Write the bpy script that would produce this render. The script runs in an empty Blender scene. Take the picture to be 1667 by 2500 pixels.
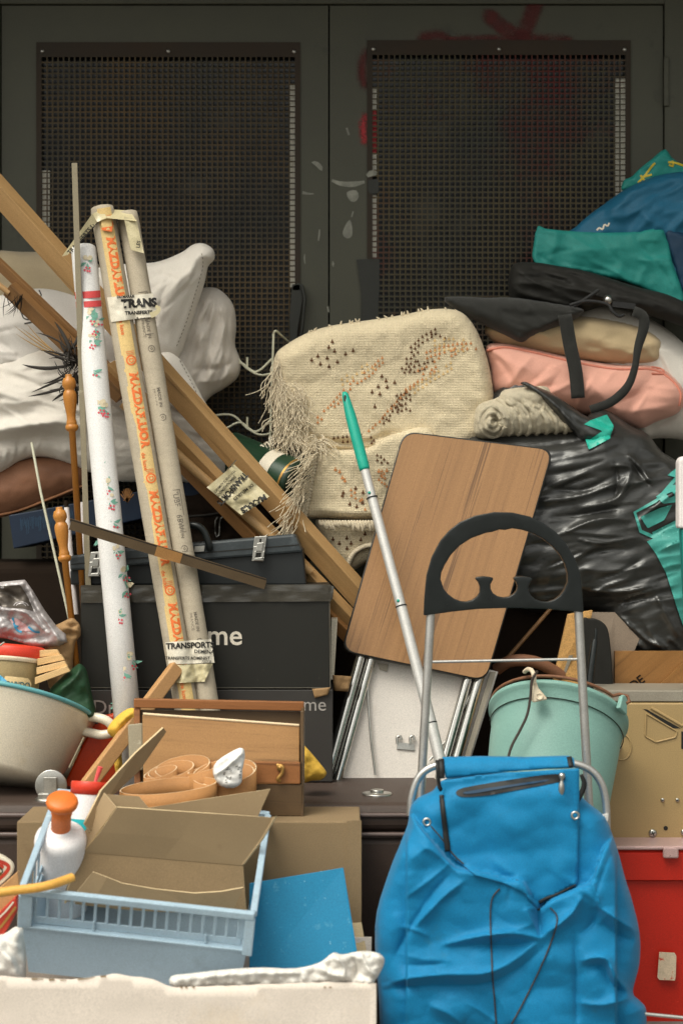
import bpy, bmesh, math, random
import numpy as np
from mathutils import Vector, Matrix
from mathutils.geometry import delaunay_2d_cdt

S = bpy.context.scene
COL = S.collection
random.seed(7)
rng = np.random.default_rng(7)

# ---------------------------------------------------------------- camera, sky, sun, exposure
F = 2500 * 65 / 36
cam_d = bpy.data.cameras.new('camera'); cam = bpy.data.objects.new('camera', cam_d); COL.objects.link(cam)
cam.location = (0, 0, 1.25); cam.rotation_euler = (math.radians(90), 0, 0)
cam_d.sensor_fit = 'VERTICAL'; cam_d.sensor_height = 36; cam_d.lens = 65
cam_d.clip_start = 0.05; cam_d.clip_end = 500
cam_d.dof.use_dof = True; cam_d.dof.focus_distance = 4.62; cam_d.dof.aperture_fstop = 3.2
S.camera = cam

SUN_EL, SUN_AZ = math.radians(58), math.radians(221)     # behind the camera, to its left
w = bpy.data.worlds.new('World'); S.world = w; w.use_nodes = True
nt = w.node_tree; nt.nodes.clear()
sky = nt.nodes.new('ShaderNodeTexSky'); sky.sky_type = 'NISHITA'; sky.sun_disc = False
sky.sun_elevation = SUN_EL; sky.sun_rotation = SUN_AZ
sky.air_density = 1.0; sky.dust_density = 6.0; sky.ozone_density = 0.6
hs = nt.nodes.new('ShaderNodeHueSaturation'); hs.inputs['Saturation'].default_value = 0.16
bg = nt.nodes.new('ShaderNodeBackground'); bg.inputs['Strength'].default_value = 0.15
out = nt.nodes.new('ShaderNodeOutputWorld')
nt.links.new(sky.outputs[0], hs.inputs['Color']); tint = nt.nodes.new('ShaderNodeMix'); tint.data_type = 'RGBA'; tint.blend_type = 'MULTIPLY'; tint.inputs['Factor'].default_value = 1; tint.inputs['B'].default_value = (1.0, 0.99, 0.91, 1)   # milky overcast
nt.links.new(hs.outputs[0], tint.inputs['A']); nt.links.new(tint.outputs['Result'], bg.inputs[0]); nt.links.new(bg.outputs[0], out.inputs[0])
sun_d = bpy.data.lights.new('sun', 'SUN'); sun = bpy.data.objects.new('sun', sun_d); COL.objects.link(sun)
sun_d.energy = 0.75; sun_d.angle = math.radians(30); sun_d.color = (1.0, 0.965, 0.83)
sdir = Vector((math.sin(SUN_AZ) * math.cos(SUN_EL), math.cos(SUN_AZ) * math.cos(SUN_EL), math.sin(SUN_EL)))
sun.rotation_euler = sdir.to_track_quat('Z', 'Y').to_euler(); sun.location = sdir * 20
S.view_settings.view_transform = 'Standard'; S.view_settings.look = 'None'
S.view_settings.exposure = 0.48; S.view_settings.gamma = 1
S.cycles.use_denoising = True

# ---------------------------------------------------------------- helpers
def P(x, y, d):
    return Vector(((x - 833.5) / F * d, d, 1.25 - (y - 1250) / F * d))
def PZ(y, d): return 1.25 - (y - 1250) / F * d
def PX(x, d): return (x - 833.5) / F * d

def C(r, g, b):
    f = lambda c: (c / 255 / 12.92) if c / 255 <= 0.04045 else ((c / 255 + 0.055) / 1.055) ** 2.4
    return (f(r), f(g), f(b), 1)

def _h(ix, iy, seed):
    n = (ix * 374761393 + iy * 668265263 + seed * 1442695041) & 0xffffffff
    n = ((n ^ (n >> 13)) * 1274126177) & 0xffffffff
    return ((n ^ (n >> 16)) & 0xffff) / 65535.0
def vnoise(x, y, seed=0):
    x = np.asarray(x, float); y = np.asarray(y, float)
    ix = np.floor(x).astype(np.int64); iy = np.floor(y).astype(np.int64)
    fx = x - ix; fy = y - iy
    fx = fx * fx * fx * (fx * (fx * 6 - 15) + 10); fy = fy * fy * fy * (fy * (fy * 6 - 15) + 10)
    a = _h(ix, iy, seed); b = _h(ix + 1, iy, seed); c = _h(ix, iy + 1, seed); d = _h(ix + 1, iy + 1, seed)
    return (a + (b - a) * fx) * (1 - fy) + (c + (d - c) * fx) * fy - 0.5
def fbm(x, y, seed=0, o=3):
    r = 0; a = 1
    for i in range(o):
        r = r + a * vnoise(x * 2 ** i, y * 2 ** i, seed + i * 17); a *= 0.5
    return r

def crumple(x, y, seed=0):
    """cells with straight sharp creases between them, like crushed film or paper"""
    ix = np.floor(x).astype(np.int64); iy = np.floor(y).astype(np.int64); f1 = np.full(np.shape(x), 9.0); f2 = f1.copy()
    for a in (-1, 0, 1):
        for b in (-1, 0, 1):
            px_ = ix + a + _h(ix + a, iy + b, seed); py_ = iy + b + _h(ix + a, iy + b, seed + 91)
            d = np.hypot(x - px_, y - py_) + 0.5 * _h(ix + a, iy + b, seed + 7); f2 = np.minimum(f2, np.maximum(f1, d)); f1 = np.minimum(f1, d)
    return 0.6 - f1
def rfolds(n, bb, ang, spread, ln, amp, wd, seed=1):
    r = random.Random(seed); o = []
    for i in range(n):
        x, y = r.uniform(bb[0], bb[2]), r.uniform(bb[1], bb[3]); a = math.radians(ang + r.uniform(-spread, spread)); l = ln * r.uniform(0.4, 1.2); k = r.uniform(-0.25, 0.25)
        p = [(x + l * t * math.cos(a + k * t), y + l * t * math.sin(a + k * t)) for t in (-0.5, -0.17, 0.17, 0.5)]
        o.append((p, amp * 1.3 * r.uniform(0.4, 1.0) * (1 if r.random() < 0.6 else -1), wd * 1.35 * r.uniform(0.7, 1.4), 1.1))
    return o
def catmull(pts, n=6, closed=True):
    pts = [np.array(p, float) for p in pts]; N = len(pts); o = []
    for i in range(N if closed else N - 1):
        if closed: p0, p1, p2, p3 = pts[i - 1], pts[i], pts[(i + 1) % N], pts[(i + 2) % N]
        else: p0, p1, p2, p3 = pts[max(i - 1, 0)], pts[i], pts[i + 1], pts[min(i + 2, N - 1)]
        for k in range(n):
            t = k / n
            o.append(0.5 * (2 * p1 + (p2 - p0) * t + (2 * p0 - 5 * p1 + 4 * p2 - p3) * t * t + (3 * p1 - p0 - 3 * p2 + p3) * t ** 3))
    if not closed: o.append(pts[-1])
    return [tuple(p) for p in o]
def resample(pts, step, closed=True):
    pts = np.array(pts, float)
    q = np.vstack([pts, pts[:1]]) if closed else pts
    seg = np.linalg.norm(np.diff(q, axis=0), axis=1); L = np.concatenate([[0], np.cumsum(seg)])
    n = max(int(L[-1] / step), 3)
    t = np.linspace(0, L[-1], n + (1 if not closed else 0), endpoint=not closed)
    return np.stack([np.interp(t, L, q[:, k]) for k in range(q.shape[1])], 1)
def inside(px, py, poly):
    poly = np.asarray(poly, float); r = np.zeros(len(px), bool); n = len(poly)
    for i in range(n):
        x1, y1 = poly[i]; x2, y2 = poly[(i + 1) % n]
        if y1 == y2: continue
        c = ((y1 > py) != (y2 > py)) & (px < (x2 - x1) * (py - y1) / (y2 - y1) + x1)
        r ^= c
    return r
def segdist(px, py, pts, closed=False):
    """distance to a polyline and the position 0..1 along it"""
    pts = np.asarray(pts, float)
    q = np.vstack([pts, pts[:1]]) if closed else pts
    best = np.full(len(px), 1e9); bt = np.zeros(len(px)); n = len(q) - 1
    for i in range(n):
        a = q[i]; d = q[i + 1] - a; l2 = d @ d
        if l2 == 0: continue
        t = np.clip(((px - a[0]) * d[0] + (py - a[1]) * d[1]) / l2, 0, 1)
        dd = np.hypot(px - a[0] - t * d[0], py - a[1] - t * d[1])
        m = dd < best; best[m] = dd[m]; bt[m] = (i + t[m]) / n
    return best, bt

def triangulate(outline, holes=(), step=8, resamp=True):
    b = resample(outline, step) if resamp else np.array(outline, float)
    loops = [b] + [(resample(h, step) if resamp else np.array(h, float)) for h in holes]
    x0, y0 = b.min(0); x1, y1 = b.max(0)
    gx = []; r = 0
    yy = np.arange(y0, y1, step * 0.87)
    for k, y in enumerate(yy):
        xs = np.arange(x0 + (step / 2 if k % 2 else 0), x1, step)
        gx.append(np.stack([xs, np.full(len(xs), y)], 1))
    g = np.vstack(gx) if gx else np.zeros((0, 2))
    m = inside(g[:, 0], g[:, 1], b)
    for h in loops[1:]: m &= ~inside(g[:, 0], g[:, 1], h)
    g = g[m]
    for l in loops:
        if len(g): g = g[segdist(g[:, 0], g[:, 1], l, True)[0] > step * 0.55]
    verts = []; edges = []
    for l in loops:
        s = len(verts); verts += [Vector(p) for p in l]
        edges += [(s + i, s + (i + 1) % len(l)) for i in range(len(l))]
    nb = len(verts)
    verts += [Vector(p) for p in g]
    r = delaunay_2d_cdt(verts, edges, [], 0, 1e-5)
    v = np.array([(p.x, p.y) for p in r[0]]); f = np.array([t for t in r[2] if len(t) == 3])
    c = v[f].mean(1)
    m = inside(c[:, 0], c[:, 1], b)
    for h in loops[1:]: m &= ~inside(c[:, 0], c[:, 1], h)
    f = f[m]
    isb = np.zeros(len(v), bool)
    for i, ov in enumerate(r[3]): isb[i] = any(k < nb for k in ov)
    return v, f[:, ::-1], isb

class MB:
    def __init__(s): s.v = []; s.f = []; s.m = []; s.sm = []
    def add(s, vs, fs, mi=0, smooth=True):
        o = len(s.v); s.v += [Vector(p) for p in vs]
        for f in fs: s.f.append([int(i) + o for i in f]); s.m.append(mi); s.sm.append(smooth)
        return s

def root_loc(o):
    l = Vector((0, 0, 0))
    while o is not None: l += o.location; o = o.parent
    return l
def tag(o, label=None, cat=None, group=None, kind=None):
    if label: o['label'] = label
    if cat: o['category'] = cat
    if group: o['group'] = group
    if kind: o['kind'] = kind
    return o
def build(mb, name, mats, parent=None, label=None, cat=None, group=None, kind=None, bevel=0, bseg=2, solid=0, auto=None, sub=0):
    me = bpy.data.meshes.new(name)
    if parent is None:
        a = np.array([tuple(v) for v in mb.v]); lo, hi = a.min(0), a.max(0)
        org = Vector(((lo[0] + hi[0]) / 2, (lo[1] + hi[1]) / 2, lo[2]))
    else: org = root_loc(parent)
    me.from_pydata([v - org for v in mb.v], [], mb.f)
    if not isinstance(mats, (list, tuple)): mats = [mats]
    for m in mats: me.materials.append(m)
    me.polygons.foreach_set('material_index', mb.m); me.polygons.foreach_set('use_smooth', mb.sm)
    me.update()
    o = bpy.data.objects.new(name, me); COL.objects.link(o)
    if parent is None: o.location = org
    else: o.parent = parent
    if bevel:
        md = o.modifiers.new('bevel', 'BEVEL'); md.width = bevel; md.segments = bseg; md.limit_method = 'ANGLE'; md.angle_limit = math.radians(35)
        md.harden_normals = False
    if solid:
        md = o.modifiers.new('solid', 'SOLIDIFY'); md.thickness = solid; md.offset = 0
    if sub:
        md = o.modifiers.new('sub', 'SUBSURF'); md.levels = sub; md.render_levels = sub
    return tag(o, label, cat, group, kind)
def thing(name, label, cat, loc=(0, 0, 0), group=None):
    o = bpy.data.objects.new(name, None); COL.objects.link(o); o.location = loc
    o.empty_display_size = 0.05
    return tag(o, label, cat, group)

# shapes -------------------------------------------------------------
def box(mb, x0, x1, y0, y1, z0, z1, mi=0, M=None, smooth=False):
    vs = [Vector((x, y, z)) for x in (x0, x1) for y in (y0, y1) for z in (z0, z1)]
    if M is not None: vs = [M @ v for v in vs]
    return mb.add(vs, [(0, 1, 3, 2), (4, 6, 7, 5), (0, 4, 5, 1), (2, 3, 7, 6), (0, 2, 6, 4), (1, 5, 7, 3)], mi, smooth)
def prism(mb, pts, off, mi=0, side_mi=None, smooth=False):
    n = len(pts); pts = [Vector(p) for p in pts]; off = Vector(off)
    mb.add(pts, [tuple(range(n))], mi, smooth); mb.add([p + off for p in pts], [tuple(range(n))[::-1]], mi, smooth)
    for i in range(n):
        a, b = pts[i], pts[(i + 1) % n]
        mb.add([a, a + off, b + off, b], [(0, 1, 2, 3)], mi if side_mi is None else side_mi, smooth)
    return mb
def prism2(mb, pts, off, mi=0, side_mi=None):
    """closed welded prism (for bevels)"""
    n = len(pts); pts = [Vector(p) for p in pts]; off = Vector(off)
    vs = pts + [p + off for p in pts]
    o = len(mb.v)
    mb.add(vs, [tuple(range(n)), tuple(range(n, 2 * n))[::-1]], mi, False)
    for i in range(n):
        j = (i + 1) % n
        mb.f.append([o + i, o + i + n, o + j + n, o + j]); mb.m.append(mi if side_mi is None else side_mi); mb.sm.append(False)
    return mb
def pp(mb, pts, thick, mi=0, side_mi=None):          # front polygon given as (x, y, d) photograph points, thick metres deep
    return prism2(mb, [P(*p) for p in pts], (0, thick, 0), mi, side_mi)
def sheet(mb, pts, thick, mi=0, side_mi=None):       # like pp, thickness along the sheet's own normal, away from the viewer
    q = [P(*p) for p in pts]; n = (q[1] - q[0]).cross(q[2] - q[0]).normalized()
    if n.y < 0: n = -n
    return prism2(mb, q, n * thick, mi, side_mi)
def frames(pts):
    pts = [Vector(p) for p in pts]; T = []
    for i in range(len(pts)):
        a = pts[max(i - 1, 0)]; b = pts[min(i + 1, len(pts) - 1)]
        t = (b - a); T.append(t.normalized() if t.length > 0 else Vector((0, 0, 1)))
    up = Vector((0, -1, 0)) if abs(T[0].y) < 0.9 else Vector((1, 0, 0))
    N = [(up - T[0] * up.dot(T[0])).normalized()]
    for t in T[1:]:
        n = N[-1] - t * N[-1].dot(t); N.append(n.normalized() if n.length > 1e-6 else N[-1])
    return pts, T, N
def tube(mb, pts, r, n=10, mi=0, caps=True, smooth=True):
    pts, T, N = frames(pts); k = len(pts)
    R = r if isinstance(r, (list, tuple, np.ndarray)) else [r] * k
    vs = []
    for i in range(k):
        B = T[i].cross(N[i])
        for j in range(n):
            a = 2 * math.pi * j / n
            vs.append(pts[i] + (N[i] * math.cos(a) + B * math.sin(a)) * R[i])
    fs = [(i * n + j, i * n + (j + 1) % n, (i + 1) * n + (j + 1) % n, (i + 1) * n + j) for i in range(k - 1) for j in range(n)]
    mb.add(vs, fs, mi, smooth)
    if caps:
        mb.add(vs[:n], [tuple(range(n))[::-1]], mi, False); mb.add(vs[-n:], [tuple(range(n))], mi, False)
    return mb
def lathe(mb, a, b, prof, n=32, mi=0, smooth=True):
    """prof: (t along a->b, radius in metres)"""
    a = Vector(a); b = Vector(b)
    pts = [a.lerp(b, t) for t, r in prof]
    ax = (b - a).normalized(); up = Vector((0, -1, 0)) if abs(ax.y) < 0.9 else Vector((1, 0, 0))
    N = (up - ax * up.dot(ax)).normalized(); B = ax.cross(N)
    vs = [p + (N * math.cos(2 * math.pi * j / n) + B * math.sin(2 * math.pi * j / n)) * max(r, 1e-5) for p, (t, r) in zip(pts, prof) for j in range(n)]
    k = len(prof)
    fs = [(i * n + j, i * n + (j + 1) % n, (i + 1) * n + (j + 1) % n, (i + 1) * n + j) for i in range(k - 1) for j in range(n)]
    return mb.add(vs, fs, mi, smooth)
def beam(mb, a, b, wf, ht, roll, mi=0, side=None):
    a = Vector(a); b = Vector(b); t = (b - a).normalized()
    n = Vector((0, -1, 0)); n = (n - t * n.dot(t)).normalized(); u = n.cross(t)
    if u.z < 0: u = -u
    c, s = math.cos(roll), math.sin(roll)
    f = n * c - u * s; g = u * c + n * s      # f: face towards viewer, tipped down; g: top face, tipped to the viewer
    vs = [p + f * (ht / 2) * sf + g * (wf / 2) * sg for p in (a, b) for sf in (-1, 1) for sg in (-1, 1)]
    return mb.add(vs, [(0, 1, 3, 2), (4, 6, 7, 5), (0, 4, 5, 1), (2, 3, 7, 6), (0, 2, 6, 4), (1, 5, 7, 3)], mi, False)
def smooth_tube(mb, pxd, r, n=10, mi=0, k=6):
    return tube(mb, [P(*p) for p in catmull(pxd, k, False)], r, n, mi)

# soft bodies: an outline at its own distance, swollen to a real thickness, with folds pressed into it
def spray(name, strokes, fn, eps, mt, parent, step=7):
    """sprayed paint: a thin film whose cover thins out towards the rim of each stroke"""
    m = MB(); al = []
    for pts, wd, soft in strokes:
        c = resample(catmull(pts, 6, False), 6, False); lo = c.min(0) - wd; hi = c.max(0) + wd
        gx = np.arange(lo[0], hi[0] + step, step); gy = np.arange(lo[1], hi[1] + step, step); X, Y = np.meshgrid(gx, gy); x, y = X.ravel(), Y.ravel()
        d, t = segdist(x, y, c); a = np.clip((wd / 2 + wd * soft / 2 - d) / (wd * soft), 0, 1); a = a * (0.75 + 0.5 * vnoise(x / 16, y / 16, 5))
        nx, ny = len(gx), len(gy); dd = fn(x, y) - eps
        fs = [(j * nx + i, (j + 1) * nx + i, (j + 1) * nx + i + 1, j * nx + i + 1) for j in range(ny - 1) for i in range(nx - 1) if max(a[j * nx + i], a[j * nx + i + 1], a[(j + 1) * nx + i], a[(j + 1) * nx + i + 1]) > 0.01]
        m.add([P(p, q, e) for p, q, e in zip(x, y, dd)], fs, 0); al += list(a); eps += 0.0002
    o = build(m, name, mt, parent); at = o.data.attributes.new('cover', 'FLOAT', 'POINT'); at.data.foreach_set('value', np.clip(al, 0, 1).astype(np.float32)); return o
def film(mt, grain=260, cover=1.0):
    t = mt.node_tree; N = t.nodes; b = N['Principled BSDF']; a = N.new('ShaderNodeAttribute'); a.attribute_name = 'cover'
    n = N.new('ShaderNodeTexNoise'); n.inputs['Scale'].default_value = grain; tc = N.new('ShaderNodeTexCoord'); t.links.new(tc.outputs['Object'], n.inputs['Vector'])
    s = N.new('ShaderNodeMath'); s.operation = 'ADD'; t.links.new(a.outputs['Fac'], s.inputs[0]); t.links.new(n.outputs['Fac'], s.inputs[1])
    r = N.new('ShaderNodeMapRange'); r.inputs['From Min'].default_value = 0.55; r.inputs['From Max'].default_value = 1.25; r.inputs['To Max'].default_value = cover; t.links.new(s.outputs[0], r.inputs['Value'])
    g = N.new('ShaderNodeMath'); g.operation = 'MULTIPLY'; c = N.new('ShaderNodeMath'); c.operation = 'GREATER_THAN'; c.inputs[1].default_value = 0.02; t.links.new(a.outputs['Fac'], c.inputs[0])
    t.links.new(r.outputs[0], g.inputs[0]); t.links.new(c.outputs[0], g.inputs[1]); t.links.new(g.outputs[0], b.inputs['Alpha']); return mt

class Blob:
    def __init__(s, outline, d0, front, back, R, step=9, plane=(0, 0), folds=(), steps=(), noise=(), smooth=5, edge=0.35, pw=2.0):
        s.out = np.array(catmull(outline, smooth) if smooth else outline, float)
        s.out = resample(s.out, step)
        s.c = s.out.mean(0); s.d0 = d0; s.fr = front; s.bk = back; s.R = R; s.step = step; s.pl = plane
        s.folds = [(np.array(catmull(f[0], 5, False)), f[1], f[2], (f[3] if len(f) > 3 else 1.3)) for f in folds]
        s.steps = steps; s.noise = noise; s.edge = edge; s.pw = pw
    def _d(s, x, y): return s.d0 + (x - s.c[0]) * s.pl[0] + (y - s.c[1]) * s.pl[1]
    def _prof(s, x, y):
        dist, _ = segdist(x, y, s.out, True)
        ins = inside(x, y, s.out); dist = np.where(ins, dist, 0)
        u = np.clip(dist / s.R, 0, 1)
        return (1 - (1 - u) ** s.pw) ** (1 / s.pw), np.clip(dist / (s.edge * s.R), 0, 1)
    def depth(s, x, y):
        x = np.atleast_1d(np.asarray(x, float)); y = np.atleast_1d(np.asarray(y, float))
        pr, fade = s._prof(x, y); h = s.fr * pr; e = 0
        for pl, amp, wd, pw in s.folds:
            d, t = segdist(x, y, pl)
            e = e + amp * np.exp(-(d / wd) ** pw) * np.clip(np.sin(np.pi * np.clip(t, 0.02, 0.98)), 0, 1) ** 0.5
        for n in s.noise:
            amp, sx, sy, ang, seed = n[:5]; ca, sa = math.cos(math.radians(ang)), math.sin(math.radians(ang))
            u = (x * ca + y * sa) / sx; v = (-x * sa + y * ca) / sy
            if len(n) > 5 and n[5] == 2: e = e + amp * crumple(u, v, seed)
            elif len(n) > 5 and n[5] == 0: e = e + amp * vnoise(u, v, seed)
            elif len(n) > 5: e = e + amp * (0.5 - 2 * np.abs(fbm(u, v, seed, 2)))      # sharp ridges
            else: e = e + amp * fbm(u, v, seed)
        for pl, amp, wd in s.steps:
            pl = np.array(catmull(pl, 5, False)); ye = np.interp(x, pl[:, 0], pl[:, 1])
            k = np.clip((y - ye) / wd, 0, 1); e = e + amp * np.sqrt(1 - (1 - k) ** 2) * ((x >= pl[0, 0]) & (x <= pl[-1, 0]))
        return s._d(x, y) - h - e * fade
    def mesh(s, mb, mi=0, back_mi=None):
        v, f, isb = triangulate(s.out, step=s.step, resamp=False)
        d = s.depth(v[:, 0], v[:, 1]); pr, _ = s._prof(v[:, 0], v[:, 1])
        db = s._d(v[:, 0], v[:, 1]) + s.bk * pr
        d[isb] = s._d(v[isb, 0], v[isb, 1]); db[isb] = d[isb]
        d = np.minimum(d, db)
        fv = [P(a[0], a[1], q) for a, q in zip(v, d)]
        bi = {}; bv = []
        for i in range(len(v)):
            if isb[i]: bi[i] = i
            else: bi[i] = len(v) + len(bv); bv.append(P(v[i, 0], v[i, 1], db[i]))
        o = len(mb.v); mb.v += fv + bv
        for t in f:
            mb.f.append([int(k) + o for k in t]); mb.m.append(mi); mb.sm.append(True)
            mb.f.append([bi[int(k)] + o for k in t[::-1]]); mb.m.append(mi if back_mi is None else back_mi); mb.sm.append(True)
        return mb
def flat(d): return lambda x, y: np.full(len(np.atleast_1d(x)), float(d))
def planar(a, b, c):
    """depth function of the plane through three (x, y, d) points (true plane in space)"""
    A, B, D = P(*a), P(*b), P(*c); n = (B - A).cross(D - A); k = n.dot(A - Vector((0, 0, 1.25)))
    def fn(x, y):
        x = np.atleast_1d(np.asarray(x, float)); y = np.atleast_1d(np.asarray(y, float))
        return k / (n.x * (x - 833.5) / F + n.y - n.z * (y - 1250) / F)
    return fn
def cyl(a, b, wpx):
    """depth function of a round tube whose axis runs a -> b, (x, y, d), wpx its half width in photo pixels"""
    A = np.array(a[:2], float); D = np.array(b[:2], float) - A; L = np.hypot(*D); D /= L
    def fn(x, y):
        x = np.atleast_1d(np.asarray(x, float)); y = np.atleast_1d(np.asarray(y, float))
        t = ((x - A[0]) * D[0] + (y - A[1]) * D[1]) / L; o = (x - A[0]) * D[1] - (y - A[1]) * D[0]
        d = a[2] + (b[2] - a[2]) * t
        return d - wpx / F * d * np.sqrt(np.clip(1 - (o / wpx) ** 2, 0, 1))
    return fn
def decal(mb, outline, fn, eps=0.0015, mi=0, step=9, smooth=0, holes=(), resamp=True):
    o = catmull(outline, smooth) if smooth else outline
    v, f, _ = triangulate(o, holes, step, resamp)
    d = fn(v[:, 0], v[:, 1]) - eps
    return mb.add([P(a[0], a[1], q) for a, q in zip(v, d)], f, mi)
def ribbon(mb, pts, wd, fn, eps=0.0015, mi=0, smooth=5, step=8, taper=False):
    p = resample(catmull(pts, smooth, False) if smooth else pts, step, False)
    t = np.gradient(p, axis=0); t /= np.linalg.norm(t, axis=1)[:, None] + 1e-9
    n = np.stack([-t[:, 1], t[:, 0]], 1)
    k = len(p); ws = np.full(k, wd / 2.0) if not isinstance(wd, (list, tuple)) else np.interp(np.linspace(0, 1, k), np.linspace(0, 1, len(wd)), np.array(wd) / 2.0)
    if taper: ws = ws * np.sqrt(np.sin(np.pi * np.linspace(0.03, 0.97, k)))
    a = p + n * ws[:, None]; b = p - n * ws[:, None]
    da = fn(a[:, 0], a[:, 1]) - eps; db = fn(b[:, 0], b[:, 1]) - eps; dm = np.minimum(fn(p[:, 0], p[:, 1]) - eps, 99)
    vs = [P(q[0], q[1], d) for q, d in zip(a, da)] + [P(q[0], q[1], d) for q, d in zip(p, dm)] + [P(q[0], q[1], d) for q, d in zip(b, db)]
    fs = [(i, i + 1, k + i + 1, k + i) for i in range(k - 1)] + [(k + i, k + i + 1, 2 * k + i + 1, 2 * k + i) for i in range(k - 1)]
    return mb.add(vs, fs, mi)
def cord(mb, pts, r, fn, eps=0.002, mi=0, n=6, step=10):
    p = resample(catmull(pts, 5, False), step, False); d = fn(p[:, 0], p[:, 1]) - eps
    return tube(mb, [P(a[0], a[1], q) for a, q in zip(p, d)], r, n, mi)
def quadgrid(mb, q, fn, nu=8, nv=8, eps=0.001, mi=0, wob=0.0, seed=1):
    """patch between four photo corners (tl, tr, br, bl) lying on a depth function"""
    q = np.array(q, float); vs = []
    for j in range(nv + 1):
        for i in range(nu + 1):
            u, v = i / nu, j / nv
            p = q[0] * (1 - u) * (1 - v) + q[1] * u * (1 - v) + q[2] * u * v + q[3] * (1 - u) * v
            vs.append(p)
    vs = np.array(vs); d = fn(vs[:, 0], vs[:, 1]) - eps
    if wob: d = d - wob * (fbm(vs[:, 0] / 14, vs[:, 1] / 14, seed) + 0.5)
    fs = [(j * (nu + 1) + i, j * (nu + 1) + i + 1, (j + 1) * (nu + 1) + i + 1, (j + 1) * (nu + 1) + i)[::-1] for j in range(nv) for i in range(nu)]
    return mb.add([P(a[0], a[1], e) for a, e in zip(vs, d)], fs, mi)

_tc = {}
def text2d(s, bold):
    key = (s, bold)
    if key not in _tc:
        cu = bpy.data.curves.new('lettering', 'FONT'); cu.body = s; cu.size = 1; cu.resolution_u = 3; cu.offset = bold
        o = bpy.data.objects.new('lettering', cu); COL.objects.link(o)
        bpy.context.view_layer.update()
        me = bpy.data.meshes.new_from_object(o.evaluated_get(bpy.context.evaluated_depsgraph_get()))
        v = np.array([(q.co.x, q.co.y) for q in me.vertices]); f = [tuple(p.vertices) for p in me.polygons]
        COL.objects.unlink(o); bpy.data.objects.remove(o); bpy.data.meshes.remove(me)
        _tc[key] = (v / 0.73, f)
    return _tc[key]
def text(mb, s, o, ang, h, fn, eps=0.001, mi=1, bold=0.0, sx=1.0, length=None):
    """lettering printed on a surface; o = photo point of its baseline start, h = cap height in photo pixels"""
    v, f = text2d(s, bold)
    if not len(v): return
    v = v.copy(); v[:, 0] *= h * sx; v[:, 1] *= h
    if length: v[:, 0] *= length / (v[:, 0].max())
    a = math.radians(ang); ca, sa = math.cos(a), math.sin(a)
    x = o[0] + v[:, 0] * ca + v[:, 1] * sa; y = o[1] + v[:, 0] * sa - v[:, 1] * ca
    d = fn(x, y) - eps
    mb.add([P(p, q, e) for p, q, e in zip(x, y, d)], f, mi, False)
def ell(cx, cy, rx, ry=None, n=14, a0=0):
    ry = ry or rx
    return [(cx + rx * math.cos(2 * math.pi * k / n + a0), cy + ry * math.sin(2 * math.pi * k / n + a0)) for k in range(n)]
def lerp(a, b, t): return tuple(p + (q - p) * t for p, q in zip(a, b))

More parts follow.
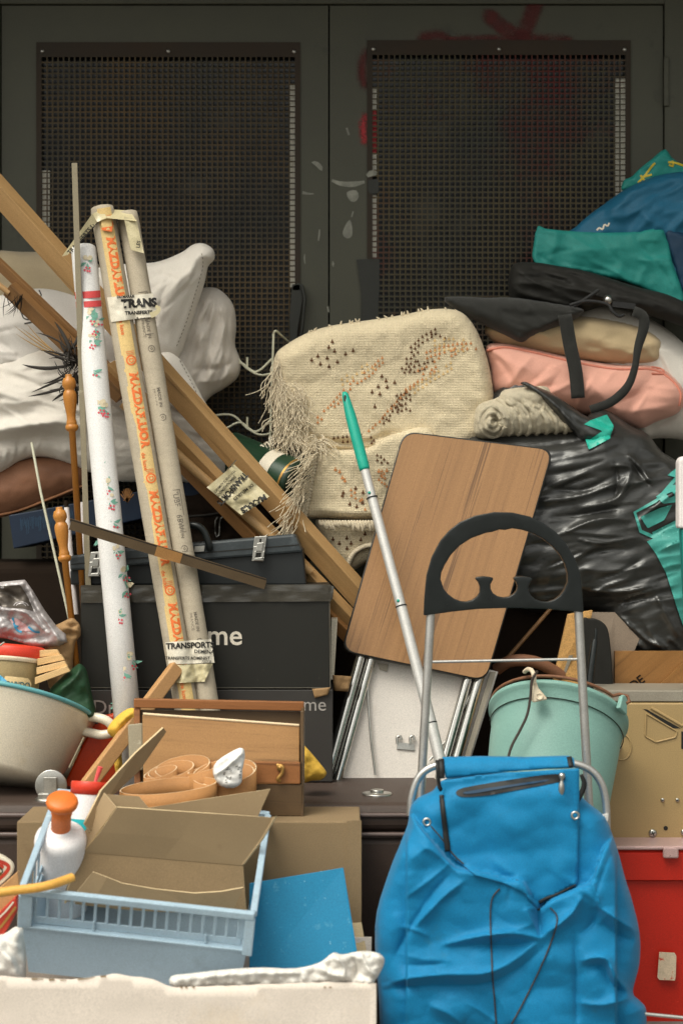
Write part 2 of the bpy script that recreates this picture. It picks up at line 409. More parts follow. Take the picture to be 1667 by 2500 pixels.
# ---------------------------------------------------------------- materials
def mat(name, col, rough=0.6, metal=0.0, var=0.12, vs=9, col2=None, bump=0.0, bs=120, bd=0.002, stretch=(1, 1, 1), rot=0,
        spec=0.4, dirt=None, fine=0.13, weave=None, wave=None, alpha=None, trans=0, sheen=0, coat=0, bstretch=None, sss=0, rvar=0.08):
    m = bpy.data.materials.new(name); m.use_nodes = True; t = m.node_tree; N = t.nodes; L = t.links
    b = N['Principled BSDF']
    b.inputs['Metallic'].default_value = metal
    b.inputs['Specular IOR Level'].default_value = spec
    if trans: b.inputs['Transmission Weight'].default_value = trans
    if sheen: b.inputs['Sheen Weight'].default_value = sheen
    if coat: b.inputs['Coat Weight'].default_value = coat
    if alpha is not None: b.inputs['Alpha'].default_value = alpha
    if sss:
        b.inputs['Subsurface Weight'].default_value = sss; b.inputs['Subsurface Radius'].default_value = (0.02, 0.02, 0.02); b.inputs['Subsurface Scale'].default_value = 0.3
    tc = N.new('ShaderNodeTexCoord'); mp = N.new('ShaderNodeMapping'); mp.vector_type = 'TEXTURE'
    mp.inputs['Scale'].default_value = stretch; mp.inputs['Rotation'].default_value = (0, math.radians(rot), 0)
    L.new(tc.outputs['Object'], mp.inputs[0])
    n1 = N.new('ShaderNodeTexNoise'); n1.inputs['Scale'].default_value = vs; n1.inputs['Detail'].default_value = 5; n1.inputs['Roughness'].default_value = 0.6
    L.new(mp.outputs[0], n1.inputs['Vector'])
    c = np.array(col[:3]); c2 = np.array(col2[:3]) if col2 else None
    r = N.new('ShaderNodeValToRGB'); r.color_ramp.elements[0].position = 0.3; r.color_ramp.elements[1].position = 0.7
    lo = tuple(c * (1 - var)) + (1,); hi = tuple(np.minimum(c * (1 + var), 0.95)) + (1,)
    if c2 is not None: lo, hi = tuple(c) + (1,), tuple(c2) + (1,)
    r.color_ramp.elements[0].color = lo; r.color_ramp.elements[1].color = hi
    L.new(n1.outputs['Fac'], r.inputs[0]); cs = r.outputs[0]
    if fine:
        n3 = N.new('ShaderNodeTexNoise'); n3.inputs['Scale'].default_value = 420; n3.inputs['Detail'].default_value = 2
        L.new(tc.outputs['Object'], n3.inputs['Vector'])
        mr = N.new('ShaderNodeMapRange'); mr.inputs['From Min'].default_value = 0.3; mr.inputs['From Max'].default_value = 0.7
        mr.inputs['To Min'].default_value = 1 - fine; mr.inputs['To Max'].default_value = 1 + fine
        L.new(n3.outputs['Fac'], mr.inputs['Value'])
        mx = N.new('ShaderNodeMix'); mx.data_type = 'RGBA'; mx.blend_type = 'MULTIPLY'; mx.inputs['Factor'].default_value = 1
        L.new(cs, mx.inputs['A']); L.new(mr.outputs[0], mx.inputs['B']); cs = mx.outputs['Result']
    for dd in (dirt or []):
        dc, ds, th, so = dd[:4]
        n2 = N.new('ShaderNodeTexNoise'); n2.inputs['Scale'].default_value = ds; n2.inputs['Detail'].default_value = 6; n2.inputs['Roughness'].default_value = 0.65
        L.new((mp if len(dd) > 4 else tc).outputs[0 if len(dd) > 4 else 'Object'], n2.inputs['Vector'])
        mr = N.new('ShaderNodeMapRange'); mr.inputs['From Min'].default_value = th; mr.inputs['From Max'].default_value = th + so
        L.new(n2.outputs['Fac'], mr.inputs['Value'])
        mx = N.new('ShaderNodeMix'); mx.data_type = 'RGBA'
        L.new(mr.outputs[0], mx.inputs['Factor']); L.new(cs, mx.inputs['A']); mx.inputs['B'].default_value = dc; cs = mx.outputs['Result']
    L.new(cs, b.inputs['Base Color'])
    rr = N.new('ShaderNodeMapRange'); rr.inputs['To Min'].default_value = max(rough - rvar, 0.03); rr.inputs['To Max'].default_value = min(rough + rvar, 1)
    L.new(n1.outputs['Fac'], rr.inputs['Value']); L.new(rr.outputs[0], b.inputs['Roughness'])
    hh = None
    if bump:
        nb = N.new('ShaderNodeTexNoise'); nb.inputs['Scale'].default_value = bs; nb.inputs['Detail'].default_value = 4
        if bstretch:
            m2 = N.new('ShaderNodeMapping'); m2.vector_type = 'TEXTURE'; m2.inputs['Scale'].default_value = bstretch; m2.inputs['Rotation'].default_value = (0, math.radians(rot), 0)
            L.new(tc.outputs['Object'], m2.inputs[0]); L.new(m2.outputs[0], nb.inputs['Vector'])
        else: L.new(tc.outputs['Object'], nb.inputs['Vector'])
        hh = nb.outputs['Fac']
    if weave:       # crossed threads
        ws = []
        for ax in 'XZ':
            wv = N.new('ShaderNodeTexWave'); wv.wave_type = 'BANDS'; wv.bands_direction = ax; wv.inputs['Scale'].default_value = weave
            wv.inputs['Distortion'].default_value = 1.2; wv.inputs['Detail'].default_value = 1
            L.new(tc.outputs['Object'], wv.inputs['Vector']); ws.append(wv)
        mm = N.new('ShaderNodeMath'); mm.operation = 'MULTIPLY'; L.new(ws[0].outputs['Fac'], mm.inputs[0]); L.new(ws[1].outputs['Fac'], mm.inputs[1])
        if hh is not None:
            m3 = N.new('ShaderNodeMath'); L.new(mm.outputs[0], m3.inputs[0]); L.new(hh, m3.inputs[1]); hh = m3.outputs[0]
        else: hh = mm.outputs[0]
    if wave:        # (scale, axis): parallel ridges
        wv = N.new('ShaderNodeTexWave'); wv.wave_type = 'BANDS'; wv.bands_direction = wave[1]; wv.inputs['Scale'].default_value = wave[0]
        wv.inputs['Distortion'].default_value = 0.8; wv.inputs['Detail'].default_value = 1
        L.new(mp.outputs[0], wv.inputs['Vector']); hh = wv.outputs['Fac']
    if hh is not None:
        bp = N.new('ShaderNodeBump'); bp.inputs['Strength'].default_value = bump or 0.4; bp.inputs['Distance'].default_value = bd
        L.new(hh, bp.inputs['Height']); L.new(bp.outputs[0], b.inputs['Normal'])
    return m
def wood(name, c1, c2, rot, rough=0.5, scale=1.0, lines=0.5):
    return mat(name, c1, rough, col2=c2, vs=26 * scale, stretch=(22.0, 16, 1.0), rot=rot, bump=0.15, bs=180, bd=0.001,
               dirt=[(tuple(np.array(c1[:3]) * 0.6) + (1,), 70 * scale, 0.56, 0.16, 1), (tuple(np.array(c1[:3]) * 0.8) + (1,), 9, 0.62, 0.25)])
# ---------------------------------------------------------------- the palette
BLACK = C(24, 24, 23)
M = {}
M['pavement'] = mat('pavement', C(112, 110, 105), 0.85, vs=3, bump=0.4, bs=60, fine=0.25)
M['stone'] = mat('stone', C(140, 132, 118), 0.85, vs=2, bump=0.3, bs=40)
M['door_paint'] = mat('door_paint', C(70, 70, 58), 0.55, var=0.10, vs=5, bump=0.10, bs=90, bd=0.001, dirt=[(C(80, 80, 70), 14, 0.66, 0.1), (C(40, 40, 35), 7, 0.60, 0.2)])
M['seam'] = mat('seam', C(12, 12, 11), 0.8)
M['rust_mesh'] = mat('rust_mesh', C(58, 56, 45), 0.8, var=0, vs=4, col2=C(88, 70, 45), dirt=[(C(40, 36, 30), 2.2, 0.5, 0.2)])
M['sprayed_mesh'] = mat('sprayed_mesh', C(60, 59, 47), 0.8, var=0, vs=4, col2=C(82, 71, 48), dirt=[(C(40, 36, 30), 2.2, 0.5, 0.2), (C(92, 20, 20), 2.2, 0.50, 0.2)])
M['rust_sheet'] = mat('rust_sheet', C(44, 37, 28), 0.75, vs=6, col2=C(54, 42, 31))
M['dirty_glass'] = mat('dirty_glass', C(13, 14, 14), 0.25, vs=5, dirt=[(C(88, 90, 84), 6, 0.57, 0.3), (C(70, 62, 50), 16, 0.66, 0.2)])
M['white_paint'] = mat('white_paint', C(225, 222, 210), 0.6, dirt=[(C(150, 140, 120), 18, 0.6, 0.15)])
M['red_spray'] = mat('red_spray', C(86, 22, 20), 0.6, var=0.2, vs=20)
film(M['red_spray'], cover=0.75); M['red_spray_b'] = mat('red_spray_b', C(150, 26, 34), 0.5, var=0.2, vs=20)
film(M['red_spray_b']); M['drip'] = mat('drip', C(128, 128, 118), 0.6, var=0.35, vs=30)
M['steel'] = mat('steel', C(190, 188, 182), 0.32, 1.0, vs=30)
M['chrome'] = mat('chrome', C(205, 203, 198), 0.14, 1.0, var=0.05, vs=20)
M['alu'] = mat('alu', C(196, 194, 190), 0.38, 0.85, var=0.06, vs=30)
M['black_tape'] = mat('black_tape', C(40, 41, 36), 0.55, vs=30)
M['black_plastic'] = mat('black_plastic', C(24, 28, 28), 0.30, var=0.12, vs=25, bump=0.06, bs=500, bd=0.0005)
M['black_rubber'] = mat('black_rubber', C(30, 30, 30), 0.7)
lin = dict(rough=0.9, sheen=0.15, weave=160, bump=0.25, bs=25, bd=0.002, fine=0.06)
M['linen'] = mat('linen', C(212, 205, 195), var=0.05, vs=6, dirt=[(C(190, 176, 158), 5, 0.60, 0.2)], **lin)
M['linen_b'] = mat('linen_b', C(200, 192, 182), var=0.06, vs=6, **lin)
M['sheet_w'] = mat('sheet_w', C(212, 206, 199), var=0.04, vs=5, **lin)
M['beige_cloth'] = mat('beige_cloth', C(168, 152, 124), var=0.06, vs=8, **lin)
M['tan_cloth'] = mat('tan_cloth', C(186, 164, 128), var=0.07, vs=8, **lin)
M['pink_cloth'] = mat('pink_cloth', C(214, 158, 140), var=0.05, vs=8, **lin)
M['pink_piping'] = mat('pink_piping', C(208, 132, 112), 0.9)
M['stitch'] = mat('stitch', C(120, 110, 96), 0.9)
M['brown_leather'] = mat('brown_leather', C(124, 84, 60), 0.7, vs=12, bump=0.2, bs=200, bd=0.001)
M['brown_leather_edge'] = mat('brown_leather_edge', C(168, 116, 80), 0.55)
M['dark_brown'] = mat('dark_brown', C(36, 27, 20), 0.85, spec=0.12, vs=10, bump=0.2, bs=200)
M['navy'] = mat('navy', C(14, 32, 54), 0.55, vs=14, var=0.15)
M['navy_print'] = mat('navy_print', C(46, 74, 98), 0.5)
M['gold_print'] = mat('gold_print', C(160, 110, 60), 0.5)
PA = 47
M['pine'] = wood('pine', C(156, 121, 78), C(180, 144, 97), PA)
M['pine_d'] = wood('pine_d', C(128, 90, 52), C(154, 110, 64), PA)
M['old_wood'] = wood('old_wood', C(106, 76, 46), C(140, 102, 62), PA)
M['honey'] = wood('honey', C(168, 108, 44), C(192, 130, 58), 88, 0.35)
M['grey_bar'] = mat('grey_bar', C(140, 130, 108), 0.6, vs=10, stretch=(1, 1, 12), dirt=[(C(190, 182, 160), 20, 0.62, 0.1)])
M['vinyl_paper'] = mat('vinyl_paper', C(226, 224, 222), 0.33, var=0.03, bump=0.22, bs=150, bd=0.0012, coat=0.15)
M['pr_green'] = mat('pr_green', C(112, 164, 146), 0.5, var=0.2, vs=60)
M['pr_red'] = mat('pr_red', C(206, 84, 96), 0.5, var=0.15, vs=60)
M['pr_beige'] = mat('pr_beige', C(214, 200, 170), 0.5, var=0.1, vs=60)
M['pr_stripe'] = mat('pr_stripe', C(204, 70, 70), 0.5)
M['corrugated'] = mat('corrugated', C(176, 164, 144), 0.85, var=0.10, vs=12, bump=0.5, bs=120, bd=0.0022, bstretch=(10, 10, 1))
M['corr_yellow'] = mat('corr_yellow', C(212, 182, 122), 0.7, var=0.06, vs=14, bump=0.35, bs=120, bd=0.0018, bstretch=(10, 10, 1))
M['orange_ink'] = mat('orange_ink', C(222, 112, 54), 0.7, var=0.1, vs=90)
M['grey_ink'] = mat('grey_ink', C(112, 104, 92), 0.8, var=0.25, vs=90)
M['black_ink'] = mat('black_ink', C(40, 38, 35), 0.6)
M['tape'] = mat('tape', C(216, 208, 190), 0.35, var=0.04, vs=25, bump=0.25, bs=70, bd=0.002, spec=0.5)
M['tape_y'] = mat('tape_y', C(196, 184, 146), 0.3, var=0.06, vs=25, bump=0.4, bs=60, bd=0.002, spec=0.6)
M['feather'] = mat('feather', C(40, 34, 28), 0.7, vs=40)
M['straw'] = mat('straw', C(170, 136, 84), 0.8)
M['strip'] = mat('strip', C(86, 68, 44), 0.4, vs=20, spec=0.6)
M['strip_d'] = mat('strip_d', C(30, 25, 20), 0.6)
M['kraft_tape'] = mat('kraft_tape', C(160, 116, 66), 0.5)
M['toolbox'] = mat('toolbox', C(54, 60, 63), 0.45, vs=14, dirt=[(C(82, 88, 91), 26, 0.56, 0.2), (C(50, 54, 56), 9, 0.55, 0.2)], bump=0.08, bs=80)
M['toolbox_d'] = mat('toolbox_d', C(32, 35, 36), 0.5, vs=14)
M['box_black'] = mat('box_black', C(29, 28, 23), 0.5, var=0.08, vs=7, dirt=[(C(60, 56, 48), 30, 0.66, 0.1)])
M['box_grey'] = mat('box_grey', C(54, 51, 48), 0.55, var=0.06, vs=7)
M['box_edge'] = mat('box_edge', C(96, 92, 82), 0.6)
M['box_print'] = mat('box_print', C(216, 206, 190), 0.5)
M['box_print_g'] = mat('box_print_g', C(160, 154, 148), 0.5)
M['clear_tape'] = mat('clear_tape', C(60, 56, 48), 0.18, var=0.2, vs=30, bump=0.6, bs=40, bd=0.003, bstretch=(6, 1, 1), spec=0.7)
M['tin_green'] = mat('tin_green', C(28, 56, 38), 0.35, var=0.1, vs=8)
M['tin_white'] = mat('tin_white', C(214, 204, 184), 0.5)
M['tin_gold'] = mat('tin_gold', C(170, 130, 70), 0.4, 0.6)
M['tin_dark'] = mat('tin_dark', C(22, 42, 28), 0.35)
M['wire_white'] = mat('wire_white', C(196, 194, 172), 0.45, vs=30)
M['rug'] = mat('rug', C(214, 198, 166), 0.95, var=0.06, vs=7, weave=72, bump=0.6, bs=240, bd=0.004, fine=0.13, sheen=0.1)
M['rug_d'] = mat('rug_d', C(92, 62, 40), 0.95); M['rug_o'] = mat('rug_o', C(186, 126, 78), 0.95); M['rug_t'] = mat('rug_t', C(204, 172, 120), 0.95)
M['fringe'] = mat('fringe', C(206, 192, 166), 0.95, var=0.1, vs=60)
M['mint_plastic'] = mat('mint_plastic', C(24, 160, 138), 0.4, var=0.06, vs=40, dirt=[(C(120, 200, 180), 60, 0.66, 0.1)])
M['silver_paint'] = mat('silver_paint', C(200, 198, 194), 0.4, 0.35, var=0.05, vs=60, dirt=[(C(150, 148, 144), 90, 0.64, 0.1)])
TA = 108
M['laminate'] = mat('laminate', C(145, 107, 70), 0.42, col2=C(162, 121, 80), vs=60, stretch=(90, 60, 1), rot=TA, bump=0.05, bs=200, bd=0.0006,
                    dirt=[(C(112, 82, 56), 75, 0.61, 0.04, 1), (C(122, 89, 60), 170, 0.57, 0.08, 1)], spec=0.45)
M['table_edge'] = mat('table_edge', C(34, 32, 28), 0.35)
M['hardboard_w'] = mat('hardboard_w', C(222, 214, 206), 0.6, var=0.03, dirt=[(C(190, 180, 168), 12, 0.62, 0.2)])
M['polythene'] = mat('polythene', C(45, 45, 43), 0.33, var=0.12, vs=6, bump=0.3, bs=60, bd=0.006, spec=0.65, bstretch=(2.5, 1, 1), rot=-14)
M['polythene_t'] = mat('polythene_t', C(62, 150, 140), 0.45, var=0.08, vs=20, bump=0.25, bs=24, bd=0.006, spec=0.55, bstretch=(2.5, 1, 1), rot=-20)
M['polythene_g'] = mat('polythene_g', C(112, 110, 104), 0.3, var=0.2, vs=20, spec=0.6)
M['teal_tape'] = mat('teal_tape', C(36, 160, 140), 0.35, bump=0.3, bs=60)
M['knit'] = mat('knit', C(214, 202, 176), 0.95, var=0.08, vs=30, weave=100, bump=0.9, bs=160, bd=0.004)
M['bag_black'] = mat('bag_black', C(40, 40, 37), 0.75, var=0.25, vs=14, weave=150, bump=0.4, bs=60, bd=0.002, sheen=0.15, spec=0.2, dirt=[(C(58, 58, 54), 30, 0.62, 0.2)])
M['bag_black_d'] = mat('bag_black_d', C(32, 31, 28), 0.7, var=0.2, vs=14, spec=0.25, bump=0.3, bs=60)
M['cool_blue'] = mat('cool_blue', C(22, 92, 122), 0.6, var=0.1, vs=6, weave=260, bump=0.15, bs=30)
M['cool_teal'] = mat('cool_teal', C(28, 128, 120), 0.6, var=0.08, vs=6, weave=260, bump=0.15, bs=30)
M['cool_yellow'] = mat('cool_yellow', C(196, 174, 50), 0.5)
M['cool_navy'] = mat('cool_navy', C(18, 52, 78), 0.55)
M['trolley_blue'] = mat('trolley_blue', C(3, 116, 164), 0.62, var=0.06, vs=7, dirt=[(C(36, 104, 132), 10, 0.62, 0.2)], weave=230, bump=0.22, bs=60, bd=0.0012, spec=0.25, sheen=0.1)
M['piping_black'] = mat('piping_black', C(26, 27, 27), 0.6)
M['bucket_mint'] = mat('bucket_mint', C(126, 166, 156), 0.5, var=0.06, vs=6, dirt=[(C(146, 186, 174), 40, 0.62, 0.2)], bump=0.04, bs=20)
M['rust_wire'] = mat('rust_wire', C(124, 84, 60), 0.7, var=0.25, vs=60)
M['plug'] = mat('plug', C(222, 206, 180), 0.5)
M['cord_brown'] = mat('cord_brown', C(62, 52, 46), 0.6)
M['osb'] = wood('osb', C(128, 88, 44), C(154, 110, 62), -40)
M['cork'] = mat('cork', C(190, 146, 88), 0.85, var=0.2, vs=120, fine=0.25, bump=0.3, bs=200)
M['tan_metal'] = mat('tan_metal', C(164, 138, 94), 0.45, var=0.04, vs=8, spec=0.5)
M['grey_strip'] = mat('grey_strip', C(150, 142, 128), 0.5, 0.3)
M['slot_dark'] = mat('slot_dark', C(26, 24, 20), 0.6)
M['red_plastic'] = mat('red_plastic', C(190, 38, 22), 0.42, var=0.06, vs=6, dirt=[(C(150, 30, 24), 24, 0.66, 0.16), (C(228, 84, 64), 70, 0.66, 0.06)], spec=0.4)
M['pink_lid'] = mat('pink_lid', C(206, 172, 168), 0.3, var=0.05, trans=0.25)
M['old_sticker'] = mat('old_sticker', C(206, 186, 160), 0.7, vs=60, dirt=[(C(190, 60, 40), 30, 0.56, 0.06)])
M['trunk'] = mat('trunk', C(64, 51, 44), 0.55, var=0.10, vs=10, bump=0.2, bs=320, bd=0.0008, dirt=[(C(96, 80, 70), 20, 0.64, 0.2)])
M['trunk_trim'] = mat('trunk_trim', C(92, 78, 74), 0.35)
M['enamel'] = mat('enamel', C(222, 212, 192), 0.3, var=0.03, vs=6, dirt=[(C(196, 176, 130), 5, 0.62, 0.25)], coat=0.3)
M['enamel_teal'] = mat('enamel_teal', C(96, 160, 166), 0.35)
M['tub_tan'] = mat('tub_tan', C(168, 148, 108), 0.5, vs=14)
M['tub_label'] = mat('tub_label', C(60, 96, 98), 0.5); M['tub_cream'] = mat('tub_cream', C(214, 188, 140), 0.5)
M['lid_red'] = mat('lid_red', C(214, 62, 40), 0.4)
M['foil'] = mat('foil', C(176, 170, 170), 0.36, 0.2, var=0.25, vs=14, bump=0.25, bs=40, bd=0.004)
M['foil_shade'] = mat('foil_shade', C(92, 84, 76), 0.35, 0.3, var=0.3, vs=12, bump=0.4, bs=40)
M['foil_blue'] = mat('foil_blue', C(60, 150, 190), 0.4); M['foil_pink'] = mat('foil_pink', C(214, 182, 184), 0.4)
M['kraft'] = mat('kraft', C(150, 118, 80), 0.8, var=0.08, vs=14, bump=0.1, bs=120)
M['ply'] = wood('ply', C(208, 170, 116), C(224, 190, 140), -18)
M['green_cloth'] = mat('green_cloth', C(24, 62, 36), 0.6, var=0.2, vs=12, weave=200, bump=0.2, bs=40)
M['orange_red'] = mat('orange_red', C(208, 64, 12), 0.35, var=0.08, vs=8, dirt=[(C(226, 170, 140), 26, 0.70, 0.05)])
M['yellow_cloth'] = mat('yellow_cloth', C(226, 180, 70), 0.8, var=0.1, vs=20, weave=200, bump=0.3, bs=60)
M['beech'] = wood('beech', C(172, 128, 82), C(194, 150, 102), -52)
M['orange_wood'] = wood('orange_wood', C(128, 80, 42), C(156, 102, 58), 3)
M['board_wood'] = wood('board_wood', C(146, 106, 62), C(166, 124, 76), 3)
M['dark_shade_wood'] = wood('dark_shade_wood', C(84, 64, 42), C(98, 76, 50), 3)
M['pale_edge'] = mat('pale_edge', C(224, 200, 164), 0.6)
M['card'] = mat('card', C(150, 128, 97), 0.88, var=0.07, vs=7, dirt=[(C(122, 100, 72), 6, 0.60, 0.2), (C(172, 150, 118), 30, 0.66, 0.1)], bump=0.12, bs=60, bd=0.001, fine=0.05)
M['card_b'] = mat('card_b', C(132, 111, 82), 0.88, var=0.07, vs=7, dirt=[(C(108, 88, 62), 6, 0.60, 0.2)], bump=0.12, bs=60, bd=0.001)
M['card_edge'] = mat('card_edge', C(200, 178, 140), 0.9)
M['veneer'] = mat('veneer', C(170, 120, 70), 0.7, var=0.12, vs=10)
M['receipt'] = mat('receipt', C(232, 230, 226), 0.7, bump=0.3, bs=50)
M['bottle_w'] = mat('bottle_w', C(232, 228, 228), 0.35, var=0.02, sss=0.2)
M['orange_cap'] = mat('orange_cap', C(222, 116, 48), 0.45)
M['teal_label'] = mat('teal_label', C(30, 172, 180), 0.5)
M['pink_straw'] = mat('pink_straw', C(236, 92, 92), 0.4)
M['basket_blue'] = mat('basket_blue', C(160, 182, 197), 0.45, var=0.05, vs=8, dirt=[(C(132, 148, 156), 7, 0.60, 0.25), (C(190, 205, 214), 40, 0.64, 0.1)], spec=0.4)
M['ochre_stick'] = mat('ochre_stick', C(220, 166, 78), 0.5, vs=20)
M['blue_board'] = mat('blue_board', C(18, 120, 160), 0.6, var=0.04, vs=9, dirt=[(C(84, 152, 182), 22, 0.60, 0.1), (C(120, 176, 200), 90, 0.66, 0.05)])
M['white_card'] = mat('white_card', C(216, 204, 192), 0.75, var=0.05, vs=4, bump=0.3, bs=30, bd=0.003, bstretch=(1, 1, 14), dirt=[(C(208, 188, 160), 4, 0.56, 0.25)])
M['white_poly'] = mat('white_poly', C(216, 212, 205), 0.7, var=0.06, bump=0.5, bs=90, bd=0.004)
M['white_foam'] = mat('white_foam', C(226, 218, 216), 0.6)
M['red_print'] = mat('red_print', C(176, 52, 34), 0.6, var=0.2, vs=20)

# ---------------------------------------------------------------- setting: pavement, building, metal door
DD = 5.40
m = MB(); box(m, -200, 200, -200, 200, -0.4, 0.0); build(m, 'pavement', M['pavement'], kind='structure')
b = thing('building', 'stone building around the dark metal double door', 'building', (0, DD + 0.2, 0))
m = MB(); box(m, -8, PX(-26, DD), DD - 0.05, DD + 0.5, 0, 3.4); box(m, PX(1667, DD) + 0.22, 8, DD - 0.05, DD + 0.5, 0, 3.4)
box(m, -8, 8, DD - 0.05, DD + 0.5, 3.4, 9); box(m, PX(-26, DD), PX(1667, DD) + 0.22, DD - 0.045, DD + 0.5, 2.98, 3.4)
build(m, 'wall', M['stone'], b)
m = MB(); box(m, -8, 8, DD - 0.95, DD - 0.052, 3.06, 3.24); build(m, 'shade_slab', M['stone'], b, bevel=0.01)  # unseen overhang added to darken the top of the door
m = MB(); box(m, PX(-26, DD), PX(1667, DD) + 0.22, DD + 0.46, DD + 0.5, 0, 2.98); build(m, 'back_wall', M['seam'], b)

door = thing('metal_double_door', 'grey green metal double door with two rusty mesh windows behind the pile', 'door', (0, DD, 0))
def pz(y): return PZ(y, DD)
def px(x): return PX(x, DD)
m = MB()
box(m, px(-26), px(2), DD - 0.01, DD + 0.05, 0, 2.98); box(m, px(1620), px(1667) + 0.22, DD - 0.01, DD + 0.05, 0, 2.98)
box(m, px(2), px(1620), DD - 0.01, DD + 0.05, pz(11), 2.98)
build(m, 'door_frame', M['door_paint'], door, bevel=0.002)
def leaf(x0, x1, mx0, mx1, my0, mesh='rust_mesh'):
    zb = 0.62
    m = MB()
    ox0, ox1, ozt = mx0 + 12, mx1 - 12, my0 + 14
    box(m, px(x0), px(ox0), DD, DD + 0.04, 0.01, pz(14)); box(m, px(ox1), px(x1), DD, DD + 0.04, 0.01, pz(14))
    box(m, px(ox0), px(ox1), DD, DD + 0.04, pz(ozt), pz(14)); box(m, px(ox0), px(ox1), DD, DD + 0.04, 0.01, zb)
    lf = build(m, 'door_leaf', M['door_paint'], door)
    # perforated sheet screwed to the face: real holes
    m = MB(); T = 0.003; y1 = DD - 0.002; y0 = y1 - T
    x_a, x_b, z_a, z_b = px(mx0), px(mx1), zb - 0.05, pz(my0)
    gx0, gx1, gz1 = px(mx0 + 13), px(mx1 - 13), pz(my0 + 36)
    box(m, x_a, gx0, y0, y1, z_a, z_b, 1); box(m, gx1, x_b, y0, y1, z_a, z_b, 1); box(m, gx0, gx1, y0, y1, gz1, z_b, 1); box(m, gx0, gx1, y0, y1, z_a, z_a + 0.06, 1)
    n = 46; p = (gx1 - gx0) / n; bw = p * 0.125
    for i in range(1, n): x = gx0 + i * p; box(m, x - bw, x + bw, y0, y1, z_a + 0.06, gz1)
    k = int((gz1 - z_a - 0.06) / p)
    for i in range(1, k + 1): z = gz1 - i * p; box(m, gx0, gx1, y0 + 0.0004, y1 - 0.0004, z - bw, z + bw)
    ms = build(m, 'mesh_panel', [M[mesh], M['rust_sheet']], lf)
    m = MB(); box(m, px(ox0), px(ox1), DD + 0.021, DD + 0.027, zb, pz(ozt)); build(m, 'glass_pane', M['dirty_glass'], lf)
    m = MB()
    for xx, yy in ((mx0 + 15, my0 + 22), ((mx0 + mx1) / 2, my0 + 22), (mx1 - 15, my0 + 23)):
        lathe(m, (px(xx), DD - 0.005, pz(yy)), (px(xx), DD - 0.010, pz(yy)), [(0, 0.006), (0.5, 0.0058), (0.9, 0.003), (1, 0)], 12)
    build(m, 'screw', M['steel'], lf)
    return lf
L1 = leaf(5, 801, 90, 733, 104); L2 = leaf(805, 1617, 896, 1538, 99, 'sprayed_mesh')
m = MB()
box(m, px(706), px(721), DD + 0.008, DD + 0.018, pz(700), pz(205)); box(m, px(103), px(121), DD + 0.008, DD + 0.018, pz(560), pz(415))
build(m, 'bead_strip', M['white_paint'], L1)
m = MB()
box(m, px(908), px(919), DD + 0.008, DD + 0.018, pz(418), pz(372)); box(m, px(908), px(919), DD + 0.008, DD + 0.018, pz(267), pz(212))
box(m, px(908), px(919), DD + 0.008, DD + 0.018, pz(640), pz(474)); box(m, px(1503), px(1526), DD + 0.008, DD + 0.018, pz(620), pz(190))
box(m, px(908), px(919), DD + 0.007, DD + 0.018, pz(372), pz(267), 1)
build(m, 'bead_strip', [M['white_paint'], mat('red_strip', C(170, 30, 36), 0.5, dirt=[(C(226, 120, 130), 14, 0.6, 0.1)])], L2)
df = flat(DD)
m = MB()
def blobdec(pts, mi=0, eps=0.0008): decal(m, pts, df, eps, mi, 8, 5)
spray('spray_paint', [([(1195, 40), (1215, 58), (1245, 78), (1274, 90)], 34, 0.35), ([(1312, -6), (1296, 40), (1284, 66), (1272, 98)], 36, 0.35), ([(1030, 92), (1065, 86), (1094, 97)], 20, 0.8), ([(1270, 92), (1330, 94), (1390, 98)], 16, 0.9), ([(1100, 98), (1180, 92), (1260, 96)], 12, 0.9)], df, 0.0009, M['red_spray'], L2)
spray('spray_paint', [([(892, 130), (884, 155), (884, 180), (890, 205)], 18, 0.9)], df, 0.0009, M['red_spray'], L2)
spray('spray_paint', [([(892, 285), (886, 310), (890, 345)], 14, 0.7)], df, 0.0009, M['red_spray_b'], L2)
m = MB()
ribbon(m, [(810, 440), (830, 448), (860, 450), (890, 444)], [6, 12, 14, 6], df, 0.0009, 0)
blobdec([(846, 470), (868, 464), (876, 478), (868, 492), (854, 490)]); blobdec([(854, 536), (860, 560), (858, 578), (846, 582), (836, 572), (842, 552)])
blobdec([(812, 636), (816, 640), (814, 652), (810, 650)]); ribbon(m, [(846, 312), (852, 330)], 5, df, 0.0009, 0)
ribbon(m, [(862, 516), (858, 530)], 3, df, 0.0009, 0)
ribbon(m, [(896, 430), (908, 422), (920, 424)], [8, 18, 8], flat(DD - 0.005), 0.0006, 0)
build(m, 'paint_spatter', M['drip'], L2)
m = MB()
blobdec([(760, 396), (774, 394), (788, 408), (784, 418), (772, 406)]); ribbon(m, [(780, 560), (779, 574), (777, 588)], [2, 5, 2], df, 0.0009, 0)
ribbon(m, [(744, 620), (743, 632), (745, 644)], [2, 4, 2], df, 0.0009, 0); ribbon(m, [(738, 470), (752, 473), (766, 473)], [8, 5, 2], df, 0.0009, 0)
ribbon(m, [(800, 748), (802, 762)], 4, df, 0.0009, 0)
build(m, 'paint_spatter', M['drip'], L1)
m = MB()
decal(m, [(870, 634), (926, 630), (926, 700), (920, 800), (880, 800), (882, 720)], flat(DD - 0.0055), 0.001, 0, 12); decal(m, [(898, 440), (924, 436), (924, 474), (898, 472)], flat(DD - 0.0055), 0.001, 0, 12)
build(m, 'tape_patch', M['black_tape'], L2)
m = MB()
prism2(m, [P(x, y, DD - 0.03) for x, y in [(712, 700), (728, 690), (740, 694), (742, 720), (728, 800), (724, 850), (708, 850), (706, 780)]], (0, 0.025, 0))
for yy in (705, 840): box(m, px(714), px(734), DD - 0.03, DD, pz(yy + 8), pz(yy - 8))
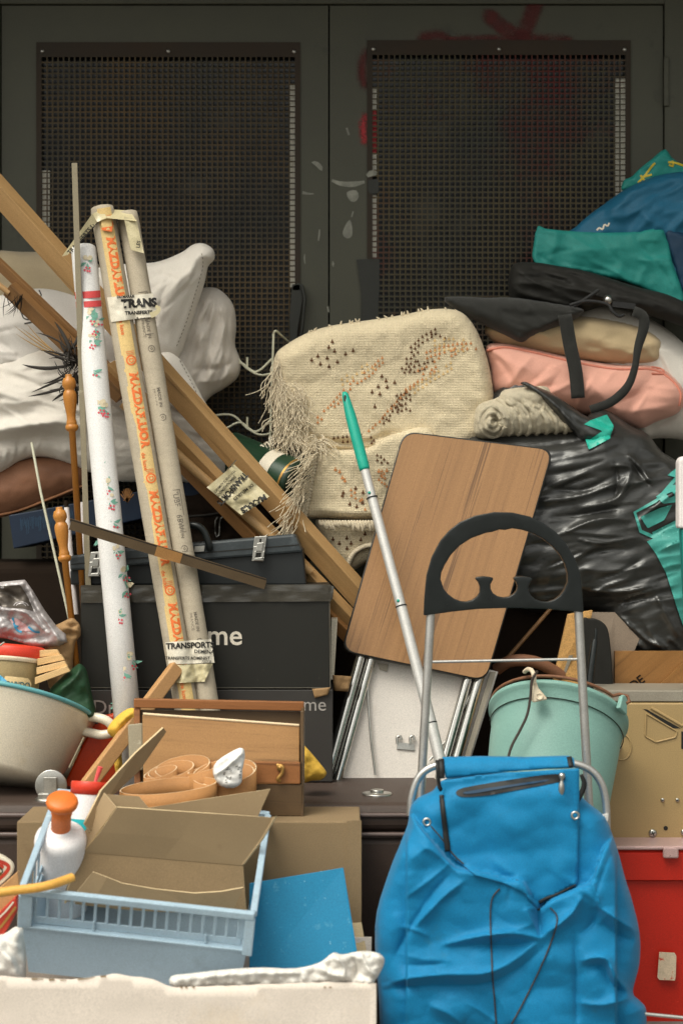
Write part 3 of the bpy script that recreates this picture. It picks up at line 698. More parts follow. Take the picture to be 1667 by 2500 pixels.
tube(m, [P(738, 700, DD - 0.035), P(744, 730, DD - 0.04), P(738, 800, DD - 0.04), P(730, 846, DD - 0.035)], 0.005, 8)
build(m, 'door_handle', M['black_tape'], L1, bevel=0.003)
m = MB()
box(m, px(1617), px(1630), DD - 0.018, DD - 0.008, pz(262), pz(142)); build(m, 'hinge', M['door_paint'], door, bevel=0.003)

# ---------------------------------------------------------------- what carries the pile: trunk and stacked boxes behind it
TZ = 0.574
tr = thing('steamer_trunk', 'long dark brown leathery trunk lying across the middle of the pile', 'trunk', (PX(660, 4.3), 4.6, 0))
m = MB(); box(m, PX(-130, 4.3), PX(1452, 4.3), 4.285, 4.945, 0.0, 0.500); build(m, 'body', M['trunk'], tr, bevel=0.02, bseg=4)
m = MB(); box(m, PX(-134, 4.3), PX(1456, 4.3), 4.280, 4.950, 0.506, TZ); build(m, 'lid', M['trunk'], tr, bevel=0.028, bseg=5)
m = MB(); tube(m, [Vector((PX(-134, 4.3), 4.279, 0.548)), Vector((PX(1456, 4.3), 4.279, 0.548))], 0.006, 8)
tube(m, [Vector((PX(-134, 4.3), 4.281, 0.503)), Vector((PX(1456, 4.3), 4.281, 0.503))], 0.006, 8); build(m, 'welt', M['trunk_trim'], tr)
def clasp(cx, up):
    m = MB(); cd = 4.34 if up else 4.42; c = Vector((PX(cx, cd), cd, TZ))
    lathe(m, c, c + Vector((0, 0, 0.006)), [(0, 0.036), (0.7, 0.036), (1, 0.028), (1, 0)], 24)
    if up:
        box(m, c.x - 0.014, c.x + 0.018, cd - 0.018, cd - 0.012, TZ + 0.004, TZ + 0.056); box(m, c.x - 0.026, c.x + 0.0, cd - 0.023, cd - 0.008, TZ + 0.004, TZ + 0.018)
        lathe(m, c + Vector((-0.002, 0.02, 0.03)), c + Vector((-0.002, 0.026, 0.03)), [(0, 0), (0, 0.038), (1, 0.038), (1, 0)], 28)
    else:
        lathe(m, c + Vector((0, 0, 0.006)), c + Vector((0, 0, 0.014)), [(0, 0.016), (0.8, 0.016), (1, 0)], 16)
    build(m, 'clasp', M['steel'], tr, bevel=0.0015)
clasp(124, True); clasp(920, False)
def cardbox(x0, x1, y0, y1, z0, z1, label, mt='card_b', cat='cardboard box'):
    r = thing('cardboard_box', label, cat, ((x0 + x1) / 2, (y0 + y1) / 2, z0))
    m = MB(); box(m, x0, x1, y0, y1, z0, z1 - 0.012); build(m, 'body', M[mt], r, bevel=0.004)
    m = MB(); box(m, x0 + 0.003, x1 - 0.003, y0 + 0.003, (y0 + y1) / 2 - 0.002, z1 - 0.012, z1 - 0.006); box(m, x0 + 0.003, x1 - 0.003, (y0 + y1) / 2 + 0.002, y1 - 0.003, z1 - 0.012, z1 - 0.006)
    build(m, 'top_flap', M[mt], r)
    return r
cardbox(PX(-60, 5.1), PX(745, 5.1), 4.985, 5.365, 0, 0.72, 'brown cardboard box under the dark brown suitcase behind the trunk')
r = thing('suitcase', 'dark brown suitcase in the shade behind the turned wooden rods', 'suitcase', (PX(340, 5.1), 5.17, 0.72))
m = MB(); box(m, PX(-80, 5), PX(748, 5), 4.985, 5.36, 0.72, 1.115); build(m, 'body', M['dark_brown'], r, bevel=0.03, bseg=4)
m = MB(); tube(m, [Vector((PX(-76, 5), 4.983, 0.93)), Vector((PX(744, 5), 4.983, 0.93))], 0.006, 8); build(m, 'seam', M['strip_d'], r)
cardbox(PX(770, 5.1), PX(1700, 5.1), 4.99, 5.365, 0, 1.02, 'cardboard box coloured as deep shade under the fringed rug and the black plastic sack', 'dark_brown')  # added support box, coloured dark to stand for the shade in the gap
# ---------------------------------------------------------------- left: pillows and sheets
def soft(name, label, cat, blob, mt, group=None, parent=None):
    m = MB(); blob.mesh(m); return build(m, name, M[mt], parent, label, cat, group)
G_P = 'pale pillows heaped at the left'
B = Blob([(-60, 625), (60, 615), (190, 622), (250, 660), (240, 760), (100, 780), (-60, 770)], 5.24, 0.05, 0.06, 70, 12, noise=[(0.012, 90, 60, 20, 3)])
soft('cushion', 'flat beige cushion behind the diagonal battens at the left edge', 'cushion', B, 'beige_cloth')
B = Blob([(360, 800), (470, 715), (520, 702), (552, 720), (572, 752), (577, 800), (574, 842), (588, 885), (580, 922), (548, 948), (515, 968), (470, 1010), (380, 1030), (300, 950)], 5.16, 0.10, 0.14, 90, 4,
         folds=[([(520, 715), (545, 790), (540, 870), (500, 940)], 0.012, 10), ([(545, 730), (566, 800), (560, 880)], 0.010, 8), ([(470, 900), (530, 900), (575, 880)], -0.014, 9), ([(480, 930), (530, 930), (575, 905)], 0.010, 9), ([(500, 760), (515, 830), (490, 900)], -0.010, 9)] + rfolds(26, (470, 720, 580, 960), 98, 22, 130, 0.010, 4.5, 3),
         noise=[(0.008, 20, 80, 14, 5, 1), (0.012, 50, 50, 0, 8, 0)])
soft('pillow', 'crumpled greyish white pillow in front of the mesh, rightmost of the left heap', 'pillow', B, 'linen_b', G_P)
B = Blob([(225, 665), (300, 645), (380, 640), (440, 618), (470, 598), (496, 594), (520, 608), (524, 632), (508, 652), (500, 690), (478, 760), (455, 830), (438, 872), (400, 910), (320, 930), (240, 880), (210, 770)], 5.06, 0.11, 0.1, 110, 4.5,
         folds=[([(380, 655), (430, 662), (470, 650)], -0.010, 7), ([(492, 610), (500, 640), (484, 700), (462, 770), (436, 840), (425, 880)], 0.008, 5), ([(360, 655), (395, 668), (432, 680)], -0.014, 6), ([(475, 690), (445, 770), (420, 850)], -0.008, 14), ([(478, 608), (500, 615), (515, 625)], -0.01, 5)] + rfolds(14, (370, 640, 480, 860), -50, 25, 120, 0.007, 5, 4) + rfolds(10, (440, 610, 510, 700), -60, 30, 60, 0.007, 4, 5),
         noise=[(0.014, 90, 60, 40, 9, 0), (0.004, 30, 70, 20, 4)])
p = soft('pillow', 'pale linen pillow with a pointed upright corner behind the cardboard tubes', 'pillow', B, 'linen', G_P)
m = MB()
q = resample(catmull([(492, 618), (496, 650), (478, 715), (456, 785), (430, 850)], 5, False), 5, False)
for i in range(0, len(q) - 1, 2): ribbon(m, [tuple(q[i]), tuple(q[i + 1])], 1.6, B.depth, 0.001, 0, 0, 2)
build(m, 'seam_stitching', M['stitch'], p)
B = Blob([(-70, 760), (0, 722), (80, 705), (150, 712), (230, 745), (300, 800), (300, 900), (200, 960), (60, 985), (-70, 960)], 5.04, 0.10, 0.14, 130, 5,
         folds=[([(90, 850), (160, 870), (220, 880)], -0.012, 14), ([(-40, 800), (60, 790), (150, 800)], 0.008, 20)] + rfolds(24, (-20, 730, 200, 950), 15, 40, 120, 0.008, 5, 6), noise=[(0.02, 120, 70, -15, 12, 0)])
p1 = soft('pillow', 'plump white pillow under the end of the sawn battens at the left edge', 'pillow', B, 'sheet_w', G_P)
m = MB()
for pl in ([(52, 758), (60, 778), (84, 778), (92, 766)], [(56, 765), (76, 782)], [(108, 752), (126, 752), (124, 770)], [(60, 790), (80, 786)], [(96, 708), (102, 722), (92, 726)]): ribbon(m, pl, 3.2, B.depth, 0.0015, 0, 4, 4)
build(m, 'print', M['black_ink'], p1)
B = Blob([(-70, 920), (0, 880), (80, 848), (150, 852), (260, 880), (380, 860), (430, 868), (468, 920), (500, 980), (545, 1050), (560, 1120), (535, 1205), (490, 1190), (420, 1172), (300, 1176), (210, 1150), (120, 1118), (60, 1122), (0, 1160), (-70, 1180)], 4.98, 0.085, 0.28, 120, 5,
         folds=[([(-50, 1056), (60, 1040), (150, 1030), (210, 1048)], 0.040, 16, 1.6), ([(-60, 1082), (40, 1074), (130, 1066), (200, 1076)], -0.030, 14), ([(40, 1090), (30, 1130), (0, 1150)], 0.014, 7), ([(70, 1085), (62, 1130)], -0.012, 6), ([(0, 985), (90, 985), (180, 1000)], 0.010, 18),
                ([(430, 960), (470, 1010), (500, 1070)], 0.014, 16), ([(420, 1130), (480, 1140), (540, 1180)], 0.016, 12), ([(240, 1060), (330, 1080), (420, 1100)], -0.014, 16), ([(100, 930), (180, 920), (260, 930)], 0.008, 20), ([(150, 1090), (190, 1110), (230, 1150)], 0.014, 10)] + rfolds(30, (-20, 890, 240, 1050), 6, 24, 150, 0.008, 5, 7) + rfolds(22, (-20, 1080, 260, 1160), 95, 40, 70, 0.011, 5, 8) + rfolds(20, (380, 900, 540, 1190), 40, 40, 120, 0.009, 5, 9),
         noise=[(0.018, 120, 60, 8, 21, 0), (0.005, 60, 20, 14, 22, 1)])
p2 = soft('duvet', 'white duvet bulging out below the pillows with a shaded lower hem', 'duvet', B, 'linen', None)
m = MB()
q = resample(catmull([(440, 880), (476, 950), (500, 1010)], 5, False), 5, False)
for i in range(0, len(q) - 1, 2): ribbon(m, [tuple(q[i]), tuple(q[i + 1])], 1.6, B.depth, 0.001, 0, 0, 2)
build(m, 'seam_stitching', M['stitch'], p2)
B = Blob([(-70, 1150), (0, 1130), (90, 1112), (180, 1120), (215, 1145), (205, 1190), (130, 1222), (50, 1252), (-20, 1268), (-70, 1275)], 5.0, 0.06, 0.22, 60, 8, noise=[(0.01, 60, 40, -15, 31)])
p = soft('seat_cushion', 'brown leather seat cushion squeezed below the white duvet', 'cushion', B, 'brown_leather')
m = MB(); cord(m, [(-40, 1262), (40, 1248), (120, 1218), (200, 1186)], 0.004, B.depth, 0.001); build(m, 'piping', M['brown_leather_edge'], p)
# blue boxed game, tilted
r = thing('game_box', 'dark blue printed box lying tilted below the duvet', 'box', tuple(P(250, 1330, 5.02)))
m = MB(); pp(m, [(22, 1258, 4.955), (490, 1172, 4.955), (486, 1234, 4.955), (34, 1340, 4.955)], 0.3); build(m, 'body', M['navy'], r, bevel=0.003)
m = MB(); f = flat(4.955)
for i in range(46):
    x = 50 + i * 2.9 + random.random() * 2; y = 1264 + random.random() * 10 - (x - 50) * 0.16
    ribbon(m, [(x, y), (x + 2, y + 16 + random.random() * 22)], 1.1, f, 0.001, 0, 0, 5)
build(m, 'lettering', M['navy_print'], r); m = MB()
for a in range(-4, 5): ribbon(m, [(311, 1226), (311 + a * 4, 1206 - (16 - a * a) * 0.9)], 2.4, f, 0.001, 1, 0, 4)
ribbon(m, [(302, 1222), (320, 1216)], 2, f, 0.001, 1, 0, 4)
build(m, 'emblem', [M['navy_print'], M['gold_print']], r)
# zipped brown bag behind the toolbox
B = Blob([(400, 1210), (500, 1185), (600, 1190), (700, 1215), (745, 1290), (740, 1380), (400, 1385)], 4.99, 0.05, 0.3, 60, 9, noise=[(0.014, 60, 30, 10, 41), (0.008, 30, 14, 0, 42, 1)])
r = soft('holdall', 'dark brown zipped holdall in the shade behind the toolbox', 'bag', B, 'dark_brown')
m = MB(); cord(m, [(440, 1262), (500, 1258), (560, 1250), (600, 1252)], 0.004, B.depth, 0.001); build(m, 'zip', M['strip_d'], r)
m = MB(); cord(m, [(532, 1262), (526, 1272), (526, 1304), (531, 1312), (536, 1304), (537, 1272), (545, 1260), (556, 1256)], 0.0018, B.depth, 0.004); build(m, 'zip_pull', M['steel'], r)

# ---------------------------------------------------------------- planks, bar, rods
G_B = 'long wooden battens bundled across the pile'
def batten(name, label, a, b, wf, ht, roll, mt, bevel=0.0015):
    m = MB(); beam(m, P(*a), P(*b), wf, ht, roll); return build(m, name, M[mt], None, label, 'batten', G_B, bevel=bevel)
R = math.radians
pl = lambda x: 4.865 - 0.045 * x / 830
batten('wooden_batten', 'thickest pale batten running highest from the left edge down to the table', (-75, 384, 4.87), (930, 1512, 4.815), 0.054, 0.042, R(33), 'pine')
batten('wooden_batten', 'second pale batten with its sawn end showing between the lamp tube and floral roll', (262, 896, 4.845), (900, 1562, 4.80), 0.042, 0.036, R(33), 'pine')
batten('wooden_batten', 'narrow brown batten below the thick pale one at the left edge', (-60, 588, 4.85), (330, 962, 4.845), 0.026, 0.016, R(25), 'old_wood')
batten('wooden_batten', 'short weathered batten with a sawn upper end over the white pillow', (24, 704, 4.84), (300, 968, 4.825), 0.039, 0.030, R(33), 'old_wood')
batten('wooden_batten', 'dark lower batten of the bundle dipping behind the toolbox', (330, 1010, 4.84), (880, 1578, 4.80), 0.034, 0.034, R(33), 'pine_d')
m = MB(); tube(m, [P(300, 985, 4.81), P(480, 1152, 4.80), P(640, 1292, 4.79), P(760, 1398, 4.785)], 0.0125, 14); build(m, 'wooden_dowel', M['pine'], None, 'round wooden dowel lowest in the batten bundle', 'dowel')
m = MB(); tube(m, [P(-40, 666, 4.83), P(24, 716, 4.83)], 0.008, 10); build(m, 'wooden_dowel', M['pine'], None, 'thin dowel end poking in at the left edge above the pillow', 'dowel')
# tape round the bundle
bt = planar((520, 1140, 4.772), (640, 1250, 4.762), (620, 1130, 4.788))
m = MB()
quadgrid(m, [(572, 1134), (658, 1212), (590, 1258), (505, 1190)], bt, 14, 12, 0.0, 0, 0.014, 3)
fb = lambda x, y: bt(x, y) - 0.014 * (fbm(x / 14, y / 14, 3) + 0.5) * 0.9 - 0.0035
for s, o, an, h, bo, ln in (('TRANSPORTS', (596, 1152), 132, 15, 0.04, 100), ('MARAIS', (646, 1206), 149, 15, 0.045, 70), ('DE MEUBLES', (616, 1180), 142, 8, 0.02, 60), ('DEMENAGEMENT', (572, 1160), 132, 7, 0.02, 66), ('TRANSFERTS ADMINIST', (572, 1146), 133, 6, 0.01, 74)):
    text(m, s, o, an, h, fb, 0.001, 1, bo, 0.86, ln)
build(m, 'packing_tape', [M['tape_y'], M['black_ink']], None, 'creased printed packing tape wound around the batten bundle', 'tape')
m = MB(); tube(m, [P(556, 1148, 4.79), P(576, 1124, 4.755)], [0.003, 0.0015], 8); build(m, 'screw', M['steel'], None, 'steel screw sticking out of the battens above the tape', 'screw')

def finial(a, b, w, plen, label):
    """turned spindle: a top, b bottom (x, y, d); w half width in photo px; plen px length of the turned head"""
    L = math.hypot(b[0] - a[0], b[1] - a[1]); k = w / F * a[2]; h = plen / L
    pr = [(0, 0), (0.0, 0.45), (0.02, 0.5), (0.05, 0.5), (0.07, 0.8), (0.14, 1.0), (0.20, 0.98), (0.26, 0.72), (0.28, 0.70), (0.30, 0.85), (0.36, 1.0), (0.44, 0.98), (0.56, 0.86), (0.70, 0.66), (0.78, 0.64), (0.83, 0.74), (0.86, 0.78), (0.875, 0.74), (0.89, 0.92), (0.94, 0.95), (0.975, 0.8), (1.0, 0.48)]
    m = MB(); lathe(m, P(*a), P(*b), [(t * h, r * k) for t, r in pr] + [(1, 0.44 * k), (1, 0)], 20)
    return build(m, 'turned_spindle', M['honey'], None, label, 'spindle', 'turned wooden spindles')
finial((168, 914, 4.66), (206, 1500, 4.67), 17, 140, 'taller honey coloured turned wooden spindle in front of the duvet')
finial((145, 1238, 4.62), (196, 1700, 4.60), 17, 136, 'shorter honey coloured turned wooden spindle beside the black carton')
m = MB()
a, b = P(183, 398, 4.635), P(226, 1720, 4.66)
beam(m, a, b, 0.0135, 0.003, 0); beam(m, a + Vector((-0.0065, 0.008, 0)), b + Vector((-0.0065, 0.008, 0)), 0.003, 0.014, 0)
build(m, 'metal_angle_bar', M['grey_bar'], None, 'slim grey metal angle bar standing taller than everything else', 'metal bar', bevel=0.0006)
m = MB(); tube(m, [P(78, 1080, 4.72), P(100, 1200, 4.70), P(165, 1490, 4.66), P(180, 1560, 4.65)], 0.0035, 8); build(m, 'thin_rod', M['wire_white'], None, 'thin whitish metal rod leaning left of the shorter spindle', 'rod')
for a, b, l in (((162, 1222, 4.72), (186, 1500, 4.70), 'white tube with a dark tip just right of the shorter spindle'), ((203, 1208, 4.71), (212, 1500, 4.70), 'scribbled white tube with a dark tip beside the grey angle bar')):
    r = thing('plastic_tube', l, 'tube', tuple(P(*b)))
    m = MB(); tube(m, [P(*lerp(a, b, 0.06)), P(*b)], 0.0068, 12); build(m, 'shaft', M['white_foam'], r)
    m = MB(); tube(m, [P(*a), P(*lerp(a, b, 0.06))], 0.0055, 12); build(m, 'tip', M['dark_brown'], r)
# dark L strip across the tubes
r = thing('metal_strip', 'dark brown channel strip lying slanted across the floral roll', 'strip', tuple(P(636, 1424, 4.60)))
m = MB(); A, Bq = P(172, 1282, 4.455), P(648, 1428, 4.605)
beam(m, A, Bq, 0.022, 0.002, R(-4)); t = (Bq - A).normalized()
beam(m, A + Vector((0, 0.008, 0.014)), Bq + Vector((0, 0.008, 0.014)), 0.004, 0.016, 0)
build(m, 'channel', M['strip'], r)
m = MB(); beam(m, A + Vector((0, 0.002, 0.0125)), Bq + Vector((0, 0.002, 0.0125)), 0.004, 0.006, 0); build(m, 'groove', M['strip_d'], r)
m = MB(); beam(m, A.lerp(Bq, 0.43) + Vector((0, 0, 0.001)), A.lerp(Bq, 0.56) + Vector((0, 0, 0.001)), 0.025, 0.005, R(-4)); build(m, 'tape_wrap', M['kraft_tape'], r)

# dried black plant
m = MB()
def leafblade(p0, p1, bend, wd, d, mi=0):
    p0 = np.array(p0, float); p1 = np.array(p1, float); n = np.array([-(p1 - p0)[1], (p1 - p0)[0]]) * bend
    mid = (p0 + p1) / 2 + n; k = 9
    ts = np.linspace(0, 1, k); c = [(1 - t) ** 2 * p0 + 2 * t * (1 - t) * mid + t * t * p1 for t in ts]
    ws = [wd * math.sin(math.pi * min(0.08 + t * 0.9, 0.98)) ** 0.8 for t in ts]
    tg = np.gradient(np.array(c), axis=0); vs = []
    for q, g, u, t in zip(c, tg, ws, ts):
        g = g / (np.linalg.norm(g) + 1e-9); nn = np.array([-g[1], g[0]]) * u / 2
        dd = d + 0.02 * t
        vs += [P(*(q + nn), dd), P(*q, dd - 0.003), P(*(q - nn), dd)]
    fs = []
    for i in range(k - 1): fs += [(3 * i, 3 * i + 3, 3 * i + 4, 3 * i + 1), (3 * i + 1, 3 * i + 4, 3 * i + 5, 3 * i + 2)]
    m.add(vs, fs, mi)
ctr = (172, 900)
for tip, bend, wd in (((56, 890), -0.1, 17), ((100, 856), 0.12, 10), ((88, 812), 0.02, 8), ((108, 858), 0.1, 9), ((134, 785), -0.06, 11), ((190, 815), 0.2, 11), ((78, 958), -0.12, 6), ((70, 968), -0.14, 11), ((104, 938), 0.05, 8), ((128, 980), 0.1, 7), ((190, 990), 0.1, 12), ((200, 860), 0.1, 9), ((146, 836), 0.1, 9), ((204, 940), 0.1, 12), ((120, 876), 0.25, 6)):
    leafblade((ctr[0] + random.uniform(-10, 14), tip[1] * 0.45 + ctr[1] * 0.55 + random.uniform(-14, 14)), tip, bend + random.uniform(-0.2, 0.2), wd * random.uniform(0.5, 1.0), 4.78 + random.uniform(-0.02, 0.02))
for i in range(110):
    a = random.uniform(0, 6.28); rr = random.uniform(20, 56); c = (172 + random.uniform(-14, 16), 905 + random.uniform(-55, 60))
    leafblade(c, (c[0] + rr * math.cos(a) * 0.8, c[1] + rr * math.sin(a)), random.uniform(-0.5, 0.5), random.uniform(1.5, 5), 4.77 + random.uniform(-0.02, 0.03))
for tip in ((36, 795), (52, 800), (66, 790), (40, 815), (90, 850)): leafblade((150, 870), tip, random.uniform(-0.1, 0.1), 3, 4.81, 1)
for i in range(16): leafblade((20 + random.uniform(-6, 40), 722 + random.uniform(-6, 10)), (10 + random.uniform(-8, 40), 760 + random.uniform(-10, 16)), random.uniform(-0.3, 0.3), 2, 4.80)
build(m, 'dried_plant', [M['feather'], M['straw']], None, 'black dried thistle like plant tucked behind the taller spindle', 'plant')

# ---------------------------------------------------------------- floral roll
RA, RB = (204, 600, 4.70), (328, 1928, 4.50)
r = thing('wallpaper_roll', 'white roll of floral wallpaper with a red double stripe', 'wallpaper roll', tuple(P(*RB)))
m = MB(); k = 32 / F * 4.6
lathe(m, P(*RA), P(*RB), [(0, 0), (0.0, 0.5 * k), (0.001, 0.8 * k), (0.004, 0.93 * k), (0.01, 0.98 * k), (0.03, 0.985 * k), (0.2, 0.985 * k), (0.5, 1.0 * k), (0.62, 1.0 * k), (0.63, 1.012 * k), (0.64, 1.0 * k), (1, 1.03 * k), (1, 0)], 40)
fr = cyl(RA, RB, 33)
def motif(cx, cy, kind=2):
    for i in range(4):
        a = random.uniform(0, 6.28); l = random.uniform(16, 27)
        ribbon(m, [(cx + 3 * math.cos(a), cy + 3 * math.sin(a)), (cx + l * 0.5 * math.cos(a + 0.25), cy + l * 0.5 * math.sin(a + 0.25)), (cx + l * math.cos(a), cy + l * math.sin(a))], [1, 8, 0.5], fr, 0.0007, 1, 3, 3)
    if kind != 0:
        for i in range(3): decal(m, ell(cx + random.uniform(-9, 9), cy - 10 + random.uniform(-8, 6), random.uniform(5, 8), random.uniform(4, 7), 9), fr, 0.0009, 3, 6, 0)
    bx, by = cx + random.uniform(-4, 5), cy + random.uniform(8, 14)
    for dx, dy in ((0, 0), (8, 1), (3, 8), (-4, 6), (8, 9))[:kind + 2]: decal(m, ell(bx + dx, by + dy, 3.6, 3.6, 9), fr, 0.0011, 2, 5, 0)
for cx, cy, kd in ((258, 1000, 3), (228, 830, 2), (268, 1224, 3), (312, 1440, 2), (272, 1520, 3), (300, 1640, 2), (236, 1140, 2), (220, 770, 1), (284, 1345, 1), (214, 640, 3), (232, 800, 2), (226, 905, 0), (246, 992, 3), (233, 1095, 0), (262, 1185, 2), (276, 1275, 0), (252, 1318, 3), (304, 1400, 2), (286, 1500, 3), (322, 1612, 1), (294, 1722, 3), (240, 720 + 60, 0)): motif(cx, cy, kd)
for y0, y1 in ((711, 728), (735, 750)):
    x0 = 204 + (y0 - 600) * 0.0934
    quadgrid(m, [(x0 - 31, y0 + 2), (x0 + 31, y0 - 2), (x0 + 32, y1 - 2), (x0 - 30, y1 + 2)], fr, 16, 1, 0.0008, 4)
build(m, 'paper', [M['vinyl_paper'], M['pr_green'], M['pr_red'], M['pr_beige'], M['pr_stripe']], r)
m = MB(); tube(m, [P(*RA) + Vector((0, 0, 0.001)), P(*lerp(RA, RB, 0.02))], 0.6 * k, 20); build(m, 'core', M['card'], r)

# ---------------------------------------------------------------- cardboard lamp tubes
TA_, TB_ = (250, 508, 4.715), (482, 1884, 4.515)
UA, UB = (312, 520, 4.725), (536, 1884, 4.525)
TG = 'corrugated cardboard lamp tubes taped together'
def dirdeg(a, b): return math.degrees(math.atan2(b[1] - a[1], b[0] - a[0]))
def wavytube(a, b, w, wseed):
    m = MB(); n = 70
    pr = [(0, 0), (0, 0.93)] + [(i / n, 1 + 0.006 * math.sin(i * 2.3 + wseed) + 0.008 * math.sin(i * 0.7)) for i in range(1, n)] + [(1, 0.95), (1, 0)]
    lathe(m, P(*a), P(*b), [(t, rr * w / F * 4.6) for t, rr in pr], 28, smooth=True); return m
t1 = thing('lamp_tube', 'corrugated cardboard lamp tube with a yellow strip and orange lettering', 'cardboard tube', tuple(P(*TB_)), TG)
m = wavytube(TA_, TB_, 30, 0); f1 = cyl(TA_, TB_, 31)
ax = np.array([TB_[0] - TA_[0], TB_[1] - TA_[1]], float); LL = np.hypot(*ax); ax /= LL; nr = np.array([-ax[1], ax[0]])      # nr points left
def at1(t, o): return (TA_[0] + ax[0] * t - nr[0] * o, TA_[1] + ax[1] * t - nr[1] * o)                                  # o to the right
for s in range(0, 1340, 90):
    e = min(s + 90, 1340); quadgrid(m, [at1(s, -13), at1(s, 21), at1(e, 21), at1(e, -13)], f1, 8, 6, 0.002, 1)
td = math.degrees(math.atan2(ax[1], ax[0]))
for s in (22, 358, 650, 928):
    text(m, 'MAZDAFLUOR', at1(s + 50, -1), td, 20, f1, 0.003, 2, 0.065, length=188)
    text(m, 'de luxe', at1(s + 247, -5), td, 10, f1, 0.003, 2, 0.02, 1.1)
    o = at1(s + 20, 8)
    decal(m, ell(o[0], o[1], 13, 13, 16), f1, 0.0028, 2, 6); decal(m, ell(o[0], o[1], 9, 9, 14), f1, 0.0033, 1, 6)
    text(m, 'D', at1(s + 14, 3), td, 12, f1, 0.0038, 2, 0.02)
    for q in range(3): ribbon(m, [at1(s - 2 + q * 4, -2 + q), at1(s - 2 + q * 4, 18)], 1.2, f1, 0.003, 2, 0, 6)
build(m, 'tube_body', [M['corrugated'], M['corr_yellow'], M['orange_ink']], t1)
m = MB(); quadgrid(m, [(246, 532), (272, 528), (276, 560), (250, 562)], f1, 5, 4, 0.006, 0, 0.004, 8); quadgrid(m, [(248, 556), (276, 552), (274, 566), (250, 562)], f1, 5, 3, 0.008, 1, 0.003, 9)
build(m, 'loose_flap', [M['corr_yellow'], M['orange_ink']], t1)
t2 = thing('lamp_tube', 'plain corrugated cardboard lamp tube with faded grey stamps', 'cardboard tube', tuple(P(*UB)), TG)
m = wavytube(UA, UB, 26, 2); f2 = cyl(UA, UB, 27)
ax2 = np.array([UB[0] - UA[0], UB[1] - UA[1]], float); ax2 /= np.hypot(*ax2); nr2 = np.array([-ax2[1], ax2[0]])
def at2(t, o): return (UA[0] + ax2[0] * t - nr2[0] * o, UA[1] + ax2[1] * t - nr2[1] * o)
td2 = math.degrees(math.atan2(ax2[1], ax2[0]))
for s in (250, 420, 745, 975):
    o = at2(s + 86, 4); decal(m, ell(o[0], o[1], 9, 9, 14), f2, 0.0012, 1, 6, holes=[ell(o[0], o[1], 7.2, 7.2, 14)]); decal(m, ell(o[0], o[1], 4, 4, 10), f2, 0.0012, 1, 6, holes=[ell(o[0], o[1], 2.8, 2.8, 10)])
    text(m, 'MADE IN', at2(s + 12, 1), td2, 8, f2, 0.0014, 1, 0.01, 1.1); text(m, 'FRANCE', at2(s + 14, -10), td2, 7, f2, 0.0014, 1, 0.0, 1.2)
for s, t_ in ((200, 'TLS 40W'), (690, 'IUBE L 65W')):
    text(m, t_, at2(s, -2), td2, 15, f2, 0.0014, 1, 0.01, 0.9)
    for a, b in (((s - 4, -6), (s - 4, 16)), ((s - 4, 16), (s + 60, 16)), ((s + 100, -6), (s + 100, 16))): ribbon(m, [at2(*a), at2(*b)], 1.6, f2, 0.0014, 1, 0, 8)
build(m, 'tube_body', [M['corrugated'], M['grey_ink']], t2)
def both(x, y): return np.minimum(f1(x, y), f2(x, y))
def env(x, y):   # tape stretched over the pair
    a = both(x, y); b = np.minimum(both(x + 6, y), both(x - 6, y)); return np.minimum(a, b + 0.004)
def taped(label, q, words, seed, mt='tape', wob=0.004):
    m = MB(); quadgrid(m, q, env, 26, 10, 0.004, 0, wob, seed)
    fn = lambda x, y: env(x, y) - 0.0048 - wob * (fbm(x / 14, y / 14, seed) + 0.5)
    for s, o, an, h, bo in words: text(m, s, o, an, h, fn, 0.001, 1, bo)
    return build(m, 'packing_tape', [M[mt], M['black_ink']], None, label, 'tape')
taped('printed white packing tape round the middle of the two lamp tubes', [(262, 726), (374, 716), (384, 772), (272, 786)],
      [('TRANS', (298, 751), -3, 20, 0.06), ('TRANSFERTS', (306, 768), -2, 8.5, 0.04), ('8, rue', (334, 780), -3, 6.5, 0.01), ('DU MARAIS', (286, 728), -3, 6, 0.05)], 11)
m = MB(); ribbon(m, [(368, 770), (384, 762), (388, 752), (380, 748)], [14, 12, 10, 8], flat(4.60), 0.0, 0, 5, 4); build(m, 'tape_end', M['tape_y'], None, 'curled yellowish loose end of the tape on the plain lamp tube', 'tape')
taped('printed white packing tape round the lower ends of the two lamp tubes', [(404, 1568), (516, 1560), (524, 1618), (412, 1622)],
      [('TRANSPORTS', (406, 1584), -2, 14, 0.035), ('DEMENA', (474, 1594), 2, 9, 0.015), ('TRANSFERTS ADMINIST', (404, 1610), 0, 7.5, 0.02)], 15)
taped('crinkled clear packing tape below the printed band on the lamp tubes', [(412, 1624), (520, 1620), (500, 1664), (424, 1668)], [('75008', (492, 1618), 2, 7, 0.0)], 17, 'tape_y', 0.008)
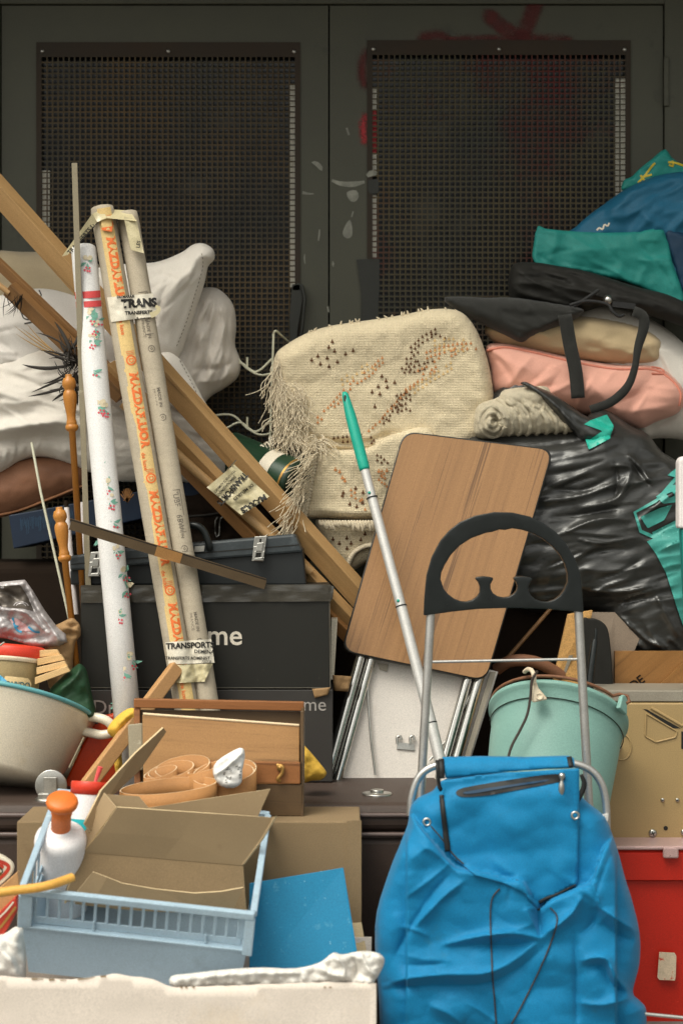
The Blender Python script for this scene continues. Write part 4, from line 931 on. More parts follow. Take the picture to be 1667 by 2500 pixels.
# tape hood over the tops
m = MB()
def strip3(pts, w, mi=0):       # a flat band through (x, y, d) points, w half width vector in metres
    q = [P(*p) for p in pts]; vs = []
    for i, c in enumerate(q): wv = Vector(w[i]); vs += [c - wv, c + wv]
    m.add(vs, [(2 * i, 2 * i + 1, 2 * i + 3, 2 * i + 2) for i in range(len(q) - 1)], mi)
def tapeq(q, nu, nv, d4, seed, wob=0.006):
    q = np.array(q, float); vs = []
    for j in range(nv + 1):
        for i in range(nu + 1):
            u, v = i / nu, j / nv
            p = q[0] * (1 - u) * (1 - v) + q[1] * u * (1 - v) + q[2] * u * v + q[3] * (1 - u) * v
            d = d4[0] * (1 - u) * (1 - v) + d4[1] * u * (1 - v) + d4[2] * u * v + d4[3] * (1 - u) * v
            vs.append(P(p[0], p[1], d - wob * (float(fbm(np.array([p[0] / 12]), np.array([p[1] / 12]), seed)[0]) + 0.5)))
    m.add(vs, [(j * (nu + 1) + i, j * (nu + 1) + i + 1, (j + 1) * (nu + 1) + i + 1, (j + 1) * (nu + 1) + i) for j in range(nv) for i in range(nu)], 0)
tapeq([(226, 522), (242, 538), (166, 622), (152, 626)], 3, 10, (4.675, 4.675, 4.69, 4.69), 3, 0.003)
tapeq([(226, 522), (250, 510), (262, 532), (238, 542)], 5, 4, (4.675, 4.70, 4.665, 4.67), 4)
tapeq([(248, 510), (318, 514), (334, 540), (258, 532)], 8, 4, (4.72, 4.72, 4.668, 4.67), 5)
tapeq([(302, 528), (334, 536), (352, 618), (320, 610)], 6, 8, (4.672, 4.68, 4.665, 4.665), 6)
text(m, 'TRANSFERTS DU', (172, 622), -49, 11, lambda x, y: 4.680 + 0 * x, 0.004, 1, 0.03, length=104); text(m, 'LES', (341, 606), -80, 9, flat(4.662), 0.004, 1, 0.03)
build(m, 'packing_tape', [M['tape_y'], M['black_ink']], None, 'yellowed tape draped over the top ends of the lamp tubes', 'tape')

# ---------------------------------------------------------------- toolbox, black cartons, tin
r = thing('toolbox', 'grey blue metal toolbox with two latches on top of the black carton', 'toolbox', tuple(P(450, 1428, 4.78)))
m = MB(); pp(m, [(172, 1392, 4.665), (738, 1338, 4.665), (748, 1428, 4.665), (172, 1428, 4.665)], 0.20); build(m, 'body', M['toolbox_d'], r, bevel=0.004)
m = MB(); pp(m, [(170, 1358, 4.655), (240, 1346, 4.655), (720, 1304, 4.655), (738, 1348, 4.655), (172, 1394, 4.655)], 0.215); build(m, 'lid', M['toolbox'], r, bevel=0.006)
m = MB(); ribbon(m, [(174, 1378), (300, 1366), (730, 1330)], 2.5, flat(4.655), 0.001, 0, 0, 30); build(m, 'lid_seam', M['slot_dark'], r)
def latch(cx, cy):
    m = MB()
    def rr(x0, y0, x1, y1, d, th): pp(m, [(cx + x0 + 4, cy + y0, d), (cx + x1 + 4, cy + y0 - 2, d), (cx + x1, cy + y1, d), (cx + x0, cy + y1, d)], th)
    rr(-14, -32, 16, -6, 4.646, 0.008); rr(-17, -8, 12, 28, 4.643, 0.006); rr(-8, -16, 8, 4, 4.637, 0.01); rr(-14, 4, -9, 24, 4.639, 0.006); rr(6, 4, 11, 24, 4.639, 0.006); rr(-14, 20, 10, 27, 4.639, 0.006)
    l = build(m, 'latch', M['steel'], r, bevel=0.0012)
    m = MB(); pp(m, [(cx - 8, cy + 8, 4.6425), (cx + 6, cy + 7, 4.6425), (cx + 5, cy + 18, 4.6425), (cx - 9, cy + 19, 4.6425)], 0.001); build(m, 'slot', M['slot_dark'], l); m = MB(); pp(m, [(cx + 2, cy - 27, 4.6455), (cx + 7, cy - 27, 4.6455), (cx + 6, cy - 18, 4.6455), (cx + 1, cy - 18, 4.6455)], 0.001); build(m, 'keyhole', M['slot_dark'], l)
latch(632, 1342); latch(232, 1380)
m = MB(); smooth_tube(m, [(420, 1290, 4.66), (450, 1283, 4.65), (482, 1284, 4.645), (500, 1300, 4.645), (510, 1328, 4.645), (512, 1342, 4.65)], 0.009, 10); build(m, 'handle', M['black_plastic'], r)
m = MB(); tube(m, [P(420, 1284, 4.65), P(472, 1280, 4.65), P(492, 1284, 4.65)], 0.003, 8); pp(m, [(476, 1334, 4.648), (500, 1332, 4.648), (498, 1346, 4.648), (474, 1348, 4.648)], 0.01); build(m, 'handle_bracket', M['steel'], r)
BD = 4.615
r = thing('carton', 'black carton with white lettering and clear tape, upper of the two', 'carton', tuple(P(500, 1680, BD + 0.15)))
zt = 1430
m = MB(); pp(m, [(197, zt, BD), (803, zt - 2, BD), (805, 1681, BD), (199, 1681, BD)], 0.30); build(m, 'body', [M['box_black']], r, bevel=0.002)
m = MB(); text(m, 'me', (505, 1574), 0, 36 * 1.42, flat(BD), 0.0012, 0, 0.012); build(m, 'lettering', M['box_print'], r)
m = MB(); quadgrid(m, [(198, 1429), (806, 1427), (808, 1468), (198, 1472)], flat(BD), 40, 6, 0.002, 0, 0.006, 61); quadgrid(m, [(802, 1427), (815, 1432), (812, 1462), (804, 1466)], flat(BD), 4, 4, 0.0, 0, 0.008, 6); build(m, 'clear_tape', M['clear_tape'], r)
m = MB()
for a, b in (((198, zt + 1), (803, zt - 1)), ((804, zt), (806, 1680)), ((198, 1679), (805, 1679))): ribbon(m, [a, b], 1.8, flat(BD), 0.0012, 0, 0, 30)
build(m, 'worn_edge', M['box_edge'], r)
r = thing('carton', 'dark grey carton with pale lettering, lower of the two', 'carton', tuple(P(500, 1909, BD + 0.15)))
m = MB(); pp(m, [(197, 1684, BD), (812, 1684, BD), (812, 1909, BD), (197, 1909, BD)], 0.30); build(m, 'body', M['box_grey'], r, bevel=0.002)
m = MB(); text(m, 'Drea', (226, 1743), 0, 36, flat(BD), 0.0012, 0, 0.0); text(m, 'me', (739, 1735), 0, 34, flat(BD), 0.0012, 0, 0.0); build(m, 'lettering', M['box_print_g'], r)
m = MB(); quadgrid(m, [(812, 1648), (858, 1652), (850, 1688), (816, 1686)], flat(BD + 0.05), 6, 4, 0.0, 0, 0.015, 71); build(m, 'torn_flap', M['kraft'], r, solid=0.003)
m = MB(); quadgrid(m, [(762, 1682), (806, 1678), (800, 1696), (768, 1704)], flat(BD), 6, 4, 0.004, 0, 0.004, 72); build(m, 'torn_flap', M['kraft'], r, solid=0.003)
m = MB(); pp(m, [(808, 1512, 4.70), (824, 1512, 4.70), (815, 1660, 4.70), (806, 1660, 4.70)], 0.15); build(m, 'book', M['tin_white'], None, 'white edged book standing in the gap right of the black carton', 'book', bevel=0.002)
# green tin
r = thing('tin_canister', 'dark green whisky tin with a cream band under the rug fringe', 'tin', tuple(P(660, 1200, 4.94)))
a, b = (560, 1112, 5.02), (728, 1186, 4.90); kk = 0.066
m = MB(); lathe(m, P(*a), P(*b), [(0, 0), (0, kk), (0.58, kk), (0.58, kk)], 40); lathe(m, P(*a), P(*b), [(0.58, kk + 0.0006), (0.73, kk + 0.0006)], 40, 1); lathe(m, P(*a), P(*b), [(0.73, kk), (0.9, kk)], 40, 0)
lathe(m, P(*a), P(*b), [(0.9, kk + 0.0008), (0.925, kk + 0.0008)], 40, 2); lathe(m, P(*a), P(*b), [(0.925, kk), (1.0, kk), (1.0, kk * 0.93), (0.985, kk * 0.9), (0.985, 0)], 40, 3)
fg = cyl(a, b, 62); text(m, 'Glenfi', (611, 1116), -28, 23, fg, 0.003, 1, 0.02, 0.95)
for x, y in ((640, 1100), (650, 1108)): ribbon(m, [(x, y), (x + 26, y + 22)], 2, fg, 0.002, 1, 0, 6)
for x, y in ((600, 1082), (612, 1086), (704, 1118), (712, 1126)): decal(m, ell(x, y, 4, 4, 7), fg, 0.002, 2, 5)
build(m, 'tin_body', [M['tin_green'], M['tin_white'], M['tin_gold'], M['tin_dark']], r)
# wire rack
m = MB(); WR = 0.0032; D5 = 5.14
tube(m, [P(658, 1120, D5), P(668, 815, D5)], WR, 8); smooth_tube(m, [(668, 815, D5), (674, 808, D5), (690, 822, D5 + 0.05), (720, 848, D5 + 0.16)], WR, 8)
for yy in (900, 1046):
    smooth_tube(m, [(470, yy + 46, D5 - 0.02), (520, yy + 18, D5), (556, yy - 2 , D5), (588, yy - 14, D5), (625, yy + 8, D5), (664, yy - 24, D5)], WR, 8)
    smooth_tube(m, [(470, yy - 20, D5), (560, yy - 34, D5), (604, yy, D5), (640, yy + 16, D5), (690, yy + 2, D5 + 0.02)], WR, 8)
    tube(m, [P(604, yy - 28, D5), P(604, yy + 2, D5)], WR, 8)
tube(m, [P(470, 1300, D5), P(476, 840, D5)], WR, 8)
tube(m, [P(658, 1120, D5), P(654, 1330, D5)], WR, 8)
build(m, 'wire_rack', M['wire_white'], None, 'white coated wire rack in the shade between pillows and rug', 'rack')
# ---------------------------------------------------------------- rug
r = thing('fringed_rug', 'cream woven rug folded over itself with brown stitched diamonds and long fringe', 'rug', tuple(P(920, 1400, 5.0)))
NW = [(0.010, 120, 80, 10, 51), (0.003, 18, 18, 0, 52)]
RU = Blob([(668, 905), (672, 868), (692, 846), (745, 815), (800, 797), (860, 787), (940, 776), (1000, 765), (1040, 756), (1090, 754), (1125, 762), (1150, 786), (1172, 826), (1190, 880), (1203, 950), (1204, 1010), (1190, 1070), (1060, 1120), (960, 1110), (880, 1104), (800, 1104), (735, 1104), (700, 1080), (690, 1030), (676, 960)], 5.0, 0.065, 0.2, 42, 5,
          folds=[([(760, 1070), (860, 1082), (960, 1060)], -0.018, 8), ([(1120, 780), (1165, 880), (1180, 1000)], 0.012, 26), ([(700, 880), (850, 840), (1050, 800)], 0.008, 40), ([(870, 1088), (905, 1070), (930, 1096)], 0.012, 10)], noise=NW, pw=2.4)
m = MB(); RU.mesh(m)
def mark(mb, x, y, fn, mi, k=1.0):
    x += random.uniform(-1, 1); y += random.uniform(-1, 1)
    decal(mb, [(x - 1.2 * k, y - 5 * k), (x + 1.2 * k, y - 5 * k), (x + 1.6 * k, y + 0), (x + 4.2 * k, y + 1 * k), (x + 3.6 * k, y + 4 * k), (x, y + 5.5 * k), (x - 3.6 * k, y + 4 * k), (x - 4.2 * k, y + 1 * k), (x - 1.6 * k, y)], fn, 0.0022, mi, 30, 0, (), False)
def zigzag(mb, pts, fn, mi, rows, dx=11, dy=13, skip=0.25, k=0.78):
    q = resample(pts, dx, False)
    for i, (x, y) in enumerate(q):
        for j in range(rows[0], rows[1]):
            if random.random() > skip: mark(mb, x + (j % 2) * 1.5, y + j * dy, fn, mi, k)
fu = RU.depth
# upper: spots, two diagonal dark/orange diamonds
for x, y in ((812, 833), (802, 846), (817, 855), (776, 868), (798, 874), (843, 863), (824, 882), (761, 878), (782, 887), (804, 894), (862, 855)): mark(m, x, y, fu, 1)
zigzag(m, [(1003, 846), (1020, 830), (1040, 815), (1062, 803)], fu, 1, (0, 2)); zigzag(m, [(980, 872), (1000, 876), (1020, 860)], fu, 1, (0, 3)); zigzag(m, [(1020, 880), (1040, 886), (1056, 880)], fu, 1, (0, 1)); zigzag(m, [(1030, 820), (1060, 812), (1095, 830)], fu, 1, (0, 1)); zigzag(m, [(985, 896), (1010, 894), (1035, 886)], fu, 1, (0, 2))
zigzag(m, [(1040, 860), (1080, 846), (1120, 838), (1160, 838)], fu, 2, (0, 2)); zigzag(m, [(1020, 905), (1050, 890), (1080, 866), (1110, 850)], fu, 2, (0, 2)); zigzag(m, [(1060, 830), (1090, 826), (1130, 830)], fu, 3, (0, 3))
zigzag(m, [(775, 1018), (810, 985), (840, 950), (870, 922), (905, 900), (932, 872)], fu, 2, (0, 2)); zigzag(m, [(835, 925), (870, 900), (910, 885)], fu, 3, (0, 2), 13)
for x, y in ((931, 918), (942, 928), (924, 942), (944, 944), (963, 932), (908, 956), (926, 960), (915, 992)): mark(m, x, y, fu, 1)
zigzag(m, [(900, 1050), (925, 1030), (950, 1000), (985, 962), (1010, 942)], fu, 2, (0, 1)); zigzag(m, [(935, 1020), (960, 985), (990, 955)], fu, 1, (0, 3)); zigzag(m, [(968, 965), (990, 958), (1000, 962)], fu, 1, (0, 4)); zigzag(m, [(1010, 944), (1060, 910), (1110, 880)], fu, 3, (0, 2)); zigzag(m, [(990, 950), (1030, 925), (1060, 905)], fu, 2, (0, 1), 11)
zigzag(m, [(815, 1070), (840, 1066), (880, 1060)], fu, 1, (0, 2), 10); zigzag(m, [(905, 1068), (930, 1090), (950, 1085)], fu, 1, (0, 3), 10)
up = build(m, 'upper_fold', [M['rug'], M['rug_d'], M['rug_o'], M['rug_t']], r)
RL = Blob([(776, 1100), (840, 1098), (900, 1092), (960, 1060), (1060, 1060), (1060, 1280), (930, 1268), (860, 1268), (790, 1264), (745, 1262), (752, 1200), (764, 1140)], 4.925, 0.035, 0.2, 20, 5, folds=[([(760, 1240), (850, 1250), (940, 1250)], 0.012, 12)], noise=NW, pw=2.6)
m = MB(); RL.mesh(m); fl = RL.depth
for x, y in ((818, 1146), (829, 1150), (835, 1166), (842, 1172), (868, 1190), (836, 1208), (838, 1202), (886, 1202), (870, 1236), (884, 1226), (854, 1230), (924, 1150), (930, 1160), (944, 1148)): mark(m, x, y, fl, 1 + (y < 1180))
zigzag(m, [(856, 1196), (880, 1210), (890, 1230)], fl, 2, (0, 2), 11); zigzag(m, [(920, 1110), (935, 1118), (945, 1128)], fl, 1, (0, 3), 10); zigzag(m, [(925, 1145), (945, 1160)], fl, 2, (0, 3), 10)
build(m, 'lower_fold', [M['rug'], M['rug_d'], M['rug_o']], r)
m = MB(); RR = Blob([(772, 1268), (850, 1274), (930, 1276), (980, 1290), (960, 1350), (900, 1372), (850, 1396), (822, 1372), (792, 1320)], 4.94, 0.035, 0.12, 26, 5, noise=NW)
RR.mesh(m)
for x, y in ((812, 1316), (828, 1326), (846, 1312), (857, 1326), (846, 1338), (890, 1302), (880, 1316)): mark(m, x, y, RR.depth, 1)
build(m, 'rolled_end', [M['rug'], M['rug_d']], r)
m = MB(); q = catmull([(925, 1330), (890, 1334), (862, 1352), (848, 1384), (850, 1400)], 6, False)
for x, y in q: lathe(m, P(x - 3, y - 5, 4.895), P(x + 3, y + 5, 4.90), [(0, 0), (0.1, 0.005), (0.5, 0.009), (0.9, 0.005), (1, 0)], 7)
build(m, 'tufted_edge', M['fringe'], r); m = MB()
for x in np.arange(780, 925, 7): tube(m, [P(x, 1272, 4.885), P(x + 4 + random.uniform(-2, 2), 1280, 4.875), P(x + 8 + random.uniform(-4, 4), 1286 + random.uniform(-4, 8) + (x > 850) * 5, 4.88)], [0.004, 0.0055, 0.003], 6)
build(m, 'tufted_edge', M['fringe'], r); m = MB()
for x in np.arange(745, 1130, 9):
    y = np.interp(x, [692, 745, 800, 860, 940, 1040, 1090, 1130], [846, 815, 797, 787, 776, 756, 754, 764]) + 3
    if random.random() < 0.55: tube(m, [P(x, y + 4, 4.985), P(x + random.uniform(-5, 3), y - 4, 4.98), P(x + random.uniform(-8, 2), y - random.uniform(5, 12), 4.98)], [0.0035, 0.003, 0.0015], 5)
build(m, 'tufted_edge', M['fringe'], r); m = MB()
def strand(x, y, d, dx, dy, L, curl=0.5, g=0.30, dz=0.0):
    p = [(x, y, d)]; a = math.atan2(dy, dx) + random.uniform(-0.3, 0.3)
    for i in range(8):
        a += random.uniform(-curl, curl) * 0.9 + g * (math.pi / 2 - a)
        p.append((p[-1][0] + math.cos(a) * L / 8, p[-1][1] + math.sin(a) * L / 8, p[-1][2] - dz - random.uniform(-0.002, 0.004)))
    tube(m, [P(*q) for q in catmull(p, 3, False)], 0.0011, 5, 0)
for y in np.arange(872, 1060, 1.1):
    x = np.interp(y, [868, 905, 960, 1030, 1060], [674, 670, 680, 694, 706]) + random.uniform(-2, 12)
    strand(x, y, 4.955 - (x - 668) * 0.0008, random.uniform(-0.7, 0.2), 0.8, random.uniform(45, 105), 0.55)
for i in range(130): strand(random.uniform(690, 740), random.uniform(930, 1060), 4.925, random.uniform(-0.3, 0.9), 0.7, random.uniform(35, 90), 0.7)
for i in range(40): strand(random.uniform(730, 790), random.uniform(1060, 1092), 4.90, random.uniform(0.2, 1), 0.3, random.uniform(40, 80), 0.4)
for y in np.arange(1104, 1268, 1.6):
    x = np.interp(y, [1104, 1140, 1200, 1264], [776, 766, 754, 747]) + random.uniform(-2, 3)
    t = (y - 1104) / 160
    strand(x, y, 4.885, -0.95, 0.35 + 0.45 * t + random.uniform(-0.2, 0.2), random.uniform(40, 75) + 70 * t, 0.24, 0.07, 0.0135)
for y in np.arange(1108, 1262, 8): lathe(m, P(np.interp(y, [1104, 1264], [775, 746]) - 3, y - 3, 4.892), P(np.interp(y, [1104, 1264], [775, 746]) + 3, y + 3, 4.892), [(0, 0), (0.2, 0.005), (0.8, 0.005), (1, 0)], 7)
for i in range(26): strand(random.uniform(748, 778), random.uniform(1085, 1106), 4.89, random.uniform(-1, -0.3), random.uniform(-0.4, 0.6), random.uniform(40, 80), 0.5)
build(m, 'fringe', M['fringe'], r)

# ---------------------------------------------------------------- right: duvet, cushions, handbag, cool bag
B = Blob([(1390, 775), (1420, 742), (1480, 742), (1560, 765), (1630, 806), (1680, 850), (1740, 900), (1740, 1110), (1667, 1075), (1600, 1070), (1560, 1075), (1500, 1020), (1440, 900)], 5.16, 0.10, 0.18, 100, 5,
         folds=[([(1500, 790), (1600, 850), (1660, 960)], 0.012, 16), ([(1560, 1060), (1620, 1030), (1680, 985)], -0.014, 12), ([(1580, 830), (1620, 900), (1625, 990)], -0.010, 10)] + rfolds(18, (1440, 760, 1680, 1060), 50, 30, 120, 0.009, 5, 17), noise=[(0.014, 70, 50, 40, 61, 0)])
soft('duvet', 'white duvet bunched behind the pink cushion at the right edge', 'duvet', B, 'linen')
B = Blob([(1182, 800), (1240, 775), (1330, 768), (1440, 772), (1540, 790), (1604, 822), (1616, 850), (1604, 888), (1540, 895), (1400, 878), (1290, 858), (1210, 838)], 5.10, 0.085, 0.15, 62, 5,
         folds=[([(1540, 800), (1575, 830), (1600, 870)], -0.010, 10), ([(1520, 880), (1560, 850), (1600, 835)], 0.010, 8)] + rfolds(16, (1230, 780, 1600, 880), 10, 30, 100, 0.007, 5, 15), noise=[(0.012, 70, 30, 8, 63, 0)])
soft('cushion', 'tan cushion sandwiched between the black handbag and the pink cushion', 'cushion', B, 'tan_cloth')
BP = Blob([(1186, 846), (1230, 838), (1300, 850), (1400, 874), (1500, 890), (1590, 892), (1640, 915), (1668, 950), (1672, 980), (1650, 1010), (1600, 1030), (1560, 1046), (1500, 1030), (1420, 1010), (1300, 990), (1210, 965), (1196, 900)], 5.07, 0.10, 0.16, 66, 5,
         folds=[([(1230, 960), (1270, 900), (1300, 870)], 0.010, 12), ([(1210, 870), (1240, 910), (1260, 950)], -0.010, 10), ([(1480, 1000), (1560, 960), (1640, 930)], -0.010, 14), ([(1440, 930), (1480, 980), (1520, 1010)], 0.008, 12)] + rfolds(22, (1210, 880, 1650, 1020), -20, 45, 110, 0.007, 5, 16), noise=[(0.014, 80, 40, 10, 65, 0)])
p = soft('cushion', 'salmon pink box cushion with piped edges on the right', 'cushion', BP, 'pink_cloth')
m = MB(); cord(m, [(1190, 856), (1232, 848), (1300, 860), (1400, 884), (1500, 901), (1590, 902), (1636, 926), (1660, 960), (1656, 990)], 0.0042, BP.depth, 0.002); cord(m, [(1590, 896), (1612, 900), (1622, 912), (1590, 912)], 0.003, BP.depth, 0.004)
build(m, 'piping', M['pink_piping'], p)
# black handbag draped on top
r = thing('handbag', 'black fabric tote bag slumped over the tan cushion with hanging straps', 'handbag', tuple(P(1380, 800, 5.03)))
B1 = Blob([(1240, 690), (1247, 655), (1262, 641), (1310, 641), (1365, 650), (1430, 662), (1490, 680), (1560, 702), (1636, 722), (1700, 760), (1700, 806), (1620, 782), (1560, 764), (1480, 748), (1410, 762), (1320, 750), (1250, 735)], 5.08, 0.07, 0.14, 34, 4.5,
          folds=[([(1260, 652), (1370, 664), (1500, 700), (1640, 745)], -0.012, 5), ([(1250, 690), (1380, 700), (1500, 735), (1600, 770)], 0.014, 9), ([(1250, 672), (1400, 686), (1560, 732)], -0.010, 7)] + rfolds(18, (1250, 650, 1660, 770), 17, 14, 140, 0.010, 4, 18), noise=[(0.010, 60, 18, 14, 71)])
m = MB(); B1.mesh(m); build(m, 'body', M['bag_black_d'], r)
B2 = Blob([(1080, 730), (1120, 724), (1190, 727), (1240, 726), (1330, 735), (1416, 752), (1420, 766), (1392, 786), (1340, 806), (1290, 828), (1270, 836), (1240, 822), (1190, 798), (1130, 768)], 5.03, 0.05, 0.06, 30, 6, folds=[([(1272, 832), (1330, 806), (1410, 768)], -0.012, 7), ([(1280, 818), (1330, 794), (1400, 762)], 0.010, 5), ([(1210, 735), (1220, 770), (1260, 820)], 0.006, 14)], noise=[(0.008, 60, 30, 20, 73), (0.007, 70, 20, 25, 74, 1)], smooth=3)
m = MB(); B2.mesh(m); build(m, 'front_flap', M['bag_black'], r)
m = MB()
def strapd(d): return lambda x, y: np.full(len(np.atleast_1d(x)), d)
ribbon(m, [(1378, 768), (1390, 840), (1404, 905), (1410, 972)], 33, strapd(4.955), 0, 0, 5, 10); s1 = build(m, 'strap', M['bag_black'], r, solid=0.004)
m = MB(); ribbon(m, [(1545, 760), (1568, 772), (1570, 800), (1556, 850), (1548, 900), (1530, 945), (1490, 982), (1440, 1000)], [26, 26, 22, 16, 18, 22, 22, 20], strapd(4.952), 0, 0, 5, 8); build(m, 'strap', M['bag_black'], r, solid=0.004)
m = MB(); lathe(m, P(1481, 731, 5.0), P(1484, 733, 4.975), [(0, 0.012), (0.6, 0.012), (1, 0.007), (1, 0)], 16); build(m, 'clasp', M['steel'], r)
m = MB(); smooth_tube(m, [(1390, 745, 4.985), (1430, 735, 4.975), (1480, 742, 4.97), (1494, 760, 4.965), (1510, 772, 4.965), (1522, 768, 4.97)], 0.0045, 8); smooth_tube(m, [(1400, 748, 4.985), (1440, 722, 4.975), (1460, 708, 4.98)], 0.005, 8); ribbon(m, [(1494, 742), (1550, 748)], 14, strapd(4.972), 0); build(m, 'zip_pull', M['black_rubber'], r)
# cool bag
r = thing('cool_bag', 'blue and teal insulated bag crowning the right of the pile', 'bag', tuple(P(1520, 700, 5.15)))
BB = Blob([(1392, 575), (1402, 556), (1440, 522), (1467, 503), (1522, 464), (1575, 438), (1625, 424), (1690, 418), (1760, 425), (1760, 740), (1660, 700), (1500, 640)], 5.20, 0.045, 0.1, 34, 6, folds=[([(1560, 520), (1590, 540), (1625, 560)], 0.014, 14), ([(1470, 520), (1560, 500), (1667, 520)], 0.012, 30)] + rfolds(16, (1450, 450, 1680, 560), -25, 30, 120, 0.010, 6, 13), noise=[(0.012, 80, 50, -20, 81), (0.012, 120, 40, -30, 85, 1)], smooth=2)
m = MB(); BB.mesh(m)
ribbon(m, [(1456, 562), (1462, 556), (1470, 560), (1474, 548), (1482, 552), (1486, 544)], 4, BB.depth, 0.002, 1, 5, 4)
build(m, 'body', [M['cool_blue'], M['tin_white']], r)
BT = Blob([(1312, 552), (1330, 558), (1400, 565), (1480, 568), (1560, 565), (1618, 560), (1640, 640), (1672, 735), (1640, 735), (1560, 700), (1480, 676), (1400, 660), (1306, 648), (1302, 596)], 5.145, 0.010, 0.08, 8, 5, folds=rfolds(12, (1330, 575, 1640, 690), 20, 40, 120, 0.008, 6, 14) + [([(1330, 600), (1420, 612), (1560, 600)], 0.010, 30), ([(1550, 590), (1600, 640), (1640, 700)], -0.006, 6)], noise=[(0.008, 70, 40, 10, 82), (0.008, 60, 100, 20, 86, 1)], smooth=2)
m = MB(); BT.mesh(m); build(m, 'front_panel', M['cool_teal'], r)
BS = Blob([(1620, 562), (1680, 572), (1760, 590), (1760, 800), (1672, 730), (1644, 650)], 5.155, 0.012, 0.08, 10, 7, noise=[(0.01, 50, 50, 0, 83)], smooth=3)
m = MB(); BS.mesh(m); build(m, 'side_panel', M['cool_navy'], r)
BL = Blob([(1518, 466), (1522, 440), (1540, 432), (1560, 412), (1590, 388), (1622, 364), (1640, 386), (1670, 402), (1740, 420), (1740, 470), (1640, 440), (1570, 452)], 5.22, 0.012, 0.06, 10, 5, noise=[(0.01, 40, 30, 0, 84)], smooth=3)
m = MB(); BL.mesh(m)
for pl_ in ([(1556, 446), (1572, 430), (1590, 406), (1598, 398)], [(1566, 432), (1576, 430), (1590, 426)], [(1562, 428), (1572, 440)], [(1630, 396), (1650, 398), (1680, 410)], [(1632, 402), (1642, 406), (1640, 392)]): ribbon(m, pl_, 5, BL.depth, 0.0015, 1, 4, 5)
build(m, 'lid', [M['cool_teal'], M['cool_yellow']], r)

# ---------------------------------------------------------------- black plastic sack with knitted roll
r = thing('plastic_sack', 'shiny black plastic sack with teal printing and a teal tape patch', 'sack', tuple(P(1450, 1640, 4.97)))
fd = []
for pts, a, w_ in (([(1310, 1225), (1400, 1215), (1480, 1190), (1530, 1160)], 0.022, 9), ([(1330, 1190), (1420, 1196), (1500, 1160)], -0.016, 10), ([(1320, 1320), (1380, 1300), (1450, 1270), (1520, 1265)], 0.026, 9), ([(1410, 1316), (1470, 1325), (1560, 1310)], 0.022, 7), ([(1340, 1265), (1430, 1255), (1510, 1240)], -0.022, 12), ([(1420, 1390), (1500, 1394), (1600, 1380)], 0.014, 12), ([(1420, 1440), (1500, 1445), (1560, 1438), (1610, 1424)], 0.034, 11), ([(1420, 1475), (1520, 1470), (1580, 1460)], -0.026, 12), ([(1490, 1490), (1540, 1530), (1590, 1570), (1640, 1580)], 0.024, 9), ([(1500, 1520), (1540, 1570), (1600, 1620)], -0.02, 10), ([(1600, 1450), (1630, 1510), (1660, 1560)], 0.02, 10), ([(1628, 1575), (1626, 1610), (1622, 1640)], 0.02, 6),
                   ([(1486, 1140), (1520, 1136), (1540, 1142)], 0.02, 7), ([(1540, 1140), (1530, 1180), (1500, 1220), (1420, 1240)], 0.022, 9), ([(1500, 1130), (1506, 1180), (1500, 1210)], -0.02, 9), ([(1530, 1110), (1560, 1140), (1590, 1180)], 0.024, 9), ([(1535, 1120), (1570, 1170), (1585, 1185)], -0.02, 8), ([(1560, 1095), (1600, 1110), (1640, 1150)], 0.014, 14), ([(1170, 1070), (1260, 1066), (1350, 1054), (1440, 1050)], 0.016, 9), ([(1300, 1090), (1400, 1078), (1480, 1060)], -0.016, 10), ([(1330, 1130), (1420, 1110), (1490, 1095)], 0.014, 12), ([(1340, 1160), (1430, 1140), (1480, 1120)], -0.012, 10),
                   ([(1560, 1270), (1620, 1220), (1667, 1190)], 0.02, 9), ([(1570, 1320), (1620, 1290), (1667, 1270)], -0.014, 10), ([(1600, 1350), (1640, 1330), (1680, 1320)], 0.012, 8), ([(1610, 1390), (1640, 1380), (1680, 1376)], 0.012, 8)):
    fd.append((pts, a * 0.7, w_ * 0.75, 1.0))
BK = Blob([(1140, 1075), (1148, 1062), (1250, 1052), (1400, 1045), (1440, 1010), (1480, 1002), (1540, 1040), (1580, 1060), (1612, 1100), (1650, 1125), (1720, 1180), (1730, 1560), (1680, 1600), (1640, 1630), (1610, 1646), (1560, 1624), (1526, 1606), (1510, 1570), (1490, 1530), (1470, 1500), (1420, 1488), (1360, 1492), (1280, 1490), (1180, 1400), (1140, 1250)], 4.97, 0.11, 0.2, 120, 4.5, folds=fd + rfolds(18, (1320, 1080, 1620, 1480), -10, 16, 190, 0.009, 4.5, 11) + rfolds(8, (1480, 1480, 1660, 1630), 50, 20, 110, 0.012, 4.5, 12), noise=[(0.008, 240, 40, -8, 91, 1), (0.026, 170, 90, -10, 93, 0), (0.008, 70, 34, -14, 92, 2)], smooth=4)
m = MB(); BK.mesh(m); fk = BK.depth
def tealp(o, holes=()): decal(m, o, fk, 0.005, 1, 4, 0, holes)
